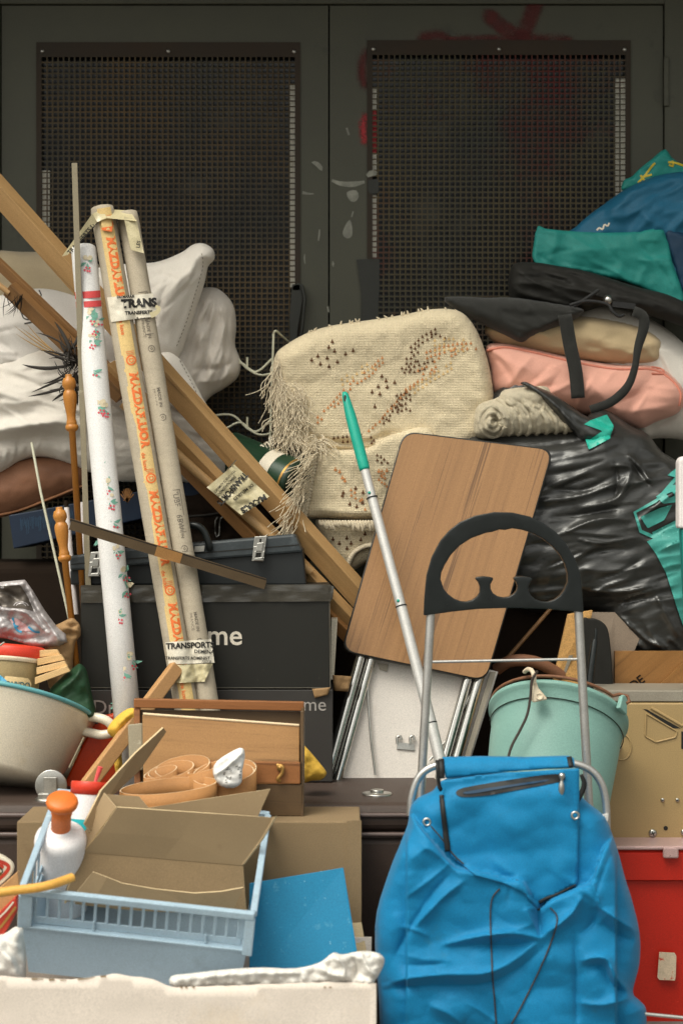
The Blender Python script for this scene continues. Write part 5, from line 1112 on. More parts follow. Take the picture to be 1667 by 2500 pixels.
# printed emblem: outlined panel shapes with ribbons of text bars
tealp([(1578, 1322), (1600, 1312), (1690, 1270), (1690, 1540), (1667, 1530), (1650, 1480), (1625, 1400), (1600, 1352)])
tealp([(1545, 1250), (1600, 1218), (1650, 1160), (1690, 1140), (1690, 1270), (1600, 1318), (1560, 1300)], [[(1552, 1252), (1602, 1226), (1652, 1172), (1682, 1156), (1682, 1262), (1600, 1308), (1566, 1294)]])
tealp([(1606, 1322), (1690, 1276), (1690, 1300), (1620, 1340)]); tealp([(1562, 1262), (1610, 1240), (1640, 1232), (1620, 1270), (1580, 1290)]); tealp([(1600, 1212), (1640, 1184), (1676, 1180), (1676, 1236), (1650, 1226), (1618, 1230)], [[(1626, 1206), (1640, 1200), (1646, 1210), (1632, 1216)]])
tealp([(1628, 1160), (1650, 1142), (1682, 1128), (1682, 1160), (1656, 1168)]); tealp([(1590, 1300), (1680, 1254), (1684, 1266), (1598, 1312)])
build(m, 'bag_skin', [M['polythene'], M['polythene_t']], r)
BF = Blob([(1270, 936), (1282, 932), (1300, 940), (1350, 962), (1420, 1010), (1470, 1034), (1500, 1050), (1480, 1080), (1420, 1075), (1400, 1056), (1370, 1030), (1330, 985), (1300, 955)], 4.90, 0.03, 0.03, 20, 5, folds=[([(1290, 940), (1350, 985), (1410, 1050)], 0.012, 5, 1.1)], noise=[(0.008, 40, 18, 40, 95, 2)], smooth=4)
m = MB(); BF.mesh(m)
decal(m, [(1425, 1036), (1440, 1026), (1480, 1012), (1498, 1040), (1488, 1068), (1440, 1072), (1470, 1052)], BF.depth, 0.003, 1, 6)
build(m, 'torn_rim', [M['polythene'], M['teal_tape']], r)
m = MB(); q = [(1424, 1060), (1446, 1058), (1480, 1050), (1490, 1070), (1436, 1098)]; decal(m, q, fk, 0.006, 0, 6); build(m, 'tape_patch', M['teal_tape'], r)
BG = Blob([(1150, 1070), (1158, 1030), (1172, 985), (1176, 976), (1210, 956), (1246, 930), (1282, 931), (1330, 950), (1300, 990), (1200, 1000), (1168, 1072)], 5.0, 0.02, 0.05, 20, 6, noise=[(0.01, 20, 20, 0, 97, 1)], smooth=4)
m = MB(); BG.mesh(m); build(m, 'inner_rim', M['polythene'], r)
BN = Blob([(1158, 1060), (1158, 1010), (1172, 985), (1215, 970), (1230, 952), (1290, 944), (1335, 945), (1350, 975), (1385, 1020), (1410, 1052), (1340, 1058), (1240, 1066), (1190, 1074)], 4.93, 0.06, 0.1, 60, 5,
         folds=[([(1205, 1000), (1190, 1030), (1200, 1052)], 0.012, 5), ([(1230, 985), (1262, 1000), (1268, 1050)], -0.012, 4), ([(1250, 975), (1286, 1000), (1300, 1050)], -0.012, 4), ([(1280, 970), (1316, 1000), (1330, 1050)], -0.012, 4), ([(1310, 975), (1340, 1010), (1360, 1045)], -0.012, 4), ([(1195, 1020), (1210, 1024), (1206, 1036)], -0.03, 7), ([(1180, 1000), (1220, 995), (1238, 1030), (1220, 1060)], 0.012, 6), ([(1216, 965), (1270, 960), (1330, 962)], 0.012, 8)], noise=[(0.006, 12, 12, 0, 98)], smooth=4)
kr_ = soft('knitted_roll', 'cream knitted blanket rolled up in the mouth of the black sack', 'blanket', BN, 'knit')
m = MB()
for rr, e in ((9, 0.002), (20, 0.0), (32, -0.002)): cord(m, [(1202 + rr * math.cos(t), 1030 + rr * 1.15 * math.sin(t)) for t in np.linspace(0.3, 6.0, 14)], 0.0055, BN.depth, e, n=8, step=4)
for i in range(7):
    cx_, ry_ = 1222 + i * 22, 44 - i * 2.2
    cord(m, [(cx_ + 24 * math.cos(t) + 14 * math.sin(t), 1018 + i * 2 + ry_ * math.sin(t)) for t in np.linspace(-1.35, 1.35, 9)], 0.0062, BN.depth, -0.002, n=8, step=4)
build(m, 'knit_ribs', M['knit'], kr_)
r = thing('handle_pole', 'teal pole with a white cap at the right edge', 'pole', tuple(P(1690, 1640, 4.6)))
m = MB(); pp(m, [(1656, 1124, 4.60), (1664, 1114, 4.60), (1720, 1114, 4.60), (1720, 1290, 4.60), (1656, 1290, 4.60)], 0.05); build(m, 'cap', M['white_foam'], r, bevel=0.006, bseg=3)
m = MB(); pp(m, [(1662, 1290, 4.605), (1715, 1290, 4.605), (1752, 2010, 4.605), (1699, 2010, 4.605)], 0.04); build(m, 'shaft', M['cool_teal'], r, bevel=0.006)

# ---------------------------------------------------------------- folding table
r = thing('folding_table', 'folding table with a wood grain laminate top and chrome legs leaning in the middle', 'table', tuple(P(950, 1910, 4.66)))
TL, TR_, BR_, BL_ = (985, 1052, 4.83), (1352, 1096, 4.83), (1186, 1664, 4.715), (832, 1590, 4.715)
ft = planar(TL, TR_, BL_)
def rounded(qs, rad, n=6):
    o = []
    for i in range(len(qs)):
        a, b, c = (np.array(qs[i - 1][:2], float), np.array(qs[i][:2], float), np.array(qs[(i + 1) % len(qs)][:2], float))
        u = (a - b) / np.linalg.norm(a - b); v = (c - b) / np.linalg.norm(c - b)
        p0, p2 = b + u * rad, b + v * rad
        for k in range(n + 1): t = k / n; o.append(tuple((1 - t) ** 2 * p0 + 2 * t * (1 - t) * b + t * t * p2))
    return o
def on(fn, pts, e=0): 
    a = np.array(pts, float); return [(x, y, d - e) for (x, y), d in zip(pts, fn(a[:, 0], a[:, 1]))]
o = rounded([TL, TR_, BR_, BL_], 34)
m = MB(); sheet(m, on(ft, o), 0.024); build(m, 'edge_band', M['table_edge'], r, bevel=0.003)
cx, cy = np.mean(np.array(o), 0)
m = MB(); decal(m, [(cx + (x - cx) * 0.979, cy + (y - cy) * 0.987) for x, y in o], ft, 0.0012, 0, 40, 0, (), False); build(m, 'tabletop', M['laminate'], r)
fp = lambda x, y: ft(x, y) + 0.045
q = [(905, 1560), (1215, 1640), (1115, 1960), (790, 1960)]
m = MB(); sheet(m, on(fp, q), 0.012); build(m, 'underside_panel', M['hardboard_w'], r)
q = [(1196, 1640), (1210, 1640), (1112, 1960), (1098, 1960)]
m = MB(); sheet(m, on(lambda x, y: ft(x, y) + 0.03, q), 0.018); build(m, 'panel_rail', M['grey_strip'], r)
fc = lambda x, y: ft(x, y) + 0.028
for (x0, x1) in ((884, 793), (911, 820), (1160, 1068), (1188, 1096)):
    m = MB(); tube(m, [P(*on(fc, [(x0, 1590)])[0]), P(*on(fc, [(x1 - 0, 1915)])[0])], 0.0126, 16); build(m, 'leg', M['chrome'], r)
for pts in ([(902, 1660), (898, 1690), (905, 1800), (916, 1892)], [(1150, 1690), (1100, 1790), (1048, 1856)]):
    m = MB(); tube(m, [P(*k) for k in on(lambda x, y: ft(x, y) + 0.03, catmull(pts, 4, False))], 0.003, 8); build(m, 'brace_rod', M['steel'], r)
m = MB(); f3 = lambda x, y: ft(x, y) + 0.040
sheet(m, on(f3, [(970, 1812), (1010, 1816), (1012, 1832), (968, 1828)]), 0.004)
for x in (972, 1004): smooth_tube(m, on(lambda a, b: ft(a, b) + 0.034, [(x - 2, 1816), (x - 3, 1800), (x + 5, 1798), (x + 6, 1806)]), 0.004, 6)
build(m, 'leg_clip', M['steel'], r)
m = MB(); sheet(m, on(f3, [(922, 1618), (948, 1622), (944, 1640), (926, 1634)]), 0.003); build(m, 'hinge_plate', M['grey_strip'], r)

# mop pole
r = thing('mop_handle', 'silver telescopic mop pole with a mint green grip', 'mop handle', tuple(P(1085, 1925, 4.52)))
MA, ME = (839, 958, 4.80), (1085, 1925, 4.52)
def mp_(y): return lerp(MA, ME, (y - 958) / (1925 - 958))
# the pole sags a little: follow measured points
MPX = lambda y: float(np.interp(y, [958, 1146, 1215, 1480, 1765, 1850, 1925], [841, 890, 908, 979, 1052, 1072, 1088]))
MPD = lambda y: float(np.interp(y, [958, 1925], [4.80, 4.50]))
mp = lambda y: P(MPX(y), y, MPD(y))
m = MB(); ys = [956, 958, 964, 980, 1010, 1050, 1090, 1130, 1142, 1148, 1149]; rs = [0.002, 0.006, 0.0085, 0.0105, 0.0135, 0.0145, 0.0145, 0.0142, 0.0140, 0.0128, 0.0]
tube(m, [mp(y) for y in ys], rs, 20); build(m, 'grip', M['mint_plastic'], r)
m = MB(); decal(m, ell(842, 972, 3.4, 9, 12), lambda x, y: np.array([MPD(float(q)) for q in y]) - 0.0095, 0.001, 0, 4); build(m, 'hang_hole', M['tin_dark'], r)
def seg(y0, y1, rad, nm='pole_section'):
    m = MB(); tube(m, [mp(y0), mp((y0 + y1) / 2), mp(y1)], rad, 20); return build(m, nm, M['silver_paint'], r)
seg(1146, 1216, 0.0118); seg(1216, 1481, 0.0128); seg(1481, 1766, 0.0136); seg(1766, 1925, 0.0144)
m = MB()
for y in (1216, 1481, 1766): tube(m, [mp(y - 2.0), mp(y + 1)], 0.0146, 20)
build(m, 'joint_ring', M['black_rubber'], r)
for y in (1203, 1466):
    m = MB(); c = mp(y) + Vector((-0.004, -0.0125, 0)); lathe(m, c, c + Vector((-0.001, -0.003, 0)), [(0, 0.004), (0.7, 0.0035), (1, 0)], 10); build(m, 'lock_button', M['mint_plastic'], r)
# ---------------------------------------------------------------- bucket and the things beside it
r = thing('bucket', 'mint green plastic bucket with a rusty wire handle tilted beside the table', 'bucket', tuple(P(1330, 1960, 4.5)))
tl = math.radians(34); sd = math.radians(13)
axis = Vector((math.sin(sd) * math.cos(tl), math.sin(tl), math.cos(sd) * math.cos(tl))).normalized()
rimc = P(1362, 1748, 4.56); kr = 0.163; HB = 0.30
m = MB(); bot = rimc - axis * HB
lathe(m, bot, rimc, [(0, 0), (0, kr * 0.86), (0.02, kr * 0.885), (0.70, kr * 0.965), (0.84, kr * 0.975), (0.85, kr * 0.99), (0.955, kr), (0.965, kr * 1.055), (1.0, kr * 1.06), (1.0, kr * 0.99), (0.9, kr * 0.97), (0.05, kr * 0.86), (0.05, 0)], 72)
bk = build(m, 'body', M['bucket_mint'], r)
U = Vector((0, -1, 0)); U = (U - axis * U.dot(axis)).normalized(); V = axis.cross(U)
def rimpt(a, rad, h=0): return rimc + (U * math.cos(a) + V * math.sin(a)) * rad + axis * h
if (rimpt(math.pi / 2, kr) - rimc).x < 0: V = -V
m = MB(); tube(m, [rimpt(a, kr * 1.005, -0.044) for a in np.linspace(-1.7, 1.7, 60)], 0.0014, 6); build(m, 'groove', M['tin_dark'], bk)
for a0 in (0.80, 0.80 + math.pi):
    m = MB()
    c = rimpt(a0, kr * 1.07, 0.0); t_ = (rimpt(a0 + 0.1, kr) - rimpt(a0 - 0.1, kr)).normalized(); n_ = (c - rimc).normalized()
    pts = [c + t_ * -0.018 - axis * 0.02, c + t_ * 0.018 - axis * 0.02, c + t_ * 0.012 + axis * 0.016, c + t_ * 0.005 + axis * 0.024, c - t_ * 0.005 + axis * 0.024, c - t_ * 0.012 + axis * 0.016]
    prism2(m, pts, n_ * 0.012); build(m, 'handle_lug', M['bucket_mint'], r, bevel=0.003)
m = MB(); a_s = np.linspace(-1.9, 0.66, 40)
tube(m, [rimpt(a, kr * 1.0 + 0.004, 0.013) for a in a_s] + [rimpt(0.76, kr * 1.06, 0.026), rimpt(0.84, kr * 1.15, 0.026), rimpt(0.88, kr * 1.17, 0.014), rimpt(0.84, kr * 1.14, 0.006)], 0.0042, 8); build(m, 'wire_handle', M['rust_wire'], r)
# power plug hanging over the rim
r = thing('power_plug', 'cream power plug hanging over the bucket rim on a brown flex', 'plug', tuple(P(1310, 1720, 4.37)))
m = MB(); pd = 4.375
pp(m, [(1297, 1660, pd + 0.01), (1306, 1656, pd + 0.01), (1314, 1680, pd), (1333, 1702, pd - 0.01), (1336, 1708, pd - 0.01), (1300, 1716, pd - 0.01), (1297, 1710, pd - 0.01), (1298, 1684, pd)], 0.02); build(m, 'plug_body', M['plug'], r, bevel=0.003)
m = MB(); smooth_tube(m, [(1302, 1668, pd), (1303, 1654, pd), (1298, 1638, pd + 0.015), (1288, 1634, pd + 0.05), (1280, 1640, pd + 0.08)], 0.0055, 8); build(m, 'strain_relief', M['plug'], r)
m = MB(); smooth_tube(m, [(1310, 1640, pd + 0.04), (1304, 1648, pd - 0.003), (1297, 1664, pd - 0.008), (1294, 1700, pd - 0.012), (1286, 1745, pd - 0.02), (1268, 1784, pd - 0.03), (1249, 1820, pd - 0.04), (1240, 1850, pd - 0.05), (1238, 1880, pd - 0.05)], 0.0034, 8); build(m, 'flex', M['cord_brown'], r)
m = MB(); lathe(m, P(1316, 1701, pd - 0.010), P(1316, 1700, pd - 0.0125), [(0, 0.0085), (1, 0.0085), (1, 0.007), (0.2, 0.0068), (0.2, 0)], 16); build(m, 'emblem_ring', M['plug'], r)

m = MB(); pp(m, [(1386, 1500, 4.84), (1446, 1490, 4.84), (1424, 1600, 4.84), (1410, 1960, 4.80), (1290, 1960, 4.80), (1352, 1650, 4.83)], 0.02); build(m, 'cork_board', M['cork'], None, 'speckled cork board standing behind the bucket', 'board', bevel=0.001)
m = MB(); pp(m, [(1388, 1600, 4.833), (1398, 1600, 4.833), (1378, 1650, 4.833), (1372, 1650, 4.833)], 0.006); build(m, 'foam_strip', M['grey_strip'], None, 'pale strip leaning on the cork board', 'strip')
m = MB(); pp(m, [(1420, 1495, 4.88), (1500, 1495, 4.88), (1560, 1560, 4.88), (1534, 1620, 4.88), (1496, 1730, 4.88), (1440, 1960, 4.86), (1400, 1960, 4.86)], 0.012); build(m, 'grey_board', mat('grey_board', C(140, 124, 108), 0.7), None, 'dull grey board under the tail of the black sack', 'board')
m = MB(); o = catmull([(1423, 1520), (1440, 1511), (1462, 1514), (1482, 1534), (1490, 1580), (1494, 1640), (1494, 1720), (1470, 1800), (1425, 1760), (1418, 1640)], 5)
pp(m, [(x, y, 4.80) for x, y in o], 0.03); build(m, 'racket_cover', M['bag_black_d'], None, 'black rounded racket cover beside the cork board', 'cover', bevel=0.006)
r = thing('umbrella', 'slim black folded umbrella with its tip up by the bucket rim', 'umbrella', tuple(P(1432, 1900, 4.72)))
m = MB(); tube(m, [P(1452, 1560, 4.74), P(1450, 1570, 4.74), P(1440, 1650, 4.72), P(1428, 1900, 4.70)], [0.006, 0.0085, 0.0095, 0.014], 12); build(m, 'canopy', M['black_plastic'], r)
m = MB(); tube(m, [P(1453, 1534, 4.74), P(1454, 1540, 4.74), P(1452, 1562, 4.74)], [0.002, 0.004, 0.0045], 10); build(m, 'tip', M['black_plastic'], r)
m = MB(); smooth_tube(m, [(1212, 1634, 4.84), (1240, 1616, 4.82), (1280, 1612, 4.81), (1322, 1622, 4.82), (1370, 1650, 4.84)], 0.016, 12); build(m, 'leather_roll', M['brown_leather'], None, 'reddish brown leather roll behind the bucket rim', 'leather roll')
m = MB(); tube(m, [P(1200, 1650, 4.86), P(1326, 1506, 4.90), P(1352, 1476, 4.91)], 0.0055, 8); build(m, 'thin_stick', M['old_wood'], None, 'thin wooden stick slanting in the dark gap beside the table', 'stick')
r = thing('veneered_board', 'brown veneered board above the tan metal case', 'board', tuple(P(1600, 1700, 4.8)))
m = MB(); pp(m, [(1500, 1590, 4.84), (1760, 1590, 4.84), (1760, 2100, 4.84), (1500, 2100, 4.84)], 0.02); text(m, 'DE', (1545, 1686), -38, 22, flat(4.84), 0.001, 1, 0.02); build(m, 'face', [M['osb'], M['dark_brown']], r)
m = MB(); sheet(m, [(1590, 1690, 4.83), (1664, 1620, 4.83), (1760, 1620, 4.83), (1760, 1692, 4.83)], 0.008); build(m, 'offcut', M['osb'], r)
# tan case on a hidden crate
CD = 4.62
r = thing('metal_case', 'tan pressed metal case with screws and a pentagon vent behind the red crate', 'case', tuple(P(1620, 2060, CD + 0.1)))
hole = [(1570, 1731), (1578, 1727), (1660, 1776), (1652, 1781)]
m = MB(); pp(m, [(1480, 1716, CD), (1760, 1716, CD), (1760, 2060, CD), (1400, 2060, CD), (1400, 1760, CD)], 0.2); build(m, 'body', M['tan_metal'], r, bevel=0.004)
m = MB(); pp(m, [(1470, 1686, CD + 0.004), (1760, 1686, CD + 0.004), (1760, 1713, CD + 0.004), (1470, 1713, CD + 0.004)], 0.2); build(m, 'top_rail', M['grey_strip'], r, bevel=0.002)
m = MB(); f = flat(CD)
pent = [(1576, 1742), (1652, 1786), (1648, 1800), (1600, 1812), (1574, 1798)]
q = resample(pent, 6); tube(m, [P(x, y, CD - 0.001) for x, y in q] + [P(q[0][0], q[0][1], CD - 0.001)], 0.0022, 6); tube(m, [P(1588, 1728, CD), P(1664, 1772, CD)], 0.004, 8)
q = resample(ell(1516, 1824, 24, 32, 24), 8); tube(m, [P(x, y, CD - 0.0005) for x, y in list(q) + [q[0]]], 0.0022, 6)
build(m, 'pressed_relief', M['tan_metal'], r)
m = MB(); pp(m, [(1569, 1731, CD - 0.0012), (1578, 1732, CD - 0.0012), (1660, 1778, CD - 0.0012), (1640, 1778, CD - 0.0012)], 0.001); build(m, 'vent_slot', M['slot_dark'], r)
def screw(x, y, rp, par, d):
    m = MB(); k = rp / F * d; c = P(x, y, d); lathe(m, c, c + Vector((0, -0.005, 0)), [(0, k), (0.5, k), (1, k * 0.6), (1, 0)], 14)
    for a in (0.4, 2.0): 
        t = Vector((math.cos(a), 0, math.sin(a))) * k * 0.6; tube(m, [c - t + Vector((0, -0.0054, 0)), c + t + Vector((0, -0.0054, 0))], k * 0.12, 5, 1)
    build(m, 'screw', [M['steel'], M['slot_dark']], par)
for x, y, rp in ((1616, 1953, 5), (1652, 1953, 5), (1592, 2034, 10), (1508, 1824, 9), (1668, 2032, 8)): screw(x, y, rp, r, CD)
m = MB(); pp(m, [(x, y, CD - 0.001) for x, y in ell(1624, 2022, 5.5, 5.5, 14)], 0.0008); build(m, 'punched_hole', M['slot_dark'], r)
m = MB(); pp(m, [(1662, 1786, CD - 0.001), (1680, 1786, CD - 0.001), (1680, 1832, CD - 0.001), (1662, 1828, CD - 0.001)], 0.0008); build(m, 'slot', M['slot_dark'], r)


# ---------------------------------------------------------------- red crate
CRD = 4.52
r = thing('plastic_crate', 'red plastic storage crate with a pale lid and a torn sticker', 'crate', (PX(1680, CRD), CRD + 0.17, 0))
x0, x1 = 0.602, 1.06; zt_ = PZ(2074, CRD)
m = MB(); vs = []
prof = [(0.0, 0.018), (zt_ - 0.10, 0.004), (zt_ - 0.078, 0.003), (zt_ - 0.072, -0.012), (zt_ - 0.008, -0.016), (zt_, -0.008)]
rings = []
for z, i in prof: rings.append([Vector((x0 + i, CRD + i, z)), Vector((x1 - i, CRD + i, z)), Vector((x1 - i, CRD + 0.34 - i, z)), Vector((x0 + i, CRD + 0.34 - i, z))])
for a, b in zip(rings, rings[1:]):
    for k in range(4): m.add([a[k], a[(k + 1) % 4], b[(k + 1) % 4], b[k]], [(0, 1, 2, 3)], 0, False)
m.add(rings[0], [(3, 2, 1, 0)], 0, False); m.add(rings[-1], [(0, 1, 2, 3)], 0, False)
build(m, 'body', M['red_plastic'], r)
m = MB(); box(m, x0 - 0.012, x1 + 0.012, CRD - 0.022, CRD + 0.36, zt_ + 0.002, zt_ + 0.012); box(m, PX(1612, CRD), PX(1650, CRD), CRD - 0.034, CRD - 0.022, zt_ - 0.016, zt_ + 0.012); build(m, 'lid', M['pink_lid'], r, bevel=0.005, bseg=3)
m = MB(); decal(m, [(1608, 2324), (1650, 2326), (1648, 2394), (1603, 2392)], flat(CRD + 0.002), 0.004, 0, 12); build(m, 'sticker', M['old_sticker'], r)

# ---------------------------------------------------------------- shopping trolley
r = thing('shopping_trolley', 'blue fabric shopping trolley with a black loop handle on silver tubes', 'shopping trolley', tuple(P(1240, 2650, 4.1).xy) + (0.0,))
HD = 4.13
outer = [(1034, 1503), (1036, 1460), (1041, 1405), (1054, 1360), (1075, 1320), (1096, 1296), (1122, 1275), (1160, 1259), (1207, 1250), (1250, 1251), (1293, 1261), (1328, 1278), (1357, 1299), (1381, 1326), (1400, 1358), (1411, 1384), (1417, 1408), (1421, 1450), (1424, 1495), (1330, 1486), (1250, 1484), (1165, 1487), (1100, 1494)]
inner = [(1075, 1414), (1077, 1398), (1085, 1380), (1100, 1355), (1122, 1332), (1150, 1314), (1186, 1301), (1200, 1299), (1218, 1293), (1232, 1294), (1250, 1290), (1276, 1294), (1301, 1302), (1326, 1316), (1348, 1334), (1366, 1354), (1378, 1376), (1385, 1401), (1385, 1422), (1376, 1442), (1366, 1455), (1353, 1464), (1338, 1469), (1323, 1469), (1308, 1464), (1297, 1456), (1290, 1444), (1289, 1432), (1294, 1422), (1299, 1416), (1296, 1410), (1276, 1407), (1256, 1408), (1253, 1414), (1260, 1422), (1263, 1432), (1261, 1442), (1254, 1450), (1242, 1457), (1229, 1459), (1215, 1456), (1203, 1448), (1197, 1437), (1197, 1426), (1203, 1416), (1203, 1410), (1182, 1407), (1162, 1409), (1160, 1414), (1167, 1421), (1171, 1432), (1171, 1446), (1165, 1456), (1153, 1465), (1139, 1469), (1124, 1468), (1109, 1462), (1094, 1451), (1083, 1438)]
m = MB(); v, f, isb = triangulate(outer, [inner], 14, False)
TH = 0.026; n = len(v)
m.add([P(a, b, HD) for a, b in v], f, 0, False); o = 0
m.v += [P(a, b, HD) + Vector((0, TH, 0)) for a, b in v]
for t in f: m.f.append([int(k) + n for k in t[::-1]]); m.m.append(0); m.sm.append(False)
key = {(round(float(a), 3), round(float(b), 3)): i for i, (a, b) in enumerate(v)}
for loop in (outer, inner):
    for i in range(len(loop)):
        a = key[(round(float(loop[i][0]), 3), round(float(loop[i][1]), 3))]; c = loop[(i + 1) % len(loop)]; c = key[(round(float(c[0]), 3), round(float(c[1]), 3))]
        m.f.append([a, c, c + n, a + n]); m.m.append(0); m.sm.append(False)
h = build(m, 'handle', M['black_plastic'], r, bevel=0.009, bseg=4)
bm = bmesh.new(); bm.from_mesh(h.data); bmesh.ops.recalc_face_normals(bm, faces=bm.faces); 
for fc_ in bm.faces: fc_.smooth = True
bm.to_mesh(h.data); bm.free()
for a, b, rad in (((1051, 1496, HD + 0.013), (1030, 1880, HD + 0.0), 0.0098), ((1411, 1488, HD + 0.013), (1432, 1880, HD), 0.0098)):
    m = MB(); e = lerp(a, b, 2.95); tube(m, [P(*a), P(*b), P(e[0], 2640, HD - 0.0)], rad, 18); build(m, 'frame_tube', M['alu'], r)
m = MB(); tube(m, [P(1048, 1616, HD + 0.01), P(1418, 1609, HD + 0.01)], 0.0032, 10); build(m, 'cross_rod', M['alu'], r)
m = MB(); smooth_tube(m, [(1002, 1990, 4.03), (1004, 1950, 4.03), (1018, 1905, 4.03), (1040, 1880, 4.03), (1072, 1868, 4.03), (1130, 1864, 4.03), (1240, 1862, 4.03), (1350, 1862, 4.03), (1408, 1866, 4.03), (1446, 1884, 4.03), (1468, 1916, 4.03), (1478, 1960, 4.03), (1480, 2010, 4.03), (1480, 2060, 4.04)], 0.0085, 16); build(m, 'hoop', M['alu'], r)
m = MB(); pp(m, [(1465, 1990, 4.015), (1484, 1986, 4.015), (1478, 2042, 4.015), (1462, 2038, 4.015)], 0.004); build(m, 'tape_tab', M['white_poly'], r)
# bag
def cz(*p): return [(880 + x / 1.992, 1750 + y / 1.992) for x, y in p]
edge_l = cz((225, 440), (300, 540), (380, 630), (430, 690), (470, 725), (560, 745), (640, 765), (710, 790), (790, 800), (860, 925), (930, 880), (1060, 822), (1120, 790), (1180, 640), (1240, 560))
fold = []
def fo(pts, amp, wd, pw=0.95): fold.append((cz(*pts), amp, wd, pw))
fo([(440, 760), (350, 860), (250, 1010), (160, 1180)], -0.012, 9); fo([(500, 800), (420, 860), (320, 960), (262, 1024)], 0.022, 14); fo([(470, 740), (560, 770), (690, 800)], 0.014, 18)
fo([(870, 1075), (760, 1055), (640, 1060), (520, 1080), (400, 1110)], 0.026, 13); fo([(870, 1090), (760, 1110), (600, 1110), (430, 1120)], -0.018, 16)
fo([(870, 1070), (950, 1020), (1030, 950), (1075, 870)], 0.028, 14); fo([(862, 930), (868, 1000), (872, 1070)], -0.030, 14); fo([(800, 930), (830, 1000), (866, 1066)], 0.016, 10)
fo([(110, 1310), (220, 1275), (400, 1255), (590, 1250), (720, 1200), (870, 1085)], 0.030, 18); fo([(100, 1330), (300, 1310), (590, 1300), (760, 1230), (900, 1110)], -0.020, 22)
fo([(1040, 1060), (1046, 1250), (1050, 1500)], -0.016, 8); fo([(1060, 1060), (1120, 1010), (1160, 930)], -0.014, 10); fo([(1150, 920), (1240, 980), (1345, 1050)], 0.024, 14); fo([(1120, 800), (1150, 870), (1165, 930)], 0.020, 12); fo([(1170, 990), (1240, 1060), (1330, 1090)], -0.020, 22)
fo([(1080, 1185), (1150, 1170), (1200, 1185), (1240, 1270), (1310, 1345)], 0.030, 12); fo([(1090, 1215), (1170, 1215), (1210, 1290), (1290, 1360)], -0.022, 14); fo([(1060, 1390), (1180, 1400), (1310, 1360), (1345, 1330)], 0.020, 14)
fo([(130, 800), (180, 700), (215, 600)], 0.010, 20); fo([(240, 700), (330, 640), (420, 720)], 0.010, 18); fo([(180, 1150), (300, 1180), (440, 1190)], 0.012, 24); fo([(330, 1400), (420, 1440), (500, 1500)], 0.016, 22); fo([(640, 1330), (700, 1420), (720, 1500)], 0.010, 26)
BAG = Blob([(1000, 1976), (1010, 1958), (1026, 1944), (1056, 1930), (1080, 1905), (1140, 1890), (1240, 1885), (1340, 1888), (1396, 1902), (1422, 1948), (1466, 1984), (1482, 2006), (1507, 2076), (1524, 2140), (1543, 2202), (1560, 2277), (1560, 2352), (1544, 2420), (1562, 2444), (1577, 2470), (1572, 2560), (1555, 2610), (1240, 2622), (945, 2615), (930, 2540), (925, 2453), (915, 2262), (945, 2141), (980, 2051), (995, 2011)], 4.02, 0.08, 0.09, 66, 4.5, folds=fold + rfolds(14, (940, 2080, 1540, 2480), -20, 60, 130, 0.007, 5, 21), steps=[(edge_l, 0.040, 16)], noise=[(0.016, 170, 110, 30, 101, 0), (0.005, 80, 60, 50, 102, 0), (0.014, 150, 110, -28, 104, 2), (0.006, 70, 50, 24, 106, 2)], smooth=4, edge=0.25)
m = MB(); BAG.mesh(m); bagp = build(m, 'bag', M['trolley_blue'], r)
fb_ = BAG.depth
ff0 = lambda x, y: 3.955 + 0 * x - 0.00004 * (y - 1850) - 0.008 * vnoise(np.asarray(x) / 110, np.asarray(y) / 70, 5)
ff = lambda x, y: np.minimum(ff0(x, y), fb_(x, y) - 0.008)
fo_ = cz((392, 312), (520, 292), (700, 272), (880, 262), (1062, 250), (1062, 400), (1056, 600), (1052, 812), (960, 860), (900, 885), (862, 935), (800, 860), (700, 810), (560, 770), (440, 680), (424, 600), (410, 460))
m = MB(); decal(m, fo_, ff, 0, 0, 8, 0); flap = build(m, 'flap', M['trolley_blue'], r, solid=0.004)
m = MB(); fold_top = cz((398, 200), (600, 196), (800, 200), (1010, 194), (1036, 204), (1040, 246), (900, 252), (700, 268), (520, 288), (412, 300))
ftop = lambda x, y: 3.962 + 0.028 * np.clip((1885 - np.asarray(y, float)) / 38, 0, 1) ** 2 - 0.003 * fbm(np.asarray(x) / 40, np.asarray(y) / 20, 8)
decal(m, fold_top, ftop, 0, 0, 8, 0); build(m, 'flap_fold', M['trolley_blue'], r, solid=0.006)
m = MB(); ribbon(m, cz((392, 206), (396, 300)), 13, ftop, 0.005, 0, 0, 6); build(m, 'piping', M['piping_black'], r, solid=0.003)
m = MB(); ribbon(m, cz((372, 212), (380, 330), (392, 356)), 9, lambda x, y: ftop(x, y) + 0.01, 0.0, 0, 3, 6); build(m, 'piping', M['piping_black'], r, solid=0.003)
m = MB(); ribbon(m, cz((1012, 196), (1024, 244)), 12, ftop, 0.005, 0, 0, 6); build(m, 'piping', M['piping_black'], r, solid=0.003)
m = MB(); ribbon(m, cz((392, 380), (400, 460), (412, 560), (424, 655)), [10, 12, 13, 14], ff, 0.004, 0, 4, 6); build(m, 'piping', M['piping_black'], r, solid=0.003)
m = MB(); ribbon(m, cz((1070, 280), (1086, 330), (1060, 400), (1048, 430)), [8, 13, 12, 6], ff, -0.002, 0, 4, 5); build(m, 'piping', M['piping_black'], r, solid=0.003)
m = MB(); ribbon(m, cz((716, 786), (760, 792), (794, 790), (816, 826), (842, 870), (860, 905), (866, 940)), [4, 7, 9, 9, 9, 9, 5], fb_, 0.006, 0, 4, 5); build(m, 'piping', M['piping_black'], r, solid=0.003)
m = MB(); ribbon(m, cz((868, 905), (900, 885), (960, 860), (1046, 816)), [9, 6, 4, 3], ff, 0.006, 0, 4, 5); build(m, 'piping', M['piping_black'], r, solid=0.003)
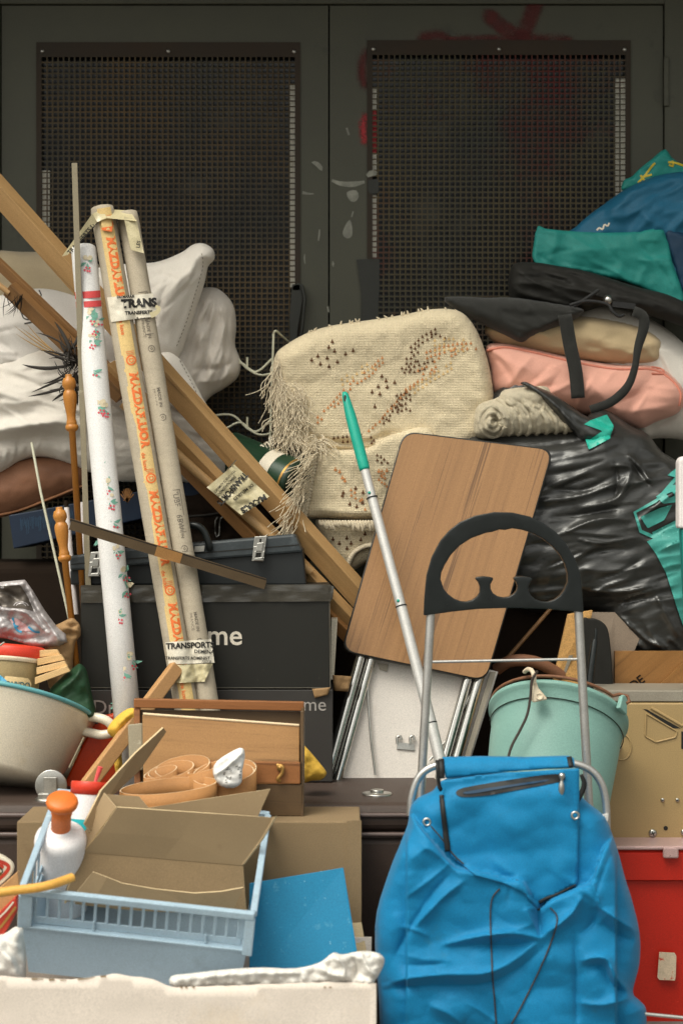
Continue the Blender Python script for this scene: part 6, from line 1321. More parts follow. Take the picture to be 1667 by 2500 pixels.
m = MB(); zo = cz((462, 368), (500, 345), (700, 310), (880, 284), (980, 280), (988, 310), (900, 330), (740, 360), (620, 382), (520, 390), (476, 386)); decal(m, zo, ff, 0.004, 0, 8, 3)
build(m, 'zip', M['piping_black'], flap)
m = MB(); decal(m, cz((500, 366), (700, 334), (900, 306), (900, 314), (700, 346), (540, 374)), ff, 0.006, 0, 8, 3); build(m, 'zip_gap', M['cool_navy'], flap)
m = MB(); p = cz((978, 300))[0]; c = P(p[0], p[1], 3.935); lathe(m, c + Vector((0.0, 0, 0.012)), c + Vector((-0.002, 0, -0.038)), [(0, 0), (0.02, 0.006), (0.15, 0.0075), (0.28, 0.003), (0.36, 0.0035), (0.5, 0.006), (0.75, 0.007), (0.95, 0.004), (1, 0)], 12); build(m, 'zip_pull', M['steel'], flap)
for (ex, ey), fn in (((322, 512), fb_), ((1042, 480), lambda x, y: fb_(x, y) - 0.02)):
    p = cz((ex, ey))[0]; d = float(fn(np.array([p[0]]), np.array([p[1]]))[0]) - 0.002; m = MB()
    tube(m, [P(p[0] + 8.5 * math.cos(a), p[1] + 8.5 * math.sin(a), d) for a in np.linspace(0, 6.29, 20)], 0.0026, 8); build(m, 'eyelet', M['steel'], bagp)
m = MB(); cord(m, cz((340, 530), (400, 600), (450, 670), (500, 715)), 0.0016, fb_, 0.012); build(m, 'drawstring', M['cord_brown'], bagp)
m = MB(); cord(m, cz((676, 836), (640, 880), (630, 960), (634, 1100), (640, 1250), (652, 1400), (660, 1520)), 0.0016, fb_, 0.003); build(m, 'drawstring', M['cord_brown'], bagp)
m = MB(); cord(m, cz((920, 930), (950, 960), (952, 1010), (920, 1110), (860, 1250), (790, 1390), (730, 1500)), 0.0016, fb_, 0.003); build(m, 'drawstring', M['cord_brown'], bagp)
m = MB(); tube(m, [P(1560, 2474, 4.0), P(1620, 2480, 4.0), P(1700, 2488, 4.0)], 0.004, 8); build(m, 'foot_rail', M['alu'], r)
m = MB(); tube(m, [Vector((PX(1010, HD), HD + 0.03, 0.08)), Vector((PX(1470, HD), HD + 0.03, 0.08))], 0.006, 10); tube(m, [P(1034, 2640, HD), Vector((PX(1010, HD), HD + 0.03, 0.08))], 0.006, 10); tube(m, [P(1450, 2640, HD), Vector((PX(1470, HD), HD + 0.03, 0.08))], 0.006, 10); build(m, 'axle', M['alu'], r)
for x in (975, 1505):
    m = MB(); c = Vector((PX(x, HD), HD + 0.03, 0.08)); lathe(m, c - Vector((0.016, 0, 0)), c + Vector((0.016, 0, 0)), [(0, 0), (0, 0.03), (0.1, 0.058), (0.1, 0.078), (0.5, 0.08), (0.9, 0.078), (0.9, 0.058), (1, 0.03), (1, 0)], 32); build(m, 'wheel', M['black_rubber'], r)
# ---------------------------------------------------------------- lower left: basin and the things in it
r = thing('enamel_basin', 'cream enamel basin with a teal rim and a tube handle resting on the trunk', 'basin', tuple(P(40, 1890, 4.5)))
rc = P(30, 1722, 4.56); ta, tb = math.radians(21), math.radians(10)
ax_ = Vector((math.sin(tb) * math.cos(ta), math.sin(ta), math.cos(tb) * math.cos(ta))).normalized(); kb = 0.212
m = MB(); lathe(m, rc - ax_ * 0.185, rc, [(0, 0), (0, kb * 0.66), (0.06, kb * 0.70), (0.9, kb * 0.965), (0.97, kb), (0.97, kb * 0.97), (0.06, kb * 0.66), (0.06, 0)], 72); bs_ = build(m, 'bowl', M['enamel'], r)
m = MB(); u_ = Vector((1, 0, 0)); u_ = (u_ - ax_ * u_.dot(ax_)).normalized(); v_ = ax_.cross(u_)
tube(m, [rc - ax_ * 0.003 + (u_ * math.cos(a) + v_ * math.sin(a)) * kb * 1.005 for a in np.linspace(0, 2 * math.pi, 90)], 0.0058, 10); build(m, 'rim', M['enamel_teal'], r)
m = MB(); smooth_tube(m, [(196, 1752, 4.52), (222, 1750, 4.51), (256, 1757, 4.50), (276, 1774, 4.50), (274, 1788, 4.50), (250, 1794, 4.50), (226, 1790, 4.51), (196, 1784, 4.52)], 0.0115, 14); build(m, 'handle', M['enamel'], r)
r = thing('paint_tub', 'tan paint tub with a red lid standing in the enamel basin', 'tub', tuple(P(30, 1700, 4.46)))
a, b = P(18, 1782, 4.52), P(36, 1608, 4.55); k = 0.073
m = MB(); lathe(m, a, b, [(0, 0), (0, k * 0.84), (1, k * 0.95)], 48); lathe(m, lerp(a, b, 0.42) and a.lerp(b, 0.28), a.lerp(b, 0.50), [(0, k * 0.878), (1, k * 0.90)], 48, 1)
ff_ = cyl((18, 1782, 4.52), (36, 1608, 4.55), 70); decal(m, [(14, 1650), (70, 1656), (78, 1668), (74, 1690), (20, 1690), (6, 1670)], ff_, 0.006, 2, 8); text(m, 'PARIDO', (16, 1676), 4, 14, ff_, 0.008, 1, 0.03, length=58); decal(m, [(-8, 1640), (20, 1664), (22, 1680), (-10, 1668)], ff_, 0.007, 3, 8)
build(m, 'body', [M['tub_tan'], M['tub_label'], M['tub_cream'], M['foil_blue']], r)
m = MB(); lathe(m, a.lerp(b, 0.94), a.lerp(b, 1.0), [(0, k * 0.99), (0.5, k * 1.03), (1, k * 1.03), (1, 0.9 * k)], 48); build(m, 'collar', M['plug'], r)
m = MB(); lathe(m, b, b + (b - a).normalized() * 0.03, [(0, k * 1.03), (0.1, k * 1.05), (0.75, k * 1.05), (1, k * 0.98), (0.8, k * 0.94), (0.8, 0)], 48); build(m, 'lid', M['lid_red'], r)
m = MB(); tube(m, [P(-14, 1586, 4.45), P(12, 1568, 4.445)], [0.004, 0.002], 8); build(m, 'nail', M['steel'], None, 'bright nail end poking out across the red tub lid', 'nail')
# foil bag
r = thing('foil_bag', 'crumpled silvery foil bag with blue and pink print on the red lidded tub', 'bag', tuple(P(60, 1580, 4.5)))
BFo = Blob([(-60, 1420), (0, 1421), (62, 1415), (80, 1440), (110, 1490), (140, 1530), (162, 1548), (166, 1568), (145, 1578), (90, 1580), (20, 1560), (-60, 1550)], 4.57, 0.03, 0.05, 18, 4, folds=[([(66, 1420), (90, 1480), (130, 1540), (150, 1570)], 0.02, 6), ([(0, 1488), (60, 1494), (100, 1530), (124, 1550)], 0.022, 6), ([(60, 1440), (90, 1500), (116, 1545)], -0.025, 9), ([(-40, 1440), (20, 1450), (70, 1480)], -0.025, 14), ([(0, 1550), (60, 1560), (124, 1552)], -0.02, 8)], noise=[(0.014, 36, 26, 30, 111, 2), (0.006, 16, 12, -30, 112, 2)], smooth=1)
m = MB(); BFo.mesh(m); fz = BFo.depth
decal(m, [(-20, 1432), (50, 1428), (66, 1452), (84, 1492), (60, 1486), (10, 1482), (-20, 1470)], fz, 0.002, 1, 6)  # darker foil paints in the shadow of the bag's open mouth
decal(m, [(24, 1512), (40, 1508), (62, 1524), (84, 1542), (40, 1540)], fz, 0.002, 3, 6)
for pl_ in ([(32, 1508), (36, 1526), (46, 1530)], [(70, 1530), (84, 1542), (98, 1544)], [(36, 1528), (44, 1540), (54, 1542)]): ribbon(m, pl_, 5, fz, 0.003, 2, 3, 5)
for rr in (12, 18): ribbon(m, [(52 + rr * math.cos(t), 1480 + rr * 0.6 * math.sin(t)) for t in np.linspace(3.3, 6.2, 8)], 2, fz, 0.003, 0, 0, 4)
build(m, 'bag_skin', [M['foil'], M['foil_shade'], M['foil_blue'], M['foil_pink']], r)
BPb = Blob([(118, 1540), (150, 1520), (176, 1508), (186, 1514), (196, 1526), (198, 1552), (186, 1566), (180, 1600), (170, 1680), (120, 1680), (110, 1590)], 4.585, 0.02, 0.04, 18, 5, folds=[([(150, 1535), (170, 1534), (196, 1542)], 0.012, 4), ([(150, 1548), (172, 1548), (194, 1552)], -0.012, 4), ([(160, 1520), (172, 1530), (190, 1524)], -0.014, 5)], noise=[(0.01, 22, 22, 0, 113, 2)], smooth=2)
soft('paper_bag', 'crumpled brown paper bag beside the black carton', 'bag', BPb, 'kraft')
r = thing('wooden_blocks', 'stepped plywood offcuts stuck behind the red lidded tub', 'plywood', tuple(P(120, 1665, 4.5)))
for i, (xa, ya, xb, yb, w_) in enumerate(((92, 1602, 148, 1600, 0), (92, 1622, 158, 1612, 0), (90, 1644, 166, 1628, 0), (86, 1668, 172, 1640, 0))):
    m = MB(); pp(m, [(xa, ya - 14, 4.515 - 0.012 * i), (xb - 8, yb - 14, 4.515 - 0.012 * i), (xb, yb - 1, 4.515 - 0.012 * i), (xa, ya + 3, 4.515 - 0.012 * i)], 0.012); build(m, 'ply_step', M['ply'], r, bevel=0.0008)
BGc = Blob([(120, 1690), (150, 1655), (180, 1630), (195, 1620), (210, 1632), (218, 1660), (226, 1700), (236, 1750), (200, 1760), (140, 1730)], 4.53, 0.05, 0.05, 36, 5, folds=[([(200, 1630), (180, 1660), (140, 1690)], 0.012, 6), ([(205, 1640), (215, 1690), (220, 1740)], 0.010, 6)], noise=[(0.01, 20, 30, 20, 117)], smooth=4)
soft('green_cloth', 'dark green waterproof cloth bunched behind the basin rim', 'cloth', BGc, 'green_cloth')
# orange red container
m = MB(); sheet(m, [(236, 1752, 4.56), (296, 1738, 4.56), (330, 1930, 4.555), (150, 1930, 4.555), (196, 1830, 4.558)], 0.045); build(m, 'plastic_container', M['orange_red'], None, 'scuffed orange red container between the basin and the wooden box', 'container', bevel=0.006)
m = MB(); tube(m, [P(206, 1800, 4.44), P(170, 1874, 4.43)], 0.003, 6); build(m, 'thin_rod', M['grey_bar'], None, 'thin metal rod lying along the side of the basin', 'rod')
BY = Blob([(264, 1790), (266, 1772), (290, 1745), (320, 1728), (340, 1740), (335, 1790), (300, 1830), (300, 1880), (286, 1895), (278, 1850), (284, 1810)], 4.43, 0.015, 0.03, 14, 5, folds=[([(280, 1785), (300, 1760), (325, 1740)], 0.01, 5)], noise=[(0.008, 20, 20, 30, 119)], smooth=3)
soft('yellow_cloth', 'yellow cloth scrap under the beech batten', 'cloth', BY, 'yellow_cloth')
BY2 = Blob([(730, 1815), (745, 1822), (770, 1850), (794, 1880), (796, 1892), (784, 1904), (760, 1906), (730, 1906)], 4.40, 0.02, 0.05, 16, 5, folds=[([(742, 1830), (756, 1870), (760, 1900)], 0.01, 5)], noise=[(0.008, 14, 20, 0, 120)], smooth=3)
soft('yellow_bag', 'yellow crumpled bag peeping out right of the wooden box', 'bag', BY2, 'yellow_cloth')
m = MB(); beam(m, P(432, 1628, 4.52), P(214, 1918, 4.33), 0.034, 0.026, R(20)); build(m, 'beech_batten', M['beech'], None, 'short smooth beech batten leaning in front of the floral roll', 'batten', bevel=0.003)

# ---------------------------------------------------------------- brown carton and wooden box
CB = 4.06
r = thing('cardboard_box', 'brown cardboard box standing behind the light blue basket', 'cardboard box', (PX(460, CB), CB + 0.1, 0))
zc = PZ(2006, CB)
m = MB(); box(m, PX(42, CB), PX(880, CB), CB, CB + 0.21, 0, zc); build(m, 'body', M['card_b'], r, bevel=0.003)
m = MB(); sheet(m, [(846, 2004, CB - 0.002), (882, 2003, CB - 0.002), (882, 2254, CB - 0.002), (850, 2254, CB - 0.002)], 0.0015); build(m, 'side_flap', M['card_b'], r)
m = MB(); sheet(m, [(846, 2254, CB - 0.004), (882, 2252, CB - 0.006), (896, 2330, CB - 0.02), (872, 2332, CB - 0.02)], 0.003); build(m, 'torn_strip', M['card_edge'], r)
WB = 4.13
r = thing('wooden_box', 'old open wooden box with a raised lid and a brass hook on the brown carton', 'box', (PX(535, WB), WB + 0.05, zc))
m = MB(); f = 0
box(m, PX(596, WB), PX(737, WB), WB + 0.0, WB + 0.012, zc + 0.001, PZ(1916, WB)); build(m, 'front_lower', M['dark_shade_wood'], r, bevel=0.0015)  # shade on the lower front is put into this dark wood colour
m = MB(); pp(m, [(450, 1858, WB - 0.004), (733, 1862, WB - 0.004), (733, 1914, WB - 0.004), (450, 1910, WB - 0.004)], 0.018); build(m, 'front_rail', M['orange_wood'], r, bevel=0.002)
m = MB(); pp(m, [(327, 1706, WB + 0.10), (742, 1714, WB + 0.10), (742, 1736, WB + 0.10), (327, 1728, WB + 0.10)], 0.018); build(m, 'lid_edge', M['orange_wood'], r, bevel=0.002)
m = MB(); pp(m, [(327, 1728, WB + 0.105), (342, 1728, WB + 0.105), (344, 1980, WB + 0.06), (329, 1980, WB + 0.06)], 0.02)
build(m, 'lid_side', M['orange_wood'], r, bevel=0.0015)
m = MB(); pp(m, [(734, 1736, WB + 0.02), (742, 1736, WB + 0.02), (741, 2006, WB - 0.002), (734, 2006, WB - 0.002)], 0.10); build(m, 'lid_side', M['dark_shade_wood'], r, bevel=0.0015)
m = MB(); pp(m, [(340, 1734, WB + 0.115), (738, 1738, WB + 0.115), (738, 2004, WB + 0.10), (340, 2004, WB + 0.10)], 0.012); build(m, 'back', M['dark_shade_wood'], r)
m = MB(); sheet(m, [(348, 1745, WB + 0.075), (731, 1773, WB + 0.075), (731, 1990, WB + 0.02), (352, 1990, WB + 0.02)], 0.012); build(m, 'inner_board', M['board_wood'], r, bevel=0.0015)
m = MB(); tube(m, [P(350, 1743, WB + 0.076), P(730, 1771, WB + 0.076)], 0.0035, 6); build(m, 'pale_lip', M['pale_edge'], r)
m = MB(); sheet(m, [(312, 1768, WB + 0.09), (350, 1764, WB + 0.09), (350, 1880, WB + 0.06), (316, 1880, WB + 0.06)], 0.014); build(m, 'hinge_block', M['grey_bar'], r, bevel=0.004)
m = MB(); smooth_tube(m, [(676, 1868, WB - 0.008), (690, 1872, WB - 0.012), (688, 1888, WB - 0.012), (678, 1902, WB - 0.012), (684, 1906, WB - 0.008)], 0.0042, 8); lathe(m, P(684, 1874, WB - 0.003), P(684, 1874, WB - 0.016), [(0, 0.008), (0.8, 0.008), (1, 0)], 10); build(m, 'hook', M['tin_gold'], r)
m = MB(); decal(m, [(552, 1818), (576, 1820), (566, 1838), (550, 1836)], lambda x, y: planar((348, 1745, WB + 0.075), (731, 1773, WB + 0.075), (352, 1990, WB + 0.02))(x, y), 0.001, 0, 6); build(m, 'paint_stain', M['red_print'], r)
# curled veneer strips
r = thing('veneer_strips', 'curled loops of thin brown veneer in front of the wooden box', 'veneer', tuple(P(460, 1990, 4.06)))
def loop(cx, cy, rx, d, rz, h, a0=0, a1=2 * math.pi, tiltx=0.0, n=44):
    """standing band bent to an ellipse: rx, rz half sizes across and in depth (m), h its height"""
    m = MB(); c = P(cx, cy, d); vs = []
    for a in np.linspace(a0, a1, n):
        p = c + Vector((rx * math.cos(a), rz * math.sin(a), tiltx * math.sin(a) + 0.012 * math.cos(a * 1 + 0.6)))
        vs += [p, p - Vector((0, 0.0, h))]
    m.add(vs, [(2 * i, 2 * i + 2, 2 * i + 3, 2 * i + 1) for i in range(n - 1)])
    o = build(m, 'veneer_loop', [M['veneer'], M['pale_edge']], r, solid=0.0026); o.modifiers['solid'].material_offset_rim = 1
loop(412, 1918, 0.105, 4.035, 0.05, 0.05, tiltx=0.016); loop(392, 1884, 0.036, 4.10, 0.012, 0.05, 0.0, 6.28, 0.016); loop(418, 1878, 0.05, 4.105, 0.014, 0.055, 0.0, 6.28, 0.022); loop(446, 1870, 0.06, 4.11, 0.012, 0.06, 0.0, 6.28, 0.028)
loop(548, 1884, 0.070, 4.085, 0.035, 0.07, 0, 6.28, 0.030); loop(556, 1892, 0.058, 4.08, 0.026, 0.07, 0.0, 6.28, 0.026); loop(500, 1876, 0.036, 4.09, 0.02, 0.06, 2.0, 5.4, 0.01)
BR2 = Blob([(520, 1880), (530, 1858), (560, 1838), (584, 1826), (596, 1830), (598, 1850), (592, 1880), (590, 1910), (570, 1924), (540, 1920), (524, 1900)], 4.03, 0.012, 0.014, 12, 4, folds=[([(526, 1892), (556, 1870), (594, 1836)], 0.012, 4)], noise=[(0.008, 24, 18, 0, 131, 2)], smooth=2)
m = MB(); BR2.mesh(m)
for i in range(26):
    x, y = random.uniform(546, 586), random.uniform(1864, 1912)
    if y > 1880 - (x - 546) * 0.5: ribbon(m, [(x, y), (x + random.uniform(2, 6), y - 2)], 1.6, BR2.depth, 0.0015, 1, 0, 3)
build(m, 'receipt', [M['receipt'], M['black_ink']], None, 'crumpled white receipt stuck in the veneer loops', 'paper')

# ---------------------------------------------------------------- light blue basket with its contents
r = thing('plastic_basket', 'light blue plastic basket with slotted upper sides tipped forward', 'basket', tuple(P(330, 2385, 3.95)))
A0 = P(50, 2172, 3.70); XV = P(622, 2234, 3.70) - A0; LX = XV.length; XV.normalize()
YV = (P(72, 1922, 4.085) - A0); YV = YV - XV * YV.dot(XV); LY = YV.length; YV.normalize(); NV = XV.cross(YV).normalized()
if NV.z < 0: NV = -NV
MX = Matrix(((XV.x, YV.x, NV.x, A0.x), (XV.y, YV.y, NV.y, A0.y), (XV.z, YV.z, NV.z, A0.z), (0, 0, 0, 1)))
HBk = 0.205; HS = 0.066
m = MB(); B_ = lambda *a: box(m, *a, 0, MX)
i_ = 0.010; T_ = 0.004; dep = 0.012
# rolled rim
B_(0, LX, -0.004, 0.010, -0.012, 0.004); B_(0, LX, LY - 0.010, LY + 0.004, -0.012, 0.004); B_(-0.004, 0.010, 0.0101, LY - 0.0101, -0.012, 0.004); B_(LX - 0.010, LX + 0.004, 0.0101, LY - 0.0101, -0.012, 0.004)
build(m, 'rim', M['basket_blue'], r, bevel=0.003, bseg=3)
m = MB(); yf = dep; nb = 17; wbar = 0.006
for side in (0, 1):
    y0_ = yf if side == 0 else LY - yf - T_
    B_(0.022, LX - 0.022, y0_, y0_ + T_, -HS - 0.016, -HS)
    for k in range(nb + 1):
        x = 0.030 + (LX - 0.060) * k / nb; B_(x - wbar / 2, x + wbar / 2, y0_, y0_ + T_, -HS, -0.0125)
    B_(0.010, 0.0299 - wbar / 2, y0_, y0_ + T_, -HS, -0.0125); B_(LX - 0.0299 + wbar / 2, LX - 0.010, y0_, y0_ + T_, -HS, -0.0125)
for x0_ in (0.006, LX - 0.006 - T_): 
    B_(x0_, x0_ + T_, yf + T_ + 0.0002, LY - yf - T_ - 0.0002, -HS - 0.016, -HS + 0.002)
    for k in range(9): y = 0.03 + (LY - 0.06) * k / 8; B_(x0_, x0_ + T_, y - 0.004, y + 0.004, -HS + 0.002, -0.0125)
build(m, 'slotted_band', M['basket_blue'], r, bevel=0.001)
m = MB(); B_(-0.002, LX + 0.002, -0.002, 0.0115, -HS - 0.022, -HS - 0.0165); B_(-0.002, 0.026, -0.003, 0.011, -HS - 0.0164, -0.0125); B_(LX - 0.018, LX + 0.002, -0.003, 0.011, -HS - 0.030, -0.0125)
for k in (0.32, 0.80): B_(LX * k - 0.002, LX * k + 0.002, 0.004, 0.0119, -HS - 0.0164, -HS + 0.006)
build(m, 'ledge', M['basket_blue'], r, bevel=0.003, bseg=3)
m = MB(); tz, bz_ = -HS - 0.0222, -HBk
def ring(i, z): return [MX @ Vector(q) for q in ((0.008 + i, 0.006 + i, z), (LX - 0.008 - i, 0.006 + i, z), (LX - 0.008 - i, LY - 0.006 - i, z), (0.008 + i, LY - 0.006 - i, z))]
R0, R1, R2, R3 = ring(0, tz), ring(0.014, bz_), ring(0.018, bz_ + 0.004), ring(0.004, tz)
for a, b in ((R0, R1), (R3, R2)):
    for k in range(4): m.add([a[k], a[(k + 1) % 4], b[(k + 1) % 4], b[k]], [(0, 1, 2, 3)], 0, False)
m.add(R1, [(0, 1, 2, 3)], 0, False); m.add(R2, [(0, 1, 2, 3)], 0, False)
for k in range(4): m.add([R0[k], R0[(k + 1) % 4], R3[(k + 1) % 4], R3[k]], [(0, 1, 2, 3)], 0, False)
build(m, 'tub', M['basket_blue'], r)
def botl(x, y, d): return P(x, y, d)
# pump bottle
r = thing('bottle', 'white bottle with a flared orange cap standing in the basket', 'bottle', tuple(P(150, 2250, 3.95)))
a, b = P(150, 2290, 4.06), P(149, 2022, 3.92); k = 0.056
m = MB(); lathe(m, a, b, [(0, 0), (0, k * 0.9), (0.02, k * 0.97), (0.10, k), (0.885, k), (0.91, k * 0.985), (0.935, k * 0.94), (0.955, k * 0.86), (0.97, k * 0.7), (0.98, k * 0.42), (1.0, k * 0.40), (1, 0)], 48); build(m, 'body', M['bottle_w'], r)
c, e = P(149, 2028, 3.923), P(153, 1950, 3.882); k = 0.034
m = MB(); lathe(m, c, e, [(0, 0), (0, k * 0.62), (0.5, k * 0.60), (0.56, k * 0.66), (0.66, k * 0.58), (0.72, k * 0.62), (0.80, k * 0.94), (0.88, k), (0.95, k * 0.96), (1, k * 0.85), (1, 0)], 36); build(m, 'cap', M['orange_cap'], r)
r = thing('jar', 'white jar with a red edged lid and a pink stirrer behind the orange capped bottle', 'jar', tuple(P(215, 2100, 4.05)))
a, b = P(208, 2120, 4.02), P(222, 1940, 4.045); k = 0.043
m = MB(); lathe(m, a, b, [(0, 0), (0, k), (0.3, k), (1, k)], 40); lathe(m, a, a.lerp(b, 0.66), [(0.4, k + 0.0006), (1, k + 0.0006)], 40, 1); build(m, 'body', [M['bottle_w'], M['teal_label']], r)
e = b + (b - a).normalized() * 0.028
m = MB(); lathe(m, b, e, [(0, k * 0.9), (0, k * 1.03), (0.9, k * 1.03), (1, k * 0.98)], 40, 0); tlt = (e - b).normalized()
lathe(m, e, e - tlt * 0.004, [(0, k * 0.98), (1, k * 0.86), (1, 0)], 40, 1); build(m, 'lid', [M['lid_red'], M['bottle_w']], r)
m = MB(); tube(m, [P(226, 1930, 4.02), P(246, 1872, 4.02)], [0.002, 0.006], 8); build(m, 'stirrer', M['pink_straw'], r)
# open cardboard packaging
r = thing('cardboard_packaging', 'torn open brown cardboard packaging jammed into the light blue basket', 'cardboard', tuple(P(380, 2240, 3.95)))
def cs(name, pts, th=0.004, mt='card', bevel=0.0008):
    m = MB(); sheet(m, pts, th, 0, 1); return build(m, name, [M[mt], M['card_edge']], r)
m = MB()
def cards(name, grid, th=0.004, mt='card'):
    """bent board from rows of (x, y, d)"""
    m = MB(); nr, nc = len(grid), len(grid[0]); vs = [P(*p) for row in grid for p in row]
    m.add(vs, [(i * nc + j, i * nc + j + 1, (i + 1) * nc + j + 1, (i + 1) * nc + j) for i in range(nr - 1) for j in range(nc - 1)], 0, False)
    o = build(m, name, [M[mt], M['card_edge']], r); md = o.modifiers.new('solid', 'SOLIDIFY'); md.thickness = th; md.offset = 0; md.material_offset_rim = 1; return o
cards('front_flap', [[(287, 1970, 3.90), (480, 1983, 3.90), (668, 1996, 3.89), (675, 1992, 3.882)], [(246, 2030, 3.915), (440, 2046, 3.915), (634, 2052, 3.905), (641, 2050, 3.90)], [(204, 2080, 3.93), (400, 2096, 3.93), (588, 2112, 3.92), (596, 2110, 3.917)]], mt='card')
cards('front_wall', [[(204, 2081, 3.931), (400, 2097, 3.931), (594, 2111, 3.921)], [(166, 2172, 3.92), (380, 2180, 3.92), (598, 2176, 3.915)], [(160, 2200, 3.925), (376, 2215, 3.925), (602, 2226, 3.915)]], mt='card_b')
cards('low_flap', [[(227, 2128, 3.868), (262, 2141, 3.866), (300, 2156, 3.868), (380, 2170, 3.868), (475, 2180, 3.866), (540, 2176, 3.866), (594, 2166, 3.870)], [(186, 2180, 3.872), (236, 2190, 3.872), (290, 2196, 3.874), (376, 2204, 3.874), (470, 2212, 3.874), (530, 2214, 3.876), (570, 2220, 3.88)], [(184, 2206, 3.885), (236, 2212, 3.885), (290, 2218, 3.885), (376, 2224, 3.885), (470, 2228, 3.885), (530, 2230, 3.885), (568, 2232, 3.89)]])
cards('rear_flap', [[(360, 1972, 3.985), (500, 1950, 3.985), (660, 1926, 3.98)], [(350, 2000, 3.985), (480, 2000, 3.985), (630, 1994, 3.98)], [(330, 2100, 3.98), (460, 2100, 3.98), (590, 2100, 3.98)]], mt='card')
cards('rear_wall', [[(246, 1938, 3.99), (340, 1944, 3.99), (362, 1970, 3.985)], [(240, 2100, 3.97), (330, 2100, 3.97), (362, 2100, 3.97)]], mt='card')
cards('side_flap', [[(398, 1776, 4.06), (405, 1786, 4.07)], [(330, 1838, 4.03), (340, 1880, 4.05)], [(246, 1930, 3.98), (256, 1960, 3.99)], [(206, 2010, 3.93), (240, 2060, 3.95)]], 0.005)
cards('side_wall', [[(256, 1936, 3.97), (286, 1972, 3.905)], [(210, 2030, 3.95), (204, 2082, 3.93)], [(166, 2150, 3.94), (166, 2174, 3.918)], [(162, 2200, 3.935), (160, 2205, 3.92)]])
m = MB(); smooth_tube(m, [(-60, 2190, 3.655), (20, 2176, 3.665), (110, 2164, 3.68), (178, 2142, 3.72)], 0.0092, 14); build(m, 'ochre_stick', M['ochre_stick'], None, 'ochre painted round stick lying across the corner of the basket', 'stick')
# blue board
m = MB(); sheet(m, [(609, 2156, 3.97), (838, 2118, 3.99), (874, 2340, 3.93), (876, 2400, 3.92), (609, 2400, 3.92)], 0.006); build(m, 'blue_board', M['blue_board'], None, 'scuffed sky blue board leaning on the brown carton', 'board', bevel=0.001)

# ---------------------------------------------------------------- white box at the front and scraps at the left edge
r = thing('white_carton', 'large white cardboard box across the bottom left with a frayed top edge', 'carton', (PX(420, 3.62), 3.9, 0))
zw = PZ(2398, 3.62)
xs = list(np.arange(-90, 922, 14)); top = []
for x in xs:
    y = float(np.interp(x, [-90, 0, 60, 180, 280, 300, 375, 420, 600, 800, 900], [2380, 2384, 2388, 2392, 2378, 2380, 2392, 2412, 2406, 2398, 2402])) + 3.0 * float(fbm(np.array([x / 20.0]), np.array([0.5]), 7)[0])
    top.append((x, y))
poly = top + [(920, 2960), (-90, 2960)]
m = MB(); decal(m, poly, lambda x, y: 3.62 + 0.004 * fbm(np.asarray(x) / 160, np.asarray(y) / 90, 3), 0, 0, 22, 0, (), False)
for i in range(0): pass
o = build(m, 'front_wall', [M['white_card'], M['white_card']], r); md = o.modifiers.new('solid', 'SOLIDIFY'); md.thickness = 0.005; md.offset = -1
m = MB(); box(m, PX(-90, 3.62), PX(-88, 3.62), 3.626, 4.045, 0.005, zw - 0.004); build(m, 'side_wall', M['white_card'], r)
m = MB(); prism2(m, [P(905, 2400, 3.626), P(900, 2395, 4.045), P(900, 2700, 4.045), P(915, 2850, 3.626)], (-0.004, 0, 0)); build(m, 'side_wall', M['white_card'], r)
m = MB(); box(m, PX(-88, 3.62), PX(915, 3.62), 4.046, 4.05, 0.005, zw - 0.01); build(m, 'back_wall', M['white_card'], r)
m = MB(); box(m, PX(-88, 3.62), PX(905, 3.62), 3.627, 4.044, 0.004, 0.20); build(m, 'packed_filling', M['white_foam'], r)
m = MB(); q = [(x, y - 1) for x, y in top if 40 < x < 360]; 
for (xa, ya), (xb, yb) in zip(q, q[1:]):
    if random.random() < 0.3: ribbon(m, [(xa, ya + 2), (xb, yb + 2)], random.uniform(2, 5), flat(3.619), 0.001, 0, 0, 6)
for x in (440, 452, 470, 790, 803): ribbon(m, [(x, 2410), (x + 6, 2411)], 4, flat(3.619), 0.002, 0, 0, 4)
build(m, 'worn_brown_edge', M['card'], r)
BW = Blob([(418, 2384), (470, 2376), (560, 2366), (640, 2362), (720, 2364), (780, 2350), (812, 2326), (836, 2330), (880, 2322), (920, 2326), (938, 2340), (934, 2362), (918, 2390), (900, 2412), (870, 2404), (800, 2404), (700, 2408), (560, 2410), (430, 2412)], 3.64, 0.014, 0.06, 16, 3.5,
          folds=[([(815, 2335), (840, 2365), (836, 2395)], 0.018, 6), ([(850, 2330), (870, 2360), (860, 2395)], -0.02, 7), ([(880, 2328), (895, 2360), (915, 2385)], 0.02, 7), ([(780, 2360), (810, 2380), (850, 2385)], 0.012, 8), ([(430, 2390), (600, 2378), (760, 2376)], 0.010, 8)], noise=[(0.012, 24, 20, 30, 141, 2), (0.008, 60, 20, 0, 142, 0)], smooth=3)
soft('plastic_wrap', 'white plastic sheeting knotted at the right corner of the white box', 'plastic sheet', BW, 'white_poly')
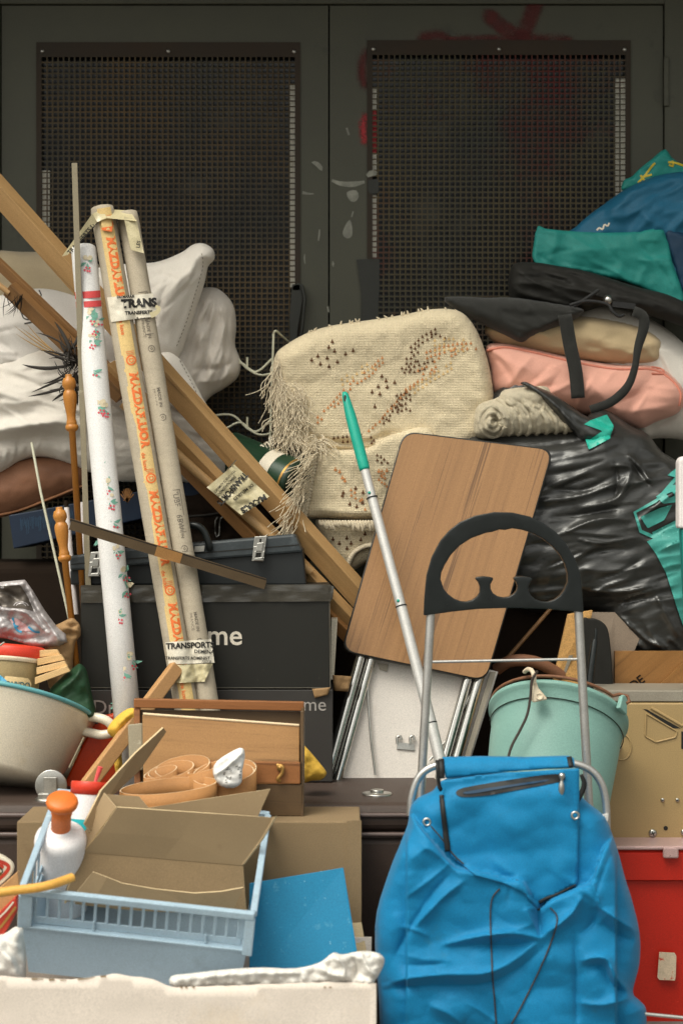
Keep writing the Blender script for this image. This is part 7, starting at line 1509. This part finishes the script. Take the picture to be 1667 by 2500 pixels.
BW2 = Blob([(-60, 2300), (10, 2280), (40, 2262), (62, 2280), (64, 2385), (40, 2396), (-60, 2396)], 3.85, 0.05, 0.06, 40, 6, folds=[([(10, 2300), (40, 2340), (56, 2380)], -0.015, 8), ([(0, 2320), (30, 2350), (40, 2390)], 0.015, 8)], noise=[(0.018, 40, 40, 40, 143, 2)], smooth=3)
soft('carrier_bag', 'white plastic bag squeezed left of the light blue basket', 'plastic bag', BW2, 'white_poly')
# left edge scraps
m = MB(); o = catmull([(-60, 2080), (-10, 2085), (20, 2100), (32, 2116), (28, 2135), (10, 2155), (-20, 2175), (-60, 2180)], 5)
pp(m, [(x, y, 3.92) for x, y in o], 0.02); f = flat(3.92)
ribbon(m, [(-20, 2100), (4, 2104), (22, 2116), (10, 2136), (-20, 2160)], 9, f, 0.001, 1, 4, 5); decal(m, ell(2, 2116, 9, 8, 10), f, 0.0012, 1, 6); decal(m, ell(-4, 2134, 10, 7, 10), f, 0.0012, 2, 6); ribbon(m, [(-10, 2110), (8, 2126), (-6, 2140)], 3, f, 0.0014, 3, 4, 5)
build(m, 'printed_tin', [M['tin_white'], M['red_print'], M['tin_gold'], M['tin_green']], None, 'rounded printed tin lid at the left edge above the ochre stick', 'tin', bevel=0.003)
m = MB(); sheet(m, [(-60, 2215, 3.90), (8, 2160, 3.90), (44, 2128, 3.90), (50, 2180, 3.90), (-10, 2240, 3.90), (-60, 2280, 3.90)], 0.02); build(m, 'wood_offcut', M['beech'], None, 'pale wooden offcut left of the light blue basket', 'wood offcut', bevel=0.002)
m = MB(); sheet(m, [(-60, 2290, 3.87), (-10, 2236, 3.87), (40, 2188, 3.87), (44, 2220, 3.87), (10, 2284, 3.87), (-60, 2330, 3.87)], 0.03); ribbon(m, [(-40, 2300), (4, 2262), (40, 2214)], 6, flat(3.868), 0.001, 1, 0, 8); ribbon(m, [(-30, 2268), (14, 2226), (34, 2202)], 4, flat(3.868), 0.001, 2, 0, 8)
build(m, 'printed_box', [M['red_print'], M['tin_gold'], M['tin_white']], None, 'red printed packet wedged left of the light blue basket', 'packet', bevel=0.003)
